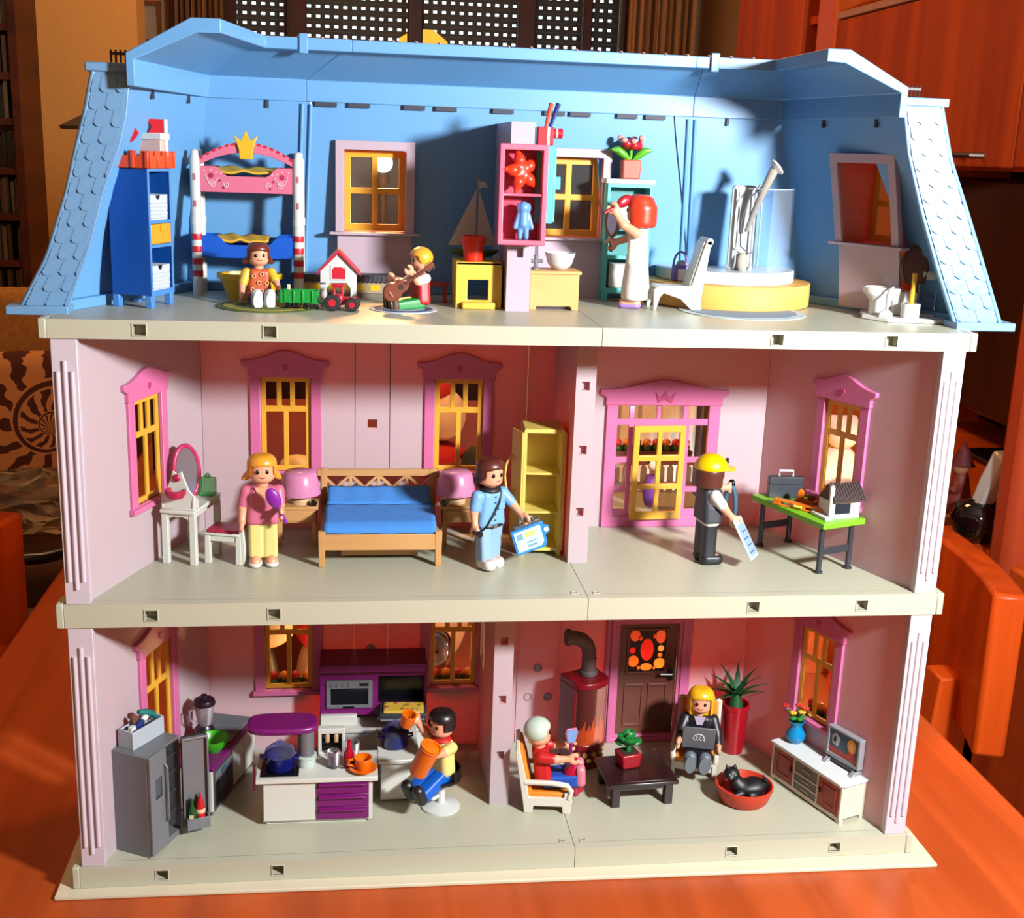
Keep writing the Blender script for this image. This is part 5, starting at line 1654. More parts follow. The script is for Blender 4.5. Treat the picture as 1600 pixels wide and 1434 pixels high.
def flowerpot(label, loc):
    t = thing('flower_pot', label, 'potted plant', loc)
    MB().box(-.62, .62, -.6, .6, 0, 1.3, top=(1.06, 1.06)).obj('pot', M_terra, t, bev=.1)
    for s in (-1, 1):
        for yy in (-.2, .25):
            pts = [(s * .1, yy, 1.25), (s * .5, yy, 1.6), (s * 1.0, yy * 1.6, 1.95), (s * 1.45, yy * 2, 1.95)]
            mb = MB().tube(pts, [.1, .26, .24, .05], 10)
            mb.obj('leaf', mat('leaf_bright', (96, 190, 34), .4), t, smooth=60)
    sdf_obj('red_blooms', lambda P: umin([sd_ell(P, (math.cos(k * 1.26) * .45, math.sin(k * 1.26) * .35, 2.25 + .12 * (k % 2)), (.34, .34, .3)) for k in range(5)] + [sd_ell(P, (0, 0, 2.3), (.45, .4, .4))]), (-1, -.9, 1.7), (1, .9, 2.9), .08, mat('bloom_red', (208, 26, 40), .4), t)
    for k in range(7):
        a = 2 * PI * k / 7 + .3
        MB().ell((math.cos(a) * .78, math.sin(a) * .5, 2.62 + .15 * math.sin(k * 2.4)), (.24, .24, .2), 8, 6).obj('pink_bloom', mat('bloom_pink', (240, 176, 170), .4), t)
    MB().cyl((0, 0, 1.2), (0, 0, 2.2), .12).obj('stem', mat('leaf_bright', (96, 190, 34), .4), t)
flowerpot('terracotta pot of red and pink flowers on the turquoise shelf', (8.55, 14.1, F2 + 8.42))

# --- lady in a towel with hand mirror and brush
lady, lh = figure('red haired toy woman figure in white towel dress at the turquoise shelf', (8.45, 10.0, F2), -112, (62, 6, 8), (122, 22, 2), skirt=True, sleeve='none', barelegs=True, top=(248, 244, 230), shoe=(178, 140, 214), hair=(232, 66, 34), style='long', top_name='towel_dress', shoe_name='sandal')
p = world_of(lady, lh[0])
t = thing('hand_mirror', 'round brown hand mirror held out by the woman in the towel dress', 'mirror', p, -62)
mb = MB()
MB().cyl((0, 0, -.5), (0, 0, .6), .13).obj('handle', mat('mirror_brown', (150, 92, 70), .4), t)
mb = MB().tube([(.62 * math.cos(q), 0, 1.5 + .95 * math.sin(q)) for q in np.linspace(0, 2 * PI, 25)[:-1]], .12, 8, closed=True).obj('rim', mat('mirror_brown', (150, 92, 70), .4), t, smooth=60)
MB().prism([(.6 * math.cos(q), 1.5 + .93 * math.sin(q)) for q in np.linspace(0, 2 * PI, 25)[:-1]], -.05, .05).obj('glass', mat('mirror_glass', (196, 204, 216), .15, metal=.6), t)
p = world_of(lady, lh[1])
t = thing('hair_brush', 'dark red hair brush raised to the head of the towel woman', 'brush', p, 0)
t.rotation_euler = (0, R(62), R(20))
MB().cyl((0, 0, -.7), (0, 0, .5), .11).obj('handle', mat('brush_red', (176, 22, 40), .35), t)
sdf_obj('brush_head', lambda P: sd_ell(P, (0, 0, 1.0), (.38, .26, .62)), (-.6, -.5, .2), (.6, .5, 1.8), .07, mat('brush_red', (176, 22, 40), .35), t)

# --- chair, bag, shower
t = thing('bath_chair', 'white curved toy chair in front of the shower', 'chair', (11.1, 8.9, F2))
side = [(-1.62, 0), (-1.42, 0), (-1.2, .85), (-.95, 1.15), (.25, .75), (1.0, .05), (1.75, 0), (1.62, .6), (2.05, 4.2), (2.2, 4.5), (2.05, 4.75), (1.75, 4.6), (1.62, 4.2), (.95, 1.75), (.6, 1.55), (-1.3, 1.62), (-1.62, 1.4)]
M_chw = mat('chair_white', (240, 238, 230), .35)
MB().prism(side, -.1, .15).obj('side_frame', M_chw, t, bev=.05)
MB().prism(side, 1.75, 2.0).obj('side_frame', M_chw, t, bev=.05)
MB().box(-1.4, .9, .1, 1.8, 1.4, 1.62).obj('seat', M_chw, t, bev=.05)
MB().prism([(.75, 1.5), (1.0, 1.5), (1.95, 4.55), (1.65, 4.65)], .1, 1.8).obj('backrest', M_chw, t, bev=.05)
MB().tube([(2.0, -.1, 4.62), (2.0, 2.0, 4.62)], .22, 10).obj('top_roll', M_chw, t, smooth=60)
cx, cy = 16.0, 14.6
COLX = 0.2
t = thing('shower', 'toy shower with round wooden base, white tray and clear screen', 'shower', (cx, cy, F2))
def half(r, y1=1.0):
    a = math.degrees(math.asin(min(1, y1 / r)))
    return [(r * math.cos(R(q)), r * math.sin(R(q))) for q in np.linspace(180 - a, 360 + a, 41)]
MB().prism(half(6.1), .05, 1.65, 'xy').obj('base', wood('shower_wood', (206, 150, 70), (222, 168, 88), scale=30, rough=.45, axis='X', stretch=.1), t, bev=.06)
MB().prism(half(4.9), 1.65, 2.5, 'xy').obj('tray', mat('tray_white', (238, 240, 238), .3), t, bev=.1)
MB().box(-.75 + COLX, 1.15 + COLX, -2.5, -1.9, 2.4, 8.3).obj('column', mat('column_pale', (214, 218, 214), .35), t, bev=.25)
for x in (-.65 + COLX, .95 + COLX):
    MB().tube([(x - .25, -2.6, 2.6), (x - .25, -2.9, 3.0), (x - .25, -2.9, 8.0), (x, -2.9, 8.35), (x + .25, -2.9, 8.0), (x + .25, -2.9, 3.0), (x + .25, -2.6, 2.6)], .07, 8).obj('chrome_rail', mat('rail_silver', (220, 222, 224), .25, metal=.35), t, smooth=60)
MB().tube([(0.40, -3.05, 5.2), (0.65, -3.60, 6.5), (1.05, -4.10, 8.0), (1.62, -4.20, 9.42)], [.15, .22, .26, .34], 10).obj('riser', mat('riser_grey', (178, 170, 158), .3), t, smooth=60)
mb = MB().lathe([(0, -.1), (.3, -.12), (.62, .1), (.62, .22), (0, .26)], n=20)
o = mb.obj('shower_head', mat('head_white', (226, 228, 222), .25), t)
o.matrix_local = Matrix.Translation(Vector((1.65, -4.2, 9.5)) * S) @ Matrix.Rotation(R(50), 4, 'Y')
MB().tube([(1.20, -4.00, 8.5), (0.20, -3.60, 7.4), (-0.15, -3.40, 5.8), (0.00, -3.25, 4.2), (0.70, -3.15, 3.7), (1.10, -3.10, 3.9)], .06, 8).obj('hose', mat('hose_grey', (110, 112, 116), .3), t, smooth=60)
sdf_obj('soap_dish', lambda P: sd_ell(P, (.3, -3.05, 3.1), (.4, .25, .7)), (-.3, -3.5, 2.2), (.9, -2.6, 4), .09, mat('dish_beige', (196, 184, 160), .4), t)
pts = [(4.5 * math.cos(R(q)), 4.5 * math.sin(R(q))) for q in np.linspace(268, 362, 25)]
inn = [(4.38 * math.cos(R(q)), 4.38 * math.sin(R(q))) for q in np.linspace(362, 268, 25)]
sc = MB().prism(pts + inn, 2.3, 8.1, 'xy').obj('screen', clear_mat('screen_clear', (240, 246, 252), .0, gloss=.1, tint=(250, 252, 255)), t, smooth=50)
MB().tube([(4.44 * math.cos(R(q)), 4.44 * math.sin(R(q)), 8.1) for q in np.linspace(268, 362, 21)], .05, 6).obj('screen_rim', clear_mat('rim_clear', (236, 242, 246), .1, gloss=.3), sc)
MB().box(-.12, .12, -4.6, -4.4, 2.2, 3.0).obj('screen_foot', clear_mat('rim_clear', (236, 242, 246), .1, gloss=.3), sc)
t = thing('toy_handbag', 'small purple toy bag on the wooden shower base', 'bag', (12.1, 12.3, F2 + 1.65))
MB().box(-.55, .55, -.35, .35, 0, 1.1, top=(.95, .9)).obj('bag', mat('bag_purple', (132, 112, 206), .4), t, bev=.06)
MB().tube([(.5 * math.cos(q), 0, 1.05 + .95 * math.sin(q)) for q in np.linspace(0, PI, 13)], .08, 8).obj('handle', mat('bag_purple', (132, 112, 206), .4), t, smooth=60)
MB().ell((.1, 0, 1.15), (.4, .28, .3), 10, 6).obj('contents', mat('bag_grey', (176, 186, 200), .5), t)

# --- toilet, brush, paper stand on their white plinth
t = thing('toilet', 'white toy toilet with raised brown lid on a flat plinth', 'toilet', (25.5, 6.5, F2), -12)
MB().prism([(-2.3, -.6), (-.9, -2.1), (3.0, -1.9), (3.0, 1.6), (-2.0, 1.6)], 0.02, .3, 'xy').obj('plinth', mat('porcelain', (242, 240, 234), .2), t, bev=.05)
mb = MB().lathe([(0, .3), (.72, .3), (.72, 1.2), (.95, 1.5), (1.18, 1.75), (1.2, 2.05), (1.05, 2.1), (.85, 1.75), (.5, 1.0), (0, .9)], (-1.0, 0, 0), 28)
mb.v = [(-1.0 + (x + 1.0) * 1.1, y * .85, z) for x, y, z in mb.v]
mb.obj('bowl', mat('porcelain', (242, 240, 234), .2), t, smooth=45)
MB().box(-.4, 1.2, -.6, .6, .3, 1.9).obj('cistern_base', mat('porcelain', (242, 240, 234), .2), t, bev=.12)
M_lid = mat('lid_brown', (132, 84, 60), .4)
T = at(.95, -.15, 1.9, rz=6, ry=0) @ Matrix.Rotation(R(-8), 4, 'X')
mb = MB()
mb.T = T
mb.prism([(.95 * math.cos(q), 1.55 + 1.45 * math.sin(q)) if math.sin(q) > -.75 else (.95 * math.cos(q), .46) for q in np.linspace(0, 2 * PI, 33)[:-1]], -.1, .1)
mb.obj('lid', M_lid, t, bev=.05)
mb = MB()
mb.T = T
mb.tube([(.82 * math.cos(q), -.12, 1.55 + 1.3 * math.sin(q)) for q in np.linspace(-.9, PI + .9, 25)], .07, 8)
mb.obj('lid_rim', mat('lid_rim', (98, 62, 46), .4), t)
t = thing('toilet_brush', 'yellow handled brush in white holder beside the toy toilet', 'brush', (25.75, 4.9, F2 + .3))
MB().lathe([(0, 0), (.6, 0), (.62, .95), (.5, .95), (.48, .1), (0, .1)], n=20).obj('holder', mat('porcelain', (242, 240, 234), .2), t)
MB().tube([(0, 0, .3), (.02, 0, 1.4), (.05, 0, 2.0), (.08, 0, 2.9)], [.16, .16, .14, .18], 10).obj('handle', mat('brush_yellow', (252, 190, 30), .4), t)
t = thing('paper_stand', 'chrome toilet paper stand with white roll next to the right attic slope', 'stand', (27.5, 6.3, F2 + .3), -20)
MB().tube([(-.55, 0, 0), (-.55, 0, 3.2), (-.4, 0, 3.6), (0, 0, 3.75), (.4, 0, 3.6), (.55, 0, 3.2), (.55, 0, 0)], .07, 8).obj('frame', M_chrome, t, smooth=60)
MB().tube([(-.55, 0, 1.3), (.55, 0, 1.3)], .05, 6).obj('crossbar', M_chrome, t)
MB().cyl((-.45, 0, 2.7), (.45, 0, 2.7), .36, n=20).obj('paper_roll', mat('paper_white', (240, 238, 232), .9), t)
MB().box(-.7, .7, -.4, .4, 0, .12).obj('foot', mat('porcelain', (242, 240, 234), .2), t)
t = thing('squeegee', 'small grey squeegee leaning against the toy toilet bowl', 'squeegee', (24.25, 5.25, F2 + .3), 0)
MB().prism([(-.5, 0), (.5, 0), (.45, .25), (.15, .5), (-.15, .5), (-.45, .25)], -.06, .06).obj('blade', mat('squeegee_grey', (150, 150, 146), .4), t, bev=.02)
MB().tube([(0, 0, .45), (-.02, 0, 1.4), (.1, 0, 1.8), (.4, 0, 1.95)], .07, 8).obj('handle', mat('squeegee_grey', (150, 150, 146), .4), t)
# ================================================================ middle storey
def tapered_leg(x, y, z0, z1, a, b=None):
    b = a if b is None else b
    return MB().loft([[(x - b, y - b, z0), (x + b, y - b, z0), (x + b, y + b, z0), (x - b, y + b, z0)], [(x - a, y - a, z1), (x + a, y - a, z1), (x + a, y + a, z1), (x - a, y + a, z1)]])
M_vw = mat('vanity_white', (228, 230, 218), .4)
M_rasp = mat('raspberry', (190, 30, 78), .35)
# --- dressing table with mirror, organiser and bottle
t = thing('dressing_table', 'white toy dressing table with oval mirror along the left wall', 'dressing table', (-21.75, 7.2, F1), -15.5)
MB().box(-1.2, 1.2, -.25, 4.6, 3.5, 3.76).obj('top', M_vw, t, bev=.06)
for x in (-.95, .95):
    for y in (.1, 4.2):
        tapered_leg(x, y, 0, 3.5, .2, .22).obj('leg', M_vw, t, bev=.04)
def apron(T):
    mb = MB()
    mb.T = T
    mb.prism([(-.85, 3.5), (-.85, 2.9), (-.6, 3.15), (-.3, 3.28), (.3, 3.28), (.6, 3.15), (.85, 2.9), (.85, 3.5)], -.1, .1)
    mb.obj('apron', M_vw, t)
apron(at(0, .05))
apron(at(0, 4.3))
mb = MB()
mb.T = at(.95, 2.15, 0, rz=90)
mb.prism([(-1.9, 3.5), (-1.9, 2.9), (-1.5, 3.2), (1.5, 3.2), (1.9, 2.9), (1.9, 3.5)], -.08, .08).obj('apron', M_vw, t)
# mirror
T = at(-.35, 2.6, 3.76, rz=62) @ Matrix.Rotation(R(-6), 4, 'X')
mb = MB()
mb.T = T
mb.tube([(1.02 * math.cos(q), 0, 1.85 + 1.75 * math.sin(q)) for q in np.linspace(0, 2 * PI, 33)[:-1]], .17, 8, closed=True)
fr = mb.obj('mirror_frame', mat('mirror_frame_rose', (206, 50, 104), .35), t, smooth=60)
mb = MB()
mb.T = T
mb.prism([(1.0 * math.cos(q), 1.85 + 1.72 * math.sin(q)) for q in np.linspace(0, 2 * PI, 33)[:-1]], .02, .12)
mb.obj('mirror_back', mat('mirror_frame_rose', (206, 50, 104), .35), fr)
mb = MB()
mb.T = T
mb.prism([(.95 * math.cos(q), 1.85 + 1.67 * math.sin(q)) for q in np.linspace(0, 2 * PI, 33)[:-1]], -.06, .0)
mb.obj('mirror_glass', mat('vanity_glass', (205, 196, 204), .12, metal=.7), fr)
mb = MB()
mb.T = T
mb.box(-.3, .3, -.2, .25, -.05, .2)
mb.obj('mirror_foot', M_vw, fr, bev=.04)
t = thing('vanity_organiser', 'white curved organiser with raspberry bowl on the dressing table', 'organiser', (-21.75, 7.2, F1 + 3.76), -15.5)
MB().prism([(-1.1, 0), (1.1, 0), (1.1, .95), (.75, 1.35), (.42, 2.2), (.3, 2.6), (0, 2.35), (-.3, 2.6), (-.42, 2.2), (-.75, 1.35), (-1.1, .95)], 0, .16).obj('back', M_vw, t, bev=.04)
MB().box(-1.1, 1.1, -.1, .75, 0, .14).obj('base', M_vw, t, bev=.03)
for x in (-1.05, 1.05):
    MB().prism([(-.1, 0), (.75, 0), (.75, .5), (.16, 1.0), (0, 1.0)], x - .07, x + .07, 'yz').obj('side', M_vw, t, bev=.03)
MB().lathe([(0, .9), (.5, .9), (.68, 1.2), (.68, 1.45), (.55, 1.45), (.5, 1.2), (0, 1.15)], (0, -.35, 0), 22).obj('bowl', M_rasp, t)
MB().ell((0, -.08, 2.15), (.27, .16, .25), 12, 8).obj('knob', M_rasp, t, smooth=60)
t = thing('perfume_bottle', 'green translucent perfume bottle at the far end of the dressing table', 'bottle', (-20.25, 10.6, F1 + 3.76), -15)
MB().box(-.52, .52, -.4, .4, 0, 1.25).obj('bottle', clear_mat('green_glass', (110, 230, 140), .4, tint=(222, 255, 230)), t, bev=.14, seg=3)
MB().lathe([(.2, 1.25), (.2, 1.42), (.12, 1.44), (.12, 1.55), (0, 1.58)], n=14).obj('stopper', clear_mat('green_glass', (110, 230, 140), .4, tint=(222, 255, 230)), t)
t = thing('vanity_stool', 'white toy stool with raspberry cushion by the dressing table', 'stool', (-18.75, 8.0, F1), -14)
for x in (-1.05, 1.05):
    for y in (-.75, .95):
        tapered_leg(x, y, 0, 1.95, .17, .2).obj('leg', M_vw, t, bev=.04)
MB().panel(-1.1, 1.1, 1.55, 2.05, -.85, -.68).obj('apron', M_vw, t, bev=.03)
MB().panel(-1.1, 1.1, 1.55, 2.05, .85, 1.0).obj('apron', M_vw, t, bev=.03)
MB().box(-1.25, 1.15, -.95, 1.15, 1.95, 2.12).obj('seat', M_vw, t, bev=.05)
MB().box(-1.15, 1.05, -.85, 1.05, 2.1, 2.32).obj('cushion', M_rasp, t, bev=.1)
MB().prism([(1.1, 0), (1.45, 0), (1.5, 1.2), (1.4, 2.4), (1.1, 2.6)], -.9, -.6).obj('side_panel', M_vw, t, bev=.05)

# --- woman in pink
wom, wh = figure('blond toy woman figure in pink top and yellow trousers holding a purple brush', (-16.35, 7.2, F1), 6, (6, 12, 5), (28, 55, -4), top=(224, 116, 146), legs=(242, 226, 138), shoe=(240, 238, 228), hair=(250, 170, 48), style='flip', top_name='jacket', shoe_name='sandal')
mb = MB().prism([(-.5, 5.42), (.5, 5.42), (.3, 4.9), (0, 4.6), (-.3, 4.9)], -.66, -.55)
mb.obj('neckline', M_skin, wom)
p = world_of(wom, wh[1])
t = thing('hand_brush', 'purple hair brush held in front by the blond woman in pink', 'brush', p, 0)
t.rotation_euler = (R(6), R(-24), R(0))
M_pur = mat('brush_purple', (146, 36, 170), .35)
MB().cyl((0, 0, -.75), (0, 0, .5), .13).obj('handle', M_pur, t)
sdf_obj('head', lambda P: sd_ell(P, (0, 0, 1.15), (.46, .25, .75)), (-.7, -.5, .2), (.7, .5, 2.1), .07, M_pur, t)

# --- bed with blue cover
M_bed = wood('toy_bed_wood', (164, 120, 72), (186, 142, 92), scale=40, rough=.45, axis='X', stretch=.15)
t = thing('double_bed', 'light wooden toy double bed with lattice headboard', 'bed', (-8.65, 6.3, F1), 0)
for x in (-3.85, 3.85):
    tapered_leg(x, .2, 0, 2.45, .24, .2).obj('leg', M_bed, t, bev=.05)
    tapered_leg(x, 7.2, 0, 4.9, .22, .2).obj('leg', M_bed, t, bev=.05)
    MB().box(x - .12, x + .12, .3, 7.1, 1.3, 2.2).obj('side_rail', M_bed, t, bev=.04)
MB().box(-3.8, 3.8, 0, .26, 1.15, 2.25).obj('foot_board', M_bed, t, bev=.05)
hb = MB().box(-4.35, 4.35, 7.0, 7.3, 4.35, 4.85).obj('headboard', M_bed, t, bev=.06)
MB().box(-4.1, 4.1, 7.05, 7.25, 2.3, 2.65).obj('lower_rail', M_bed, hb)
for k in range(5):
    x = -4.0 + 2.0 * k
    MB().box(x - .12, x + .12, 7.05, 7.25, 2.4, 4.5).obj('upright', M_bed, hb, bev=.03)
for k in range(4):
    x = -3.0 + 2.0 * k
    for s in (-1, 1):
        mb = MB()
        mb.T = at(x, 7.15, 3.5, ry=s * 47)
        mb.box(-.09, .09, -.09, .09, -1.3, 1.3).obj('lattice_bar', M_bed, hb)
MB().box(-2.6, 2.6, 1.9, 2.1, .15, .85).obj('drawer_front', M_bed, t, bev=.04)
MB().box(-2.7, 2.7, 1.75, 2.1, .7, .82).obj('drawer_lip', M_bed, t, bev=.03)
MB().box(-2.5, 2.5, 2.0, 5.5, .15, .75).obj('drawer_box', M_bed, t)
MB().box(-3.7, 3.7, .3, 7.0, 1.95, 2.3).obj('mattress', mat('mattress_mint', (196, 218, 206), .8), t, bev=.1)
rng = []
for j in range(19):
    y = .06 + 4.6 * j / 18
    rng.append([(-3.72 + 7.44 * i / 24, y, 2.34 + .55 * min(1, j / 3.0) ** .6 + .09 * j / 18 + .03 * math.sin(i * .8 + j)) for i in range(25)])
o = MB().loft(rng, closed=False, caps=False).obj('bed_cover', mat('felt_blue', (70, 146, 232), .95, var=.1), smooth=60)
s = o.modifiers.new('solid', 'SOLIDIFY')
s.thickness = .16 * S
o.location = Vector((-8.65, 6.3, F1)) * S
tag(o, 'blue felt cover lying over the toy double bed', 'bed cover')
rng = []
for j in range(8):
    y = 4.75 + 1.9 * j / 7
    rng.append([(-3.6 + 7.2 * i / 24, y, 3.0 + .75 * (j / 7) + .03 * math.sin(i * 1.1)) for i in range(25)])
o = MB().loft(rng, closed=False, caps=False).obj('pillow_cover', mat('felt_blue', (70, 146, 232), .95, var=.1), smooth=60)
s = o.modifiers.new('solid', 'SOLIDIFY')
s.thickness = .45 * S
o.location = Vector((-8.65, 6.3, F1)) * S
tag(o, 'long blue felt pillow against the lattice headboard', 'pillow')

# --- nightstands, lamps, alarm clocks
M_lshade = mat('lampshade_pink', (250, 160, 205), .25, transl=.22)
for i, (x, nm, lb) in enumerate(((-14.3, 'on the woman side', 'behind the blond woman'), (-2.9, 'by the wardrobe', 'behind the blue shirted man'))):
    t = thing('nightstand', 'light wooden toy nightstand ' + lb, 'nightstand', (x, 10.6, F1))
    for a in (-1.15, 1.15):
        for b in (.2, 1.9):
            tapered_leg(a, b, 0, 1.8, .16, .14).obj('leg', M_bed, t)
    MB().box(-1.3, 1.3, .1, 2.1, 1.7, 2.65).obj('drawer_case', M_bed, t, bev=.04)
    MB().box(-1.45, 1.45, 0, 2.2, 2.65, 2.88).obj('top', M_bed, t, bev=.05)
    MB().box(-1.1, 1.1, .03, .12, 1.85, 2.5).obj('drawer', M_bed, t, bev=.03)
    xl = x + (0.2 if i == 0 else -.35)
    t = thing('table_lamp', 'pink shaded toy table lamp on the nightstand ' + lb, 'lamp', (xl, 11.7, F1 + 2.88))
    MB().lathe([(0, 0), (.7, 0), (.72, .25), (.5, .6), (.45, .75), (0, .75)], n=20).obj('base', mat('lamp_base', (222, 186, 140), .5), t)
    MB().lathe([(1.42, .7), (1.43, .78), (1.28, 1.5), (1.12, 2.15), (1.0, 2.28), (0, 2.3), (0, 2.2), (.95, 2.18), (1.04, 2.1), (1.2, 1.5), (1.34, .76)], n=32).obj('shade', M_lshade, t, smooth=50)
    t = thing('alarm_clock', 'tiny black clock on the nightstand ' + lb, 'clock', (x + (1.15 if i == 0 else -1.2), 10.9, F1 + 2.88))
    MB().cyl((0, -.12, .22), (0, .12, .22), .22, n=14).obj('case', M_black, t, bev=.03)
    MB().box(-.14, .14, -.1, .1, 0, .08).obj('foot', M_black, t)

# --- man in blue with case and plan
man, mh = figure('dark haired toy man figure in light blue shirt and jeans with black scarf', (-1.45, 6.3, F1), 30, (2, 14, 6), (34, 16, 22), top=(128, 184, 238), legs=(150, 188, 230), shoe=(240, 240, 232), hair=(98, 42, 34), style='pony', collar=(34, 34, 40), legB=-6, leg=6)
MB().tube([(1.06 * math.cos(q) * .98, .62 * math.sin(q) * 1.02, 2.98) for q in np.linspace(0, 2 * PI, 25)[:-1]], .12, 6, closed=True).obj('belt', mat('belt_black', (24, 24, 28), .4), man)
MB().box(-.14, .14, -.78, -.7, 2.86, 3.1).obj('buckle', M_chrome, man)
MB().tube([(.55, -.5, 5.3), (.3, -.72, 4.6), (-.2, -.76, 3.8), (-.75, -.7, 3.0), (-1.1, -.3, 2.5)], .06, 6).obj('strap', mat('belt_black', (24, 24, 28), .4), man)
MB().box(.25, .75, -.72, -.64, 4.1, 4.55).obj('shirt_pocket', mat('cloth_128_184_238', (128, 184, 238), .42), man, bev=.02)
for k in range(5):
    MB().cyl((0.02, -.66, 3.4 + .4 * k), (0.02, -.72, 3.4 + .4 * k), .045, n=8).obj('button', mat('belt_black', (24, 24, 28), .4), man)
p = world_of(man, mh[0])
t = thing('torch', 'black torch held down by the blue shirted man', 'torch', p, 30)
mb = MB().tube([(0, .5, -.1), (0, -.2, -.05), (0, -.3, -.05), (0, -.62, -.1)], [.12, .12, .2, .22], 10).obj('torch', M_black, t)
p = world_of(man, mh[1])
t = thing('tool_case', 'grey tool case with blue printed board carried by the blue shirted man', 'case', p, 8, roll=-18)
MB().tube([(-.5, 0, -.35), (-.45, 0, 0.0), (.45, 0, 0.0), (.5, 0, -.35)], .1, 8).obj('handle', mat('case_grey', (86, 92, 96), .4), t)
MB().box(-.95, .95, -.05, .35, -.75, -.3).obj('case', mat('case_grey', (86, 92, 96), .4), t, bev=.06)
pb = MB().prism([(-1.25, -2.3), (.8, -2.3), (1.0, -2.0), (1.0, -1.5), (1.35, -1.35), (1.4, -.95), (1.05, -.75), (1.05, -.5), (-1.25, -.5)], -.22, -.06).obj('board', mat('board_blue', (30, 140, 222), .4), t, bev=.03)
MB().prism([(-1.1, -2.1), (.55, -2.1), (.8, -1.85), (.8, -.65), (-1.1, -.65)], -.26, -.21).obj('print_pale', mat('print_ice', (196, 226, 234), .5), pb)
for x0, x1, z0, z1, c in ((-.95, -.55, -1.25, -.85, (120, 170, 190)), (-.95, -.5, -1.9, -1.45, (214, 226, 200)), (-.35, .35, -1.2, -.85, (206, 220, 120)), (-.35, .3, -1.9, -1.75, (120, 170, 190)), (-.35, .3, -1.6, -1.5, (120, 170, 190))):
    MB().box(x0, x1, -.275, -.255, z0, z1).obj('print_mark', mat('pm_%d_%d' % c[:2], c, .5), pb)
MB().cyl((1.12, -.05, -1.12), (1.12, -.28, -1.12), .17, n=14).obj('dial', M_white, pb)

# --- yellow wardrobe, doors folded back
M_ward = mat('wardrobe_yellow', (244, 218, 112), .42)
M_wdoor = mat('wardrobe_door', (246, 206, 90), .4)
t = thing('wardrobe', 'tall pale yellow open toy wardrobe beside the middle dividing post', 'wardrobe', (2.42, 8.35, F1), -3)
for s in (-1, 1):
    MB().box(s * 1.3 - .12, s * 1.3 + .12, 0, 2.6, .0, 8.85).obj('side_panel', M_ward, t, bev=.04)
MB().box(-1.3, 1.3, 2.45, 2.6, .3, 8.8).obj('back_panel', M_ward, t)
for z in (.4, 3.0, 5.75):
    MB().box(-1.2, 1.2, .1, 2.5, z, z + .16).obj('shelf', M_ward, t, bev=.03)
MB().prism([(-1.45, 8.7), (1.45, 8.7), (1.35, 9.0), (-1.35, 9.0)], -.05, 2.7).obj('top', M_ward, t, bev=.04)
MB().prism([(-1.42, 0), (-1.15, 0), (-1.0, .35), (1.0, .35), (1.15, 0), (1.42, 0), (1.42, .6), (-1.42, .6)], -.06, .06).obj('plinth', M_ward, t, bev=.03)
for s in (-1, 1):
    T = at(s * 1.46, 0, 0, rz=(112 if s < 0 else 78))
    mb = MB()
    mb.T = T
    mb.box(0, 1.55, -.07, .07, .35, 8.75)
    dd = mb.obj('door', M_wdoor, t, bev=.03)
    mb = MB()
    mb.T = T
    mb.tube([(1.35, .12 * -s, 4.0), (1.3, .5 * -s, 4.6), (1.3, .6 * -s, 5.6), (1.3, .5 * -s, 6.4), (1.35, .12 * -s, 7.0)] if s > 0 else [(1.35, .1, 4.0), (1.4, .5, 4.6), (1.4, .62, 5.5), (1.4, .5, 6.3), (1.35, .1, 6.9)], .09, 8)
    mb.obj('handle', M_wdoor, dd, smooth=60)

# --- builder with plan and pliers
bld, bh = figure('toy builder figure in yellow hard hat and black vest by the green table', (13.7, 6.75, F1), 98, (36, 6, 4), (84, 6, 2), top=(238, 238, 232), legs=(36, 38, 46), shoe=(32, 34, 40), hair=(96, 48, 36), style='bob', vest=(58, 62, 72))
M_hat = mat('hard_hat_yellow', (250, 206, 0), .3)
hcz = 6.45
def hat(P):
    d = np.maximum(sd_ell(P, (0, 0, hcz + .32), (1.1, 1.16, .98)), hcz + .22 - P[..., 2])
    brim = np.maximum(np.maximum(sd_ell(P, (0, -.75, hcz + .28), (1.0, 1.0, .5)), np.abs(P[..., 2] - (hcz + .29 + .1 * P[..., 1] + .1)) - .08), P[..., 1] - .1)
    return np.minimum(d, brim)
sdf_obj('hard_hat', hat, (-1.4, -2.0, hcz - .3), (1.4, 1.5, hcz + 1.6), .085, M_hat, bld)
MB().cyl((0, -1.1, hcz + .75), (0, -1.22, hcz + .72), .2, n=12).obj('badge', mat('badge_navy', (40, 44, 84), .4), bld)
p = world_of(bld, bh[0])
t = thing('site_plan', 'white and blue plan board held down to the floor by the builder', 'plan', (p[0] + .1, p[1] - .1, p[2]), -28)
t.rotation_euler = (0, R(-30), R(-36))
pl = MB().box(-.08, .08, -.55, .9, -2.72, .25).obj('board', mat('plan_white', (232, 238, 242), .5), t, bev=.04)
MB().box(-.1, -.08, -.45, .8, -2.55, -.2).obj('print_blue', mat('plan_blue', (150, 180, 222), .5), pl)
MB().box(.08, .1, -.45, .8, -2.55, -.2).obj('print_blue', mat('plan_blue', (150, 180, 222), .5), pl)
for k in range(4):
    MB().box(.1, .115, -.35 + .2 * (k % 2), .5, -2.3 + .5 * k, -2.2 + .5 * k).obj('plan_line', mat('plan_ink', (84, 110, 160), .5), pl)
p = world_of(bld, bh[1])
t = thing('pliers', 'blue grey pliers hanging from the raised hand of the builder', 'pliers', p, -30)
t.scale = (1.35, 1.5, 1.2)
M_pli = mat('pliers_blue', (66, 104, 124), .4)
MB().tube([(-.05, 0, .1), (-.25, 0, -.5), (-.3, 0, -1.2), (-.25, 0, -1.75)], [.12, .14, .13, .1], 8).obj('handle', M_pli, t, smooth=60)
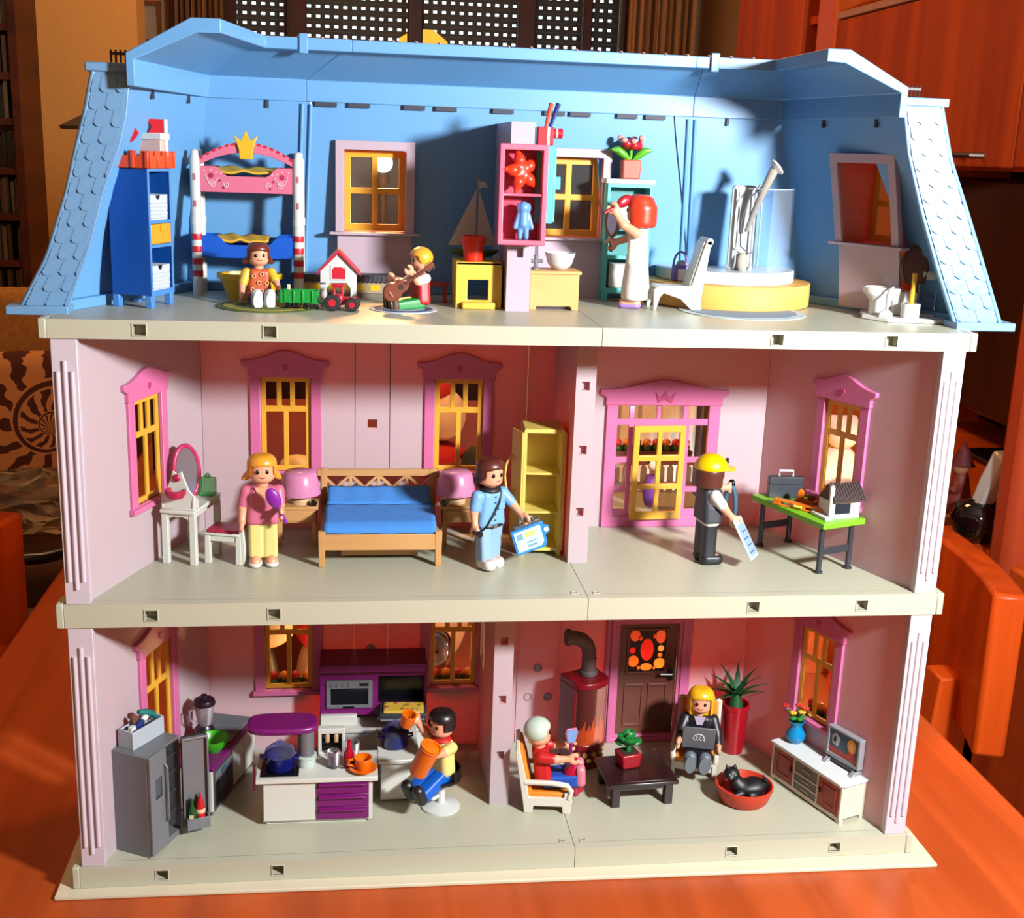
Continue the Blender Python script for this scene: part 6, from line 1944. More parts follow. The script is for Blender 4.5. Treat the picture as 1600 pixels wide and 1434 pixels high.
MB().tube([(.05, 0, .1), (.22, 0, -.5), (.28, 0, -1.2), (.25, 0, -1.75)], [.12, .14, .13, .1], 8).obj('handle', M_pli, t, smooth=60)
MB().ell((0, 0, .2), (.2, .12, .28), 10, 6).obj('jaw', mat('pliers_dark', (44, 48, 52), .3, metal=.8), t, smooth=60)

# --- green work table and what stands on it
M_gt2 = mat('table_lime', (128, 206, 40), .4)
M_tl = mat('table_leg_grey', (54, 56, 62), .4)
t = thing('work_table', 'lime green toy work table with dark grey legs by the right wall', 'table', (21.15, 7.65, F1), 20)
MB().box(-1.85, 1.85, -3.85, 3.85, 3.3, 3.72).obj('top', M_gt2, t, bev=.06)
for y in (-3.15, 3.15):
    for x in (-1.3, 1.3):
        MB().lathe([(0, 0), (.3, 0), (.3, .12), (.19, .2), (.19, 3.3)], (x, y, 0), 14).obj('leg', M_tl, t)
    MB().box(-1.2, 1.2, y - .07, y + .07, 1.25, 1.75).obj('brace', M_tl, t, bev=.03)
t = thing('briefcase', 'dark grey briefcase with silver handle at the back of the green table', 'briefcase', (20.3, 10.0, F1 + 3.72), -4)
MB().box(-1.25, 1.25, -.3, .3, 0, 1.55).obj('shell', mat('case_dark', (62, 66, 74), .4), t, bev=.07)
MB().box(-1.27, 1.27, -.32, .32, .98, 1.04).obj('seam', mat('case_seam', (34, 36, 42), .4), t)
MB().tube([(-.5, 0, 1.5), (-.5, 0, 1.95), (.5, 0, 1.95), (.5, 0, 1.5)], .1, 8).obj('handle', mat('silver_plastic', (200, 204, 208), .3), t)
M_lev = mat('level_orange', (246, 126, 16), .4)
t = thing('spirit_level', 'orange spirit level lying across the green table', 'spirit level', (20.3, 6.9, F1 + 3.72), -49)
lv = MB().panel(-2.0, 2.0, 0, .42, -.24, .24, [(-1.4, -.5, .12, .3), (.5, 1.4, .12, .3)]).obj('body', M_lev, t, bev=.04)
MB().cyl((-.3, -.26, .22), (.3, -.26, .22), .1).obj('vial', mat('vial_yellow', (230, 230, 90), .2), lv)
t = thing('hand_plane', 'orange hand plane behind the spirit level on the green table', 'plane', (21.5, 7.9, F1 + 3.72), -30)
MB().box(-1.1, 1.1, -.3, .3, 0, .35).obj('sole', M_lev, t, bev=.05)
MB().prism([(-1.0, .3), (-.5, .3), (-.55, .95), (-.8, 1.1), (-.95, .9)], -.15, .15).obj('grip', M_lev, t, bev=.05)
MB().prism([(.4, .3), (.9, .3), (.75, .85), (.5, .85)], -.15, .15).obj('knob', M_lev, t, bev=.05)
MB().box(-.25, .25, -.22, .22, .3, .75).obj('wedge', mat('plane_dark', (150, 70, 14), .4), t, bev=.03)
t = thing('model_house', 'small white model house with dark ribbed roof on the green table', 'model house', (22.5, 5.4, F1 + 3.72), 12)
t.scale = (1.12, 1.12, 1.12)
M_mh = mat('model_white', (236, 238, 236), .4)
MB().panel(-1.0, 1.0, 0, 1.15, -.7, .7, [(-.75, .35, .28, .95)]).obj('walls', M_mh, t, bev=.03)
MB().box(-.8, .4, -.6, -.5, .25, 1.0).obj('window', mat('model_glass', (44, 50, 60), .2), t)
MB().prism([(-1.15, .0), (-.9, 0), (-.9, 2.0), (-1.05, 2.2), (-1.2, 2.0)], -.75, -.55).obj('gable_post', M_mh, t, bev=.03)
MB().box(-1.5, -.9, -.9, .7, 0, .2).obj('step', M_mh, t, bev=.03)
rf = MB().prism([(-.95, 1.1), (.7, 1.1), (.7, 1.25), (-.1, 2.05), (-.95, 1.25)], -1.0, 1.25, 'yz').obj('roof', mat('roof_dark', (72, 58, 56), .5), t)
for k in range(12):
    x = -.95 + .19 * k
    MB().tube([(x, -.97, 1.22), (x, -.1, 2.1)], .06, 6).obj('roof_rib', mat('roof_dark', (72, 58, 56), .5), rf)
# ================================================================ ground storey: kitchen
M_steel = mat('toy_silver', (134, 137, 142), .35, metal=.25)
M_steeld = mat('toy_silver_dark', (66, 68, 74), .4)
M_kw = mat('kitchen_white', (230, 230, 220), .4)
M_kp = mat('kitchen_purple', (128, 20, 112), .35)
M_kblack = mat('hob_black', (18, 18, 24), .2)
# --- fridge with one door open
t = thing('fridge', 'grey side by side toy fridge with one door open', 'fridge', (-23.75, 2.95, F0), 62)
w, d, h = 1.72, 1.4, 7.1
MB().box(-w, -w + .12, -d, d, 0, h).obj('side_panel', M_steel, t, bev=.04)
MB().box(w - .12, w, -d, d, 0, h).obj('side_panel', M_steel, t, bev=.04)
MB().box(-w + .1, w - .1, d - .12, d, 0, h).obj('back_panel', M_steeld, t)
MB().box(-w + .1, w - .1, -d, d, h - .14, h).obj('top', M_steel, t)
MB().box(-w + .1, w - .1, -d, d, 0, .4).obj('base', M_steel, t, bev=.03)
MB().box(-.08, .08, -d + .05, d - .1, .4, h - .1).obj('divider', M_steeld, t)
for z in (1.8, 3.2, 4.6, 5.8):
    MB().box(.1, w - .12, -d + .25, d - .1, z, z + .1).obj('shelf', M_steeld, t)
fd = MB().panel(-w, -.02, .2, h, -d - .26, -d - .02, [(-1.2, -.5, 3.95, 5.35)]).obj('freezer_door', M_steel, t, bev=.05)
MB().box(-1.25, -.45, -d - .12, -d - .02, 3.9, 5.4).obj('dispenser', mat('dispenser_grey', (84, 92, 104), .3), fd)
MB().box(-1.2, -.5, -d - .24, -d - .1, 3.92, 4.0).obj('dispenser_tray', M_steeld, fd)
MB().tube([(-.28, -d - .26, 2.0), (-.28, -d - .48, 2.2), (-.28, -d - .48, 5.9), (-.28, -d - .26, 6.1)], .08, 8).obj('handle', M_steel, fd)
T = at(w, -d - .05, 0, rz=138)
def dp(b, nm, m, bev=.04, par=None):
    q = MB()
    q.T = T
    q.add(b.v, b.f)
    return q.obj(nm, m, par or t, bev=bev)
rd = dp(MB().panel(-1.72, 0, .35, h - .1, 0, .22), 'open_door', M_steel)
dp(MB().panel(-1.72, 0, .35, h - .1, -.02, .5, [(-1.6, -.12, .5, h - .25)]), 'door_liner', M_steel, .03, rd)
dp(MB().box(-1.55, -.15, .2, .95, .55, .65), 'bottle_rack', M_steel, .02, rd)
dp(MB().box(-1.55, -.15, .88, .98, .55, 1.35), 'bottle_rack', M_steel, .02, rd)
dp(MB().box(-1.6, -1.5, .2, .98, .55, 1.35), 'bottle_rack', M_steel, .02, rd)
dp(MB().box(-.2, -.1, .2, .98, .55, 1.35), 'bottle_rack', M_steel, .02, rd)
FRIDGE_AT = t.location / S
def inrack(x, y, z):
    p = Matrix.Translation(FRIDGE_AT) @ Matrix.Rotation(R(62), 4, 'Z') @ T @ Vector((x, y, z))
    return tuple(p)
c = inrack(-1.05, .56, .66)
t = thing('ketchup_bottle', 'red sauce bottle in the open fridge door', 'bottle', c)
MB().lathe([(0, 0), (.3, 0), (.33, .1), (.33, 1.1), (.24, 1.6), (.12, 2.0), (.06, 2.3), (0, 2.32)], n=18).obj('bottle', mat('sauce_red', (214, 24, 32), .3), t, smooth=50)
MB().lathe([(.335, .95), (.34, 1.0), (.34, 1.2), (.325, 1.25)], n=18).obj('label', mat('label_cream', (232, 214, 170), .5), t)
c = inrack(-.5, .56, .66)
t = thing('green_bottle', 'dark green bottle beside the red one in the fridge door', 'bottle', c)
MB().lathe([(0, 0), (.3, 0), (.31, 1.1), (.14, 1.5), (.12, 2.0), (0, 2.02)], n=18).obj('bottle', mat('bottle_green', (24, 84, 44), .2), t, smooth=50)
MB().box(-.14, .14, -.34, -.3, .35, .95).obj('label', mat('label_cream', (232, 214, 170), .5), t)
# crate of knives and tools on the fridge
t = thing('tool_crate', 'light grey crate on the fridge holding blue and teal kitchen tools', 'crate', (-24.0, 3.35, F0 + h), 57)
M_cr = mat('crate_grey', (186, 198, 206), .45)
MB().panel(-1.45, 1.45, 0, 1.2, -.62, -.5).obj('side', M_cr, t, bev=.03)
MB().panel(-1.45, 1.45, 0, 1.2, .5, .62).obj('side', M_cr, t, bev=.03)
MB().box(-1.45, -1.33, -.5, .5, 0, 1.25).obj('end', M_cr, t, bev=.03)
MB().box(1.33, 1.45, -.5, .5, 0, 1.25).obj('end', M_cr, t, bev=.03)
MB().box(-1.4, 1.4, -.55, .55, 0, .12).obj('bottom', M_cr, t)
MB().prism([(-1.1, .9), (-.2, .9), (.15, 1.3), (.0, 1.5), (-.4, 1.25), (-.9, 1.4), (-1.2, 1.15)], -.25, .1).obj('blue_tool', mat('tool_navy', (28, 50, 128), .4), t, bev=.05)
MB().prism([(-1.2, 1.1), (-.75, 1.15), (-.8, 1.4), (-1.15, 1.35)], -.3, .0).obj('white_blade', M_white, t)
MB().tube([(-.1, .1, 1.95), (.4, .0, 1.8), (.9, -.15, 1.5), (1.15, -.2, 1.15)], [.16, .22, .2, .14], 8).obj('teal_handle', mat('tool_teal', (22, 128, 122), .4), t, smooth=60)
MB().prism([(-.5, .9), (.1, 1.0), (.0, 1.4), (-.35, 1.9), (-.55, 1.7)], .15, .35).obj('brown_wedge', mat('tool_brown', (122, 76, 58), .5), t)
MB().ell((.25, -.1, 1.45), (.3, .2, .22), 10, 6).obj('white_tool', M_white, t)

# --- left counter: sink unit and oven unit along the left wall
t = thing('sink_counter', 'purple edged toy counter with grey drainer along the left kitchen wall', 'counter', (-18.75, 9.4, F0), 73)
MB().box(-3.9, 3.9, .05, 3.3, .25, 3.35).obj('carcass', M_kw, t, bev=.04)
MB().box(-3.9, 3.6, .15, 2.5, 0, .25).obj('plinth', M_steeld, t)
MB().box(-3.95, 3.95, -.12, 3.35, 3.35, 3.62).obj('worktop', M_kp, t, bev=.05)
sk = MB().box(-.2, 3.7, .25, 3.1, 3.6, 3.72).obj('drainer', M_steel, t, bev=.03)
for k in range(9):
    MB().box(1.0 + .3 * k, 1.1 + .3 * k, .4, 2.9, 3.71, 3.78).obj('drainer_rib', M_steel, sk)
MB().box(-3.7, -.4, -.02, .06, .35, 3.2).obj('oven_front', M_steeld, t, bev=.03)
MB().box(-3.5, -.6, -.06, .0, .5, 2.2).obj('oven_glass', M_kblack, t, bev=.02)
MB().box(-3.5, -.6, -.07, .0, 2.45, 3.0).obj('oven_panel', M_steel, t, bev=.02)
MB().box(-2.6, -1.7, -.1, -.05, 2.52, 2.92).obj('oven_display', mat('display_teal', (70, 96, 110), .3), t)
MB().box(-.3, 1.6, -.02, .06, .35, 3.2).obj('cupboard_door', M_kw, t, bev=.03)
MB().box(1.7, 3.5, -.02, .06, .35, 3.2).obj('cupboard_door', M_kw, t, bev=.03)
t = thing('blender', 'toy blender with clear jug and black lid on the left counter', 'blender', (-20.9, 10.4, F0 + 3.62), 20)
MB().lathe([(0, 0), (.75, 0), (.8, .2), (.6, .8), (.5, .95), (0, .95)], n=24).obj('base', mat('blender_black', (36, 24, 40), .3), t)
MB().lathe([(.48, .95), (.7, 2.2), (.74, 2.5), (.66, 2.5), (.42, 1.0), (0, 1.0)], n=24).obj('jug', clear_mat('jug_clear', (226, 220, 224), .12), t, smooth=50)
MB().tube([(-.6, 0, 2.3), (-1.05, 0, 2.1), (-1.0, 0, 1.4), (-.58, 0, 1.2)], .09, 8).obj('jug_handle', clear_mat('jug_clear', (226, 220, 224), .12), t)
MB().lathe([(.78, 2.5), (.8, 2.62), (.7, 2.85), (.25, 2.95), (.22, 3.2), (0, 3.22)], n=24).obj('lid', mat('blender_black', (36, 24, 40), .3), t)
t = thing('green_bowl', 'bright green toy bowl on the left counter behind the fridge door', 'bowl', (-20.1, 8.2, F0 + 3.62))
MB().lathe([(0, 0), (.5, 0), (.95, .55), (1.12, 1.0), (1.02, 1.0), (.85, .6), (.4, .15), (0, .13)], n=28).obj('bowl', mat('bowl_green', (66, 196, 30), .35), t, smooth=50)

# --- purple back wall unit with microwave, oven and counter
t = thing('kitchen_wall_unit', 'purple toy kitchen wall unit with microwave and dark oven on the back wall', 'kitchen unit', (-8.95, 13.0, F0))
MB().box(-3.9, 3.95, .6, 1.85, 0, 8.2).obj('back_board', mat('unit_purple', (120, 18, 96), .45), t, bev=.05)
MB().box(-3.9, 3.95, -1.2, .6, 7.6, 8.2).obj('canopy', mat('unit_purple', (120, 18, 96), .45), t, bev=.06)
MB().panel(-3.9, 3.95, 3.9, 7.6, -.5, .6, [(-3.45, -.05, 4.5, 6.75), (.35, 3.75, 4.5, 7.0)]).obj('housing', M_kp, t, bev=.04)
mw = MB().panel(-3.45, -.05, 4.52, 6.72, -.62, -.3, [(-3.12, -.38, 4.78, 6.1)]).obj('microwave_front', M_steel, t, bev=.04)
MB().box(-3.4, -.1, -.3, .5, 4.55, 6.7).obj('microwave_box', M_kblack, mw)
MB().box(-3.12, -.38, -.5, -.42, 4.78, 6.1).obj('microwave_glass', mat('micro_glass', (22, 24, 30), .12), mw)
for k in range(4):
    MB().cyl((-3.0 + .42 * k, -.6, 6.4), (-3.0 + .42 * k, -.7, 6.4), .13, n=12).obj('knob', M_steel, mw)
MB().box(-1.0, -.35, -.66, -.6, 6.3, 6.52).obj('microwave_display', M_kblack, mw)
MB().box(-2.2, -1.4, -.68, -.6, 4.58, 4.7).obj('microwave_catch', M_kblack, mw)
MB().box(.35, 3.75, .3, .58, 4.5, 7.0).obj('oven_recess', M_kblack, t)
ov = MB().box(.25, 3.85, -2.6, -.4, 4.35, 4.6).obj('oven_door_open', M_steeld, t, bev=.05)
MB().tube([(.5, -2.65, 4.55), (.5, -2.85, 4.6), (3.6, -2.85, 4.6), (3.6, -2.65, 4.55)], .08, 8).obj('oven_handle', M_steel, ov)
MB().box(-3.85, -1.2, -.9, .6, 3.3, 4.05).obj('drawer_box', M_kw, t, bev=.05)
MB().box(-3.85, 3.9, -1.6, .6, .2, 3.3).obj('base_cupboard', M_kw, t, bev=.04)
MB().box(-3.95, 3.95, -1.75, .6, 3.05, 3.35).obj('counter_top', M_kw, t, bev=.05)
t = thing('pizza_tray', 'grey tray with a yellow pizza on the open oven door', 'tray', (-6.75, 11.4, F0 + 4.6), -3)
MB().panel(-1.7, 1.7, 0, .3, -1.0, 1.0).obj('tray', M_steeld, t, bev=.03)
sdf_obj('pizza', lambda P: sd_box(P, (0, 0, .36), (1.5, .85, .1), .09), (-1.8, -1.2, .1), (1.8, 1.2, .8), .1, mat('pizza_yellow', (226, 190, 60), .6), t)
random.seed(5)
for k in range(14):
    MB().ell((random.uniform(-1.3, 1.3), random.uniform(-.7, .7), .46), (.16, .14, .06), 8, 5).obj('topping', mat(('top_red', 'top_green', 'top_pink')[k % 3], ((186, 60, 40), (140, 130, 40), (214, 150, 120))[k % 3], .6), t)
def pot(name, label, loc, r, hh, rz=0):
    t = thing(name, label, 'pot', loc, rz)
    MB().lathe([(0, 0), (r * .85, 0), (r, .15), (r * 1.02, hh * .6), (r * 1.06, hh * .62), (r * .95, hh * .6), (r * .9, .2), (0, .18)], n=28).obj('pot', mat('pot_blue', (24, 32, 122), .15), t, smooth=50)
    ld = MB().lathe([(r * 1.06, hh * .62), (r * .98, hh * .8), (r * .6, hh * .97), (.1, hh), (0, hh)], n=28).obj('lid', clear_mat('lid_clear', (196, 196, 230), .04), t, smooth=50)
    MB().lathe([(.08, hh), (.22, hh + .15), (.22, hh + .28), (0, hh + .3)], n=14).obj('lid_knob', clear_mat('lid_clear', (196, 196, 230), .04), ld)
    for s in (-1, 1):
        MB().tube([(s * r * .95, -.25, hh * .45), (s * (r + .28), -.2, hh * .5), (s * (r + .28), .2, hh * .5), (s * r * .95, .25, hh * .45)], .08, 6).obj('handle', mat('pot_blue', (24, 32, 122), .15), t)
t = thing('hob_counter', 'white toy counter with rounded end behind the seated man', 'counter', (-7.2, 8.0, F0))
MB().prism([(-1.3, -1.3), (.6, -1.3), (1.0, -1.0), (1.1, -.4), (1.1, 3.3), (-1.3, 3.3)], .2, 3.1, 'xy').obj('cupboard', M_kw, t, bev=.04)
MB().prism([(-1.5, -1.6), (.7, -1.6), (1.25, -1.2), (1.4, -.5), (1.4, 3.35), (-1.5, 3.35)], 3.1, 3.4, 'xy').obj('counter_top', M_kw, t, bev=.05)
pot('cooking_pot', 'dark blue toy pot with clear lid on the counter under the pizza tray', (-7.45, 8.6, F0 + 3.4), .95, 1.7)

# --- kitchen island
t = thing('kitchen_island', 'white toy kitchen island with purple drawers and round purple hood', 'kitchen island', (-12.85, 4.1, F0))
MB().box(-3.6, 3.75, .05, 3.3, .28, 3.3).obj('carcass', M_kw, t, bev=.04)
MB().box(-3.4, 3.3, .25, 3.1, 0, .28).obj('plinth', M_kw, t, bev=.03)
MB().box(-4.05, 4.1, -.3, 3.5, 3.3, 3.62).obj('worktop', M_kw, t, bev=.05)
MB().panel(-3.55, -.12, .4, 3.25, -.04, .06).obj('door', M_kw, t, bev=.03)
for k in range(3):
    dd = MB().box(-.02, 3.5, -.08, .06, .42 + .95 * k, 1.33 + .95 * k).obj('drawer', M_kp, t, bev=.03)
    MB().prism([(-.08, 1.02 + .95 * k), (-.34, 1.12 + .95 * k), (-.34, 1.22 + .95 * k), (-.08, 1.3 + .95 * k)], .15, 3.3, 'yz').obj('drawer_lip', M_kp, dd, bev=.02)
MB().box(-4.18, -4.0, -.4, -.1, 2.9, 4.7).obj('end_post', mat('post_plum', (96, 16, 44), .4), t, bev=.04)
MB().box(-3.75, -1.2, .1, 2.7, 3.6, 3.68).obj('hob', M_kblack, t, bev=.03)
hd = MB().lathe([(.62, 3.62), (.66, 3.75), (.62, 4.2), (.72, 4.3), (.72, 4.42), (.5, 4.45)], (-.75, 1.7, 0), 24).obj('hood_foot', mat('foot_mint', (206, 222, 212), .35), t)
MB().cyl((-.75, 1.7, 4.4), (-.75, 1.7, 6.2), .55, n=24).obj('hood_column', mat('column_grey', (132, 134, 140), .4, metal=.3), t)
hp = []
for q in np.linspace(0, 2 * PI, 41)[:-1]:
    c_, s_ = math.cos(q), math.sin(q)
    hp.append((-2.35 + 2.4 * abs(c_) ** .6 * (1 if c_ > 0 else -1), 2.4 + 1.35 * abs(s_) ** .6 * (1 if s_ > 0 else -1)))
MB().prism(hp, 6.1, 6.6, 'xy').obj('hood', M_kp, t, bev=.2, seg=3)
pot('cooking_pot', 'dark blue toy pot with clear lid on the island hob', (-15.35, 5.35, F0 + 3.68), .98, 1.75)
M_clr = clear_mat('tumbler_clear', (240, 236, 238), .03, gloss=1.0)
def tumbler(label, loc, sc, fill):
    t = thing('glass_jar', label, 'glass', loc)
    MB().lathe([(0, 0), (.36 * sc, 0), (.42 * sc, .2), (.45 * sc, 1.3 * sc), (.4 * sc, 1.3 * sc), (.36 * sc, .2), (0, .12)], n=22).obj('glass', M_clr, t, smooth=50)
    if fill:
        MB().lathe([(0, .14), (.33 * sc, .14), (.36 * sc, .85), (0, .86)], n=16).obj('contents', clear_mat('violet_fill', (150, 130, 190), .3), t)
tumbler('clear glass jar with violet contents on the island worktop', (-11.75, 5.35, F0 + 3.62), .95, True)
tumbler('tall clear glass behind the red bottle on the island', (-10.45, 6.3, F0 + 3.62), 1.05, False)
t = thing('red_bottle', 'small red bottle between the glasses on the island', 'bottle', (-10.7, 5.45, F0 + 3.62))
MB().lathe([(0, 0), (.34, 0), (.37, .2), (.36, .95), (.14, 1.35), (.13, 1.75), (.17, 1.78), (.16, 1.9), (0, 1.9)], n=20).obj('bottle', mat('bottle_red', (186, 10, 44), .15), t, smooth=50)
M_oc = mat('cup_orange', (252, 122, 14), .3)
t = thing('cup_and_saucer', 'orange cup on orange saucer at the front of the island', 'cup', (-9.75, 4.75, F0 + 3.62), 0)
MB().lathe([(0, 0), (.5, 0), (.95, .2), (.95, .27), (.5, .1), (0, .1)], n=28).obj('saucer', M_oc, t)
MB().lathe([(0, .1), (.38, .1), (.55, .5), (.62, 1.0), (.55, 1.0), (.46, .5), (0, .25)], n=24).obj('cup', M_oc, t, smooth=50)
MB().tube([(-.55, 0, .9), (-.95, -.1, .85), (-1.0, -.1, .5), (-.5, 0, .35)], .1, 8).obj('handle', M_oc, t, smooth=60)
t = thing('spice_rack', 'white toy spice rack with two pale jars at the back of the island', 'rack', (-11.9, 7.05, F0 + 3.62))
MB().panel(-.95, .95, 0, 2.0, 0, .55, [(-.7, .7, .15, 1.6)]).obj('frame', M_kw, t, bev=.05)
MB().box(-.75, .75, .4, .5, .1, 1.65).obj('back', M_kblack, t)
for x in (-.3, .3):
    MB().lathe([(0, 0), (.16, 0), (.17, .5), (.1, .62), (0, .62)], (x, .2, .92), 12).obj('jar', mat('jar_tan', (214, 170, 120), .5), t)
MB().box(-.7, .7, .08, .45, .82, .92).obj('shelf', M_kblack, t)

# --- man on the bar stool
t = thing('bar_stool', 'white toy bar stool with round foot and black seat', 'stool', (-4.3, 5.9, F0))
MB().lathe([(0, 0), (1.35, 0), (1.35, .12), (.9, .28), (.35, .4), (.28, .6), (.28, 1.9), (.5, 2.0), (0, 2.02)], n=32).obj('pedestal', mat('stool_white', (226, 230, 224), .35), t, smooth=40)
MB().tube([(0, 0, 1.0), (-.5, -.4, .85), (-.95, -.5, 1.0), (-1.0, -.1, 1.15), (-.7, .3, 1.15), (0, .1, 1.2)], .14, 8).obj('footrest', mat('stool_white', (226, 230, 224), .35), t, smooth=60)
MB().lathe([(0, 1.95), (.9, 2.0), (1.35, 2.2), (1.4, 2.42), (1.2, 2.42), (0, 2.32)], n=28).obj('seat', M_black, t, smooth=40)
mb = MB()
n_ = 15
f_ = [(1.38 * math.cos(q), 1.38 * math.sin(q)) for q in np.linspace(-.9, 1.9, n_)]
b_ = [(1.24 * math.cos(q), 1.24 * math.sin(q)) for q in np.linspace(1.9, -.9, n_)]
MB().prism(f_ + b_, 2.3, 3.1, 'xy').obj('backrest', M_black, t, bev=.05)
km, kh = figure('black haired toy man figure in cream shirt on the bar stool pouring from a jug', (-4.35, 5.85, F0 + 2.42), -50, (142, 4, 2), (92, 8, 2), leg=66, lower_z=.45, top=(242, 226, 136), legs=(0, 100, 214), shoe=(28, 28, 34), hair=(30, 22, 24), style='short', collar=(206, 40, 36))
p = world_of(km, kh[0])
t = thing('orange_mug', 'orange mug raised in the far hand of the man on the stool', 'mug', p, -60)
t.rotation_euler = (R(0), R(20), R(-50))
MB().lathe([(0, -.45), (.42, -.45), (.5, 0), (.52, .55), (.44, .55), (.4, -.3), (0, -.34)], (0, -.7, .1), 22).obj('cup', M_oc, t, smooth=50)
MB().tube([(0, -.25, .4), (0, .1, .3), (0, .1, -.15), (0, -.25, -.25)], .1, 8).obj('handle', M_oc, t)
p = world_of(km, kh[1])
t = thing('orange_jug', 'tall orange jug tilted in the near hand of the man on the stool', 'jug', p, -50)
t.rotation_euler = (R(-4), R(24), R(-38))
mb = MB().lathe([(0, -1.4), (.58, -1.4), (.66, -1.2), (.68, .6), (.74, 1.0), (.64, 1.0), (.58, .6), (.56, -1.15), (0, -1.2)], (0, -.85, .35), 26)
mb.obj('jug', M_oc, t, smooth=50)
MB().tube([(0, -.25, .75), (0, .12, .7), (0, .12, -.4), (0, -.25, -.5)], .12, 8).obj('handle', M_oc, t, smooth=60)
MB().lathe([(.72, .75), (.75, .82), (.5, .95), (0, 1.0)], (0, -.85, .35), 26).obj('lid', M_oc, t)

# ================================================================ ground storey: living room
# --- red stove
M_stv = mat('stove_red', (128, 12, 28), .25)
t = thing('stove', 'dark red toy stove with flames behind glass and grey elbow pipe', 'stove', (6.95, 11.7, F0), 24)
def sec(w_, d_):
    return [(-w_, d_), (-w_, -d_ * .35)] + [(w_ * math.cos(q), -d_ * .35 - d_ * .65 * math.sin(q)) for q in np.linspace(PI, 0, 15)] + [(w_, d_)]
MB().prism(sec(1.45, 1.35), 0, .35, 'xy').obj('plinth', M_stv, t, bev=.05)
MB().prism(sec(1.32, 1.25), .35, 1.6, 'xy').obj('wood_box', M_stv, t)
M_log = mat('log_pale', (196, 160, 84), .7)
for k in range(9):
    q = R(-64 + 16 * k)
    mb = MB()
    mb.T = at(1.3 * math.sin(q) * .98, -.45 - .84 * math.cos(q), 0, rz=math.degrees(q) * .8)
    mb.prism([(.2 * math.cos(a), (.72 if k % 2 else 1.2) + .2 * math.sin(a)) for a in np.linspace(0, 2 * PI, 8)[:-1]], -.1, .1)
    mb.obj('log', M_log, t)
MB().prism(sec(1.3, 1.2), 1.6, 6.6, 'xy').obj('body', mat('stove_inside', (84, 8, 18), .5), t)
MB().prism(sec(1.5, 1.42), 6.5, 7.0, 'xy').obj('top_plate', M_stv, t, bev=.08)
MB().prism(sec(1.48, 1.4), 1.55, 2.0, 'xy').obj('waist_band', M_stv, t, bev=.06)
for s in (-1, 1):
    MB().box(s * 1.38 - .12, s * 1.38 + .12, -.6, 1.4, 2.0, 6.5).obj('side_post', M_stv, t, bev=.05)
gl = [(1.42 * math.cos(q), -.45 - .98 * math.sin(q)) for q in np.linspace(PI, 0, 19)]
gi = [(1.36 * math.cos(q), -.45 - .92 * math.sin(q)) for q in np.linspace(0, PI, 19)]
MB().prism(gl + gi, 2.0, 6.5, 'xy').obj('glass_door', clear_mat('stove_glass', (250, 226, 216), .0, gloss=.25), t, smooth=50)
random.seed(9)
for k in range(8):
    q = R(-58 + 16.5 * k)
    hh = (1.5, 2.1, 1.8, 2.4, 2.0, 2.3, 1.7, 1.4)[k]
    mb = MB()
    mb.T = at(1.28 * math.sin(q), -.45 - .84 * math.cos(q), 2.0, rz=math.degrees(q) * .8)
    mb.prism([(-.2, 0), (.2, 0), (.26, hh * .4), (.1, hh * .65), (.12, hh), (-.06, hh * .75), (-.24, hh * .45)], -.05, .05)
    mb.obj('flame', mat('flame_orange', (222, 122, 40), .4), t)
M_pipe = mat('pipe_grey', (104, 96, 96), .5)
pp = MB().tube([(.3, .3, 6.9), (.3, .3, 8.4)], .55, 18).obj('pipe', M_pipe, t, smooth=50)
MB().lathe([(.6, 6.95), (.68, 7.05), (.68, 7.3), (.58, 7.4)], (.3, .3, 0), 20).obj('collar', M_pipe, pp)
MB().tube([(.3, .3, 8.4), (.28, .35, 8.9), (.1, .4, 9.4), (-.3, .5, 9.8), (-.9, .7, 10.0), (-1.5, .9, 10.05)], .54, 18).obj('elbow', M_pipe, pp, smooth=50)
MB().tube([(-1.2, .8, 10.03), (-1.45, .9, 10.05)], .66, 18).obj('flange', M_pipe, pp)

# --- armchairs
M_acw = mat('armchair_white', (232, 228, 212), .4)
M_cush = mat('cushion_orange', (246, 146, 26), .6)
def armchair(label, loc, rz):
    t = thing('armchair', label, 'armchair', loc, rz, 'white armchairs with orange cushions')
    for s in (-1, 1):
        sidep = [(-1.75, 0), (-1.2, 0), (-1.15, .55), (.85, .55), (.9, 0), (1.5, 0), (1.6, .8), (2.25, 4.7), (1.95, 4.8), (1.35, 2.3), (1.2, 1.2), (-1.25, 1.2), (-1.3, 1.6), (-1.65, 1.6), (-1.85, 1.0)]
        MB().prism(sidep, s * 1.5 - .14, s * 1.5 + .14, 'yz').obj('side_frame', M_acw, t, bev=.05)
        MB().tube([(s * 1.55, -1.6, 1.2), (s * 1.6, -1.75, 1.8), (s * 1.6, -1.45, 2.2), (s * 1.6, -.4, 2.35), (s * 1.58, .8, 2.35), (s * 1.5, 1.5, 2.3)], .2, 8).obj('armrest', M_acw, t, smooth=60)
    MB().box(-1.45, 1.45, -1.75, -1.5, .5, 1.15).obj('front_rail', M_acw, t, bev=.05)
    MB().box(-1.5, 1.5, 1.92, 2.22, 4.35, 4.8).obj('top_rail', M_acw, t, bev=.08)
    MB().box(-1.4, 1.4, -1.7, 1.3, 1.1, 1.5).obj('seat_cushion', M_cush, t, bev=.12, seg=3)
    mb = MB()
    mb.T = at(0, 1.15, 1.45, rx=-13)
    mb.box(-1.38, 1.38, -.2, .25, 0, 2.3).obj('back_cushion', M_cush, t, bev=.12, seg=3)
    mb = MB()
    mb.T = at(0, 1.7, 3.65, rx=-15)
    mb.box(-1.38, 1.38, -.22, .25, 0, 1.05).obj('head_cushion', M_cush, t, bev=.12, seg=3)
    return t
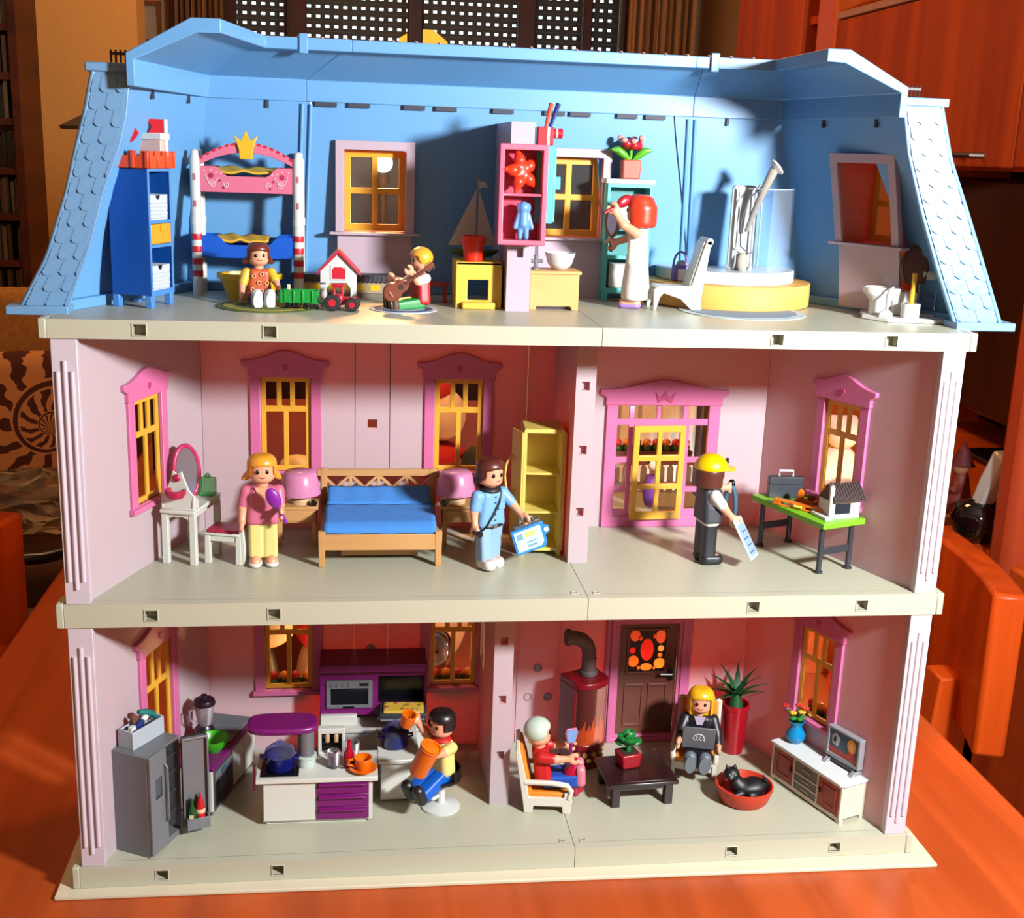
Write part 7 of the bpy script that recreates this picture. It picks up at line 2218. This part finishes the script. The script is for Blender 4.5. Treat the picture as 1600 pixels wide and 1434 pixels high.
armchair('white armchair with orange cushions under the seated white haired figure', (3.15, 6.05, F0), 82)
armchair('white armchair with orange cushions under the blond figure with the laptop', (15.35, 10.4, F0), -20)
lad, oh = figure('white haired toy woman figure in red top seated in the armchair by the post', (3.0, 5.95, F0 + 1.55), 84, (80, 6, 0), (74, 4, 2), leg=86, lower_z=.45, tilt=-8, top=(208, 26, 30), legs=(30, 84, 190), shoe=(226, 130, 150), hair=(206, 226, 206), style='cap')
p = world_of(lad, [(a + b) / 2 for a, b in zip(oh[0], oh[1])])
t = thing('crimson_bag', 'crimson translucent bag dangling from the hands of the white haired woman', 'bag', (p[0] + .15, p[1] - .35, p[2]), 10)
M_crim = mat('bag_crimson', (186, 14, 60), .2)
sdf_obj('bag', lambda P: umin([sd_ell(P, (0, 0, -1.35), (.8, .5, .62)), sd_cap(P, (.05, 0, -1.5), (.1, 0, -3.0), .45, .3), sd_cap(P, (0, 0, -.2), (0, 0, -1.2), .16, .3), sd_cap(P, (.4, 0, -1.6), (.55, 0, -2.8), .3, .2)], .2), (-1.2, -.9, -3.6), (1.3, .9, .2), .1, M_crim, t)
t = thing('lorgnette', 'small mirror with purple handle held up by the white haired woman', 'mirror', (p[0] - .1, p[1] + .2, p[2] + .1), 14)
MB().cyl((0, 0, -.2), (0, 0, .5), .12).obj('handle', mat('lorg_purple', (150, 30, 120), .35), t)
MB().prism([(-.3, .5), (.3, .5), (.5, 1.3), (.38, 1.65), (-.38, 1.65), (-.5, 1.3)], -.08, .08).obj('frame', mat('lorg_pink', (206, 110, 150), .4), t, bev=.05)
MB().prism([(-.24, .6), (.24, .6), (.4, 1.28), (.3, 1.54), (-.3, 1.54), (-.4, 1.28)], -.11, .11).obj('glass', mat('lorg_blue', (120, 164, 220), .2), t)

# --- coffee table and plant
M_ct = mat('coffee_dark', (44, 26, 26), .25)
t = thing('coffee_table', 'dark brown low toy coffee table on the living room floor', 'table', (9.85, 6.9, F0), 4)
MB().box(-2.6, 2.6, -2.15, 2.15, 1.6, 1.9).obj('top', M_ct, t, bev=.1)
MB().box(-2.35, 2.35, -1.9, 1.9, 1.88, 1.94).obj('top_inset', M_ct, t, bev=.03)
for x in (-1.95, 1.95):
    for y in (-1.65, 1.65):
        MB().box(x - .3, x + .3, y - .3, y + .3, 0, 1.6).obj('leg', M_ct, t, bev=.05)
    MB().box(x - .12, x + .12, -1.4, 1.4, 1.2, 1.6).obj('apron', M_ct, t)
for y in (-1.65, 1.65):
    MB().box(-1.7, 1.7, y - .12, y + .12, 1.2, 1.6).obj('apron', M_ct, t)
t = thing('pot_plant', 'small leafy green plant in a red square pot on the coffee table', 'potted plant', (9.35, 7.4, F0 + 1.94), 14)
MB().box(-.7, .7, -.65, .65, 0, 1.1, top=(1.12, 1.12)).obj('pot', mat('pot_red', (170, 20, 34), .35), t, bev=.12)
MB().box(-.6, .6, -.56, .56, 1.04, 1.12).obj('soil', mat('soil', (48, 30, 24), .9), t)
M_pl = mat('plant_green', (18, 128, 56), .35)
MB().cyl((0, 0, 1.0), (0, 0, 1.75), .2).obj('stem', M_pl, t)
for k in range(12):
    a, el = k * 2.4, (5, 35, 70)[k % 3]
    mb = MB()
    mb.T = at(0, 0, 1.75, rz=math.degrees(a), ry=-el)
    mb.ell((.5, 0, 0), (.55, .5, .22), 10, 6)
    mb.obj('leaf', M_pl, t, smooth=60)

# --- blonde with laptop, palm, cat
bln, hh_ = figure('blond toy woman figure in black jacket with a grey laptop in the armchair', (15.4, 10.2, F0 + 1.55), -16, (44, 22, 8), (30, 18, 10), leg=80, lower_z=.45, top=(30, 28, 36), legs=(34, 30, 38), shoe=(110, 118, 128), sole=(128, 140, 150), hair=(252, 190, 30), style='long', sleeve='long', top_name='jacket')
MB().prism([(-.42, 2.92), (.42, 2.92), (.2, 2.3), (-.2, 2.3)], -.68, -.56).obj('blouse', mat('blouse_lilac', (206, 190, 214), .5), bln)
t = thing('laptop', 'grey open toy laptop with white emblem on the lap of the blond woman', 'laptop', (15.05, 9.0, F0 + 2.25), -16)
M_lap = mat('laptop_grey', (104, 106, 112), .35)
MB().box(-1.2, 1.2, -.2, 1.0, 0, .2).obj('keyboard_base', M_lap, t, bev=.05)
lidm = MB()
lidm.T = at(0, -.2, .15, rx=8)
ld = lidm.box(-1.2, 1.2, -.16, .0, 0, 1.8).obj('lid', M_lap, t, bev=.06)
def em(pts, r=.035):
    mb = MB()
    mb.T = at(0, -.2, .15, rx=8)
    mb.tube([(x, -.17, z) for x, z in pts], r, 5).obj('emblem', mat('emblem_white', (226, 226, 226), .4), ld)
em([(.42 * math.cos(q), .85 + .42 * math.sin(q)) for q in np.linspace(0, PI, 15)])
em([(-.42, .85), (-.3, .7), (-.2, .9), (-.08, .7), (.05, .9), (.18, .7), (.3, .9), (.42, .72)])
for x in (-.16, .12):
    em([(x - .05, .98), (x, 1.08), (x + .05, .98)])
t = thing('palm_plant', 'spiky green palm in a tall red pot in the living room corner', 'potted plant', (19.0, 12.7, F0))
MB().lathe([(0, 0), (.82, 0), (.85, .1), (1.02, 3.7), (1.1, 3.72), (1.1, 4.05), (.95, 4.05), (.9, 3.6), (0, 3.6)], n=30).obj('pot', mat('palm_pot_red', (172, 14, 32), .3), t, smooth=40)
M_palm = mat('palm_green', (22, 84, 40), .45)
MB().lathe([(0, 3.6), (.6, 3.7), (.42, 4.4), (.3, 4.9), (0, 5.0)], n=16).obj('trunk', M_palm, t)
for k in range(15):
    a = k * 2.4
    el = (28, 48, 68)[k % 3]
    ln = (2.5, 2.7, 2.9)[k % 3]
    ca, sa = math.cos(a), math.sin(a)
    rings = []
    for j in range(7):
        u = j / 6
        e = R(el) - u * R(40 if el < 60 else 18)
        x = ln * u * math.cos(R(el) - u * R(16))
        z = 4.6 + ln * u * math.sin(R(el) - u * R(22))
        wd = .34 * math.sin(PI * min(1, u * .85 + .18)) * (1 - u * .75) + .02
        rings.append([(x * ca - wd * sa, x * sa + wd * ca, z), (x * ca, x * sa, z - .14 * (1 - u) - .03), (x * ca + wd * sa, x * sa - wd * ca, z), (x * ca, x * sa, z + .02)])
    MB().loft(rings).obj('frond', M_palm, t, smooth=50)
t = thing('cat_basket', 'round red orange toy pet basket with a black cat inside', 'pet basket', (17.55, 5.35, F0))
mb = MB().lathe([(0, 0), (1.55, 0), (1.75, .2), (2.05, 1.05), (2.08, 1.3), (1.95, 1.32), (1.85, 1.1), (1.55, .3), (0, .25)], n=36)
mb.obj('basket', mat('basket_red', (214, 60, 30), .45), t, smooth=40)
MB().lathe([(0, .26), (1.5, .28), (1.72, .75), (0, .5)], n=28).obj('lining', mat('basket_lining', (176, 30, 28), .6), t)
cat = thing('toy_cat', 'black toy cat curled in the round red basket', 'cat', (17.6, 5.3, F0 + .5), 0)
def catf(P):
    body = umin([sd_ell(P, (.35, -.05, .55), (1.15, .8, .55)), sd_ell(P, (.75, .1, .62), (.75, .75, .55)), sd_ell(P, (-.55, .1, .75), (.6, .55, .55))], .25)
    head = umin([sd_ell(P, (-1.0, .25, 1.5), (.55, .5, .46)), sd_ell(P, (-1.2, -.12, 1.36), (.26, .26, .2))], .12)
    neck = sd_cap(P, (-.6, .1, .8), (-.95, .2, 1.4), .45, .36)
    ears = umin([sd_cap(P, (-1.25, .35, 1.75), (-1.38, .38, 2.2), .22, .03), sd_cap(P, (-.78, .38, 1.78), (-.7, .42, 2.2), .22, .03)])
    legs = umin([sd_cap(P, (-.4, -.55, .3), (-1.15, -.75, .22), .24, .18), sd_cap(P, (.9, -.5, .3), (.2, -.85, .22), .28, .2)])
    tail = umin([sd_cap(P, (1.3, .2, .5), (1.55, -.1, .7), .2, .17), sd_cap(P, (1.55, -.1, .7), (1.35, -.3, 1.2), .17, .15), sd_cap(P, (1.35, -.3, 1.2), (1.2, -.3, 1.55), .15, .1)], .05)
    return umin([umin([body, neck, head], .2), umin([ears, head], .05), legs, tail], .08)
sdf_obj('body', catf, (-2.0, -1.4, -.3), (2.1, 1.3, 2.6), .075, mat('cat_black', (16, 16, 22), .5), cat)
for x, y in ((-1.25, -.16), (-.85, -.18)):
    MB().ell((x, y, 1.6), (.09, .07, .09), 8, 6).obj('eye', mat('cat_eye', (150, 160, 60), .2), cat)
MB().ell((-1.2, -.37, 1.4), (.07, .05, .05), 8, 6).obj('nose', mat('cat_nose', (90, 60, 66), .3), cat)

# --- sideboard, vase, television
t = thing('sideboard', 'white toy sideboard with red brown doors and grey drawers by the right wall', 'sideboard', (23.05, 5.4, F0), -69)
w, d, h = 3.65, 1.2, 2.85
M_sbd = mat('sideboard_door', (176, 62, 40), .4)
M_sbf = mat('sideboard_cream', (238, 226, 204), .4)
MB().box(-w, w, -d + .2, d, .3, h).obj('carcass', M_sbf, t, bev=.03)
MB().panel(-w, w, .15, h, -d, -d + .22, [(-w + .18, -1.32, .45, h - .18), (-1.18, 1.18, .45, .98), (-1.18, 1.18, 1.1, 1.68), (-1.18, 1.18, 1.8, h - .18), (1.32, w - .18, .45, h - .18)]).obj('face_frame', M_sbf, t, bev=.02)
MB().prism([(-w - .12, -d - .15), (w - .1, -d - .15), (w + .14, -d + .15), (w + .14, d + .02), (-w - .12, d + .02)], h, h + .2, 'xy').obj('top', mat('sideboard_white', (232, 238, 236), .35), t, bev=.04)
for x in (-w + .2, w - .2):
    for y in (-d + .2, d - .25):
        MB().box(x - .2, x + .2, y - .18, y + .18, 0, .32).obj('foot', M_sbf, t)
for s in (-1, 1):
    x0, x1 = sorted((s * 1.34, s * (w - .2)))
    dd = MB().panel(x0, x1, .47, h - .2, -d + .04, -d + .16).obj('door', M_sbd, t, bev=.02)
    MB().panel(x0 + .3, x1 - .3, .8, h - .55, -d - .02, -d + .06, [(x0 + .42, x1 - .42, .92, h - .67)]).obj('door_moulding', M_sbd, dd, bev=.02)
    MB().box(s * 1.55 - .07, s * 1.55 + .07, -d - .12, -d + .05, 1.5, 1.8).obj('handle', mat('handle_dark', (50, 22, 18), .3), dd)
for z0, z1 in ((.47, .96), (1.12, 1.66), (1.82, h - .2)):
    dd = MB().box(-1.16, 1.16, -d + .06, -d + .16, z0, z1).obj('drawer', mat('drawer_grey', (120, 122, 116), .5, var=.25), t, bev=.02)
    MB().box(-.4, .4, -d + .0, -d + .07, (z0 + z1) / 2 - .05, (z0 + z1) / 2 + .05).obj('drawer_pull', mat('pull_pale', (190, 190, 180), .4), dd)
t = thing('flower_vase', 'blue translucent vase of red and yellow flowers on the toy sideboard', 'vase', (22.15, 8.05, F0 + 3.05))
MB().lathe([(0, 0), (.45, 0), (.72, .35), (.74, .7), (.45, 1.15), (.4, 1.35), (.58, 1.7), (.5, 1.7), (.34, 1.35), (.6, .7), (0, .15)], n=28).obj('vase', mat('vase_blue', (10, 140, 200), .12), t, smooth=60)
M_vs = mat('vase_leaf', (36, 130, 44), .4)
M_fr = mat('vase_red', (200, 40, 36), .4)
M_fy = mat('vase_yellow', (246, 196, 60), .4)
for k, (x, y, z, m) in enumerate(((-.9, .2, 2.9, M_fr), (-.45, -.3, 2.5, M_fy), (.1, .1, 2.9, M_fr), (.5, -.2, 2.75, M_fr), (.75, .2, 2.55, M_fr), (1.05, -.1, 2.2, M_fy), (.2, -.35, 2.55, M_fy))):
    st = MB().tube([(0, 0, 1.2), (x * .4, y * .5, 2.0), (x, y, z - .15)], .05, 6).obj('stem', M_vs, t)
    for j in range(5):
        a = j * 1.257
        MB().ell((x + .16 * math.cos(a), y + .14 * math.sin(a), z), (.14, .13, .1), 8, 5).obj('petal', m, st)
for k in range(4):
    a = k * 1.57 + .4
    MB().ell((.35 * math.cos(a), .3 * math.sin(a), 1.95), (.3, .2, .16), 8, 5).obj('leaf', M_vs, t)
t = thing('toy_television', 'silver flat toy television with a cartoon picture on the sideboard', 'television', (24.3, 4.15, F0 + 3.05), -66)
M_tvs = mat('tv_silver', (168, 170, 176), .35, metal=.2)
MB().panel(-1.5, 1.6, .45, 2.75, -.3, .25, [(-1.3, 1.4, .75, 2.58)]).obj('case', M_tvs, t, bev=.05)
MB().box(-1.25, 1.35, .1, .42, .6, 2.65).obj('back', M_tvs, t, bev=.08)
sc = MB().box(-1.32, 1.42, -.2, -.1, .72, 2.6).obj('screen', mat('tv_sky', (70, 120, 140), .3), t)
def pic(poly, m, y=-.215):
    MB().prism(poly, y, y + .03).obj('screen_picture', m, sc)
pic([(-1.3, .75), (1.4, .75), (1.4, 1.0), (.3, 1.15), (-1.3, 1.25)], mat('pic_rust', (190, 74, 40), .4))
pic([(.35, .9), (1.25, .9), (1.1, 1.5), (.5, 1.5)], mat('pic_red', (206, 64, 40), .4), -.225)
pic([(.8 + .42 * math.cos(q), 1.95 + .52 * math.sin(q)) for q in np.linspace(0, 2 * PI, 19)[:-1]], mat('pic_blond', (246, 190, 60), .4), -.235)
pic([(.76 + .24 * math.cos(q), 1.85 + .3 * math.sin(q)) for q in np.linspace(0, 2 * PI, 15)[:-1]], mat('pic_face', (250, 190, 140), .4), -.245)
pic([(-1.0, 1.5), (-.5, 1.4), (-.3, 2.1), (-.7, 2.4), (-1.05, 2.1)], mat('pic_grey', (206, 214, 220), .4), -.225)
pic([(-.9, 1.7), (-.7, 1.6), (-.62, 2.0), (-.85, 2.2)], mat('pic_dark', (50, 54, 70), .4), -.235)
MB().box(-1.1, 1.2, -.25, .25, .12, .45).obj('stand_bar', mat('tv_dark', (58, 60, 66), .35), t, bev=.05)
for x in (-1.2, 1.3):
    MB().prism([(-.75, 0), (.55, 0), (.35, .25), (-.3, .3)], x - .2, x + .2, 'yz').obj('stand_foot', M_tvs, t, bev=.04)
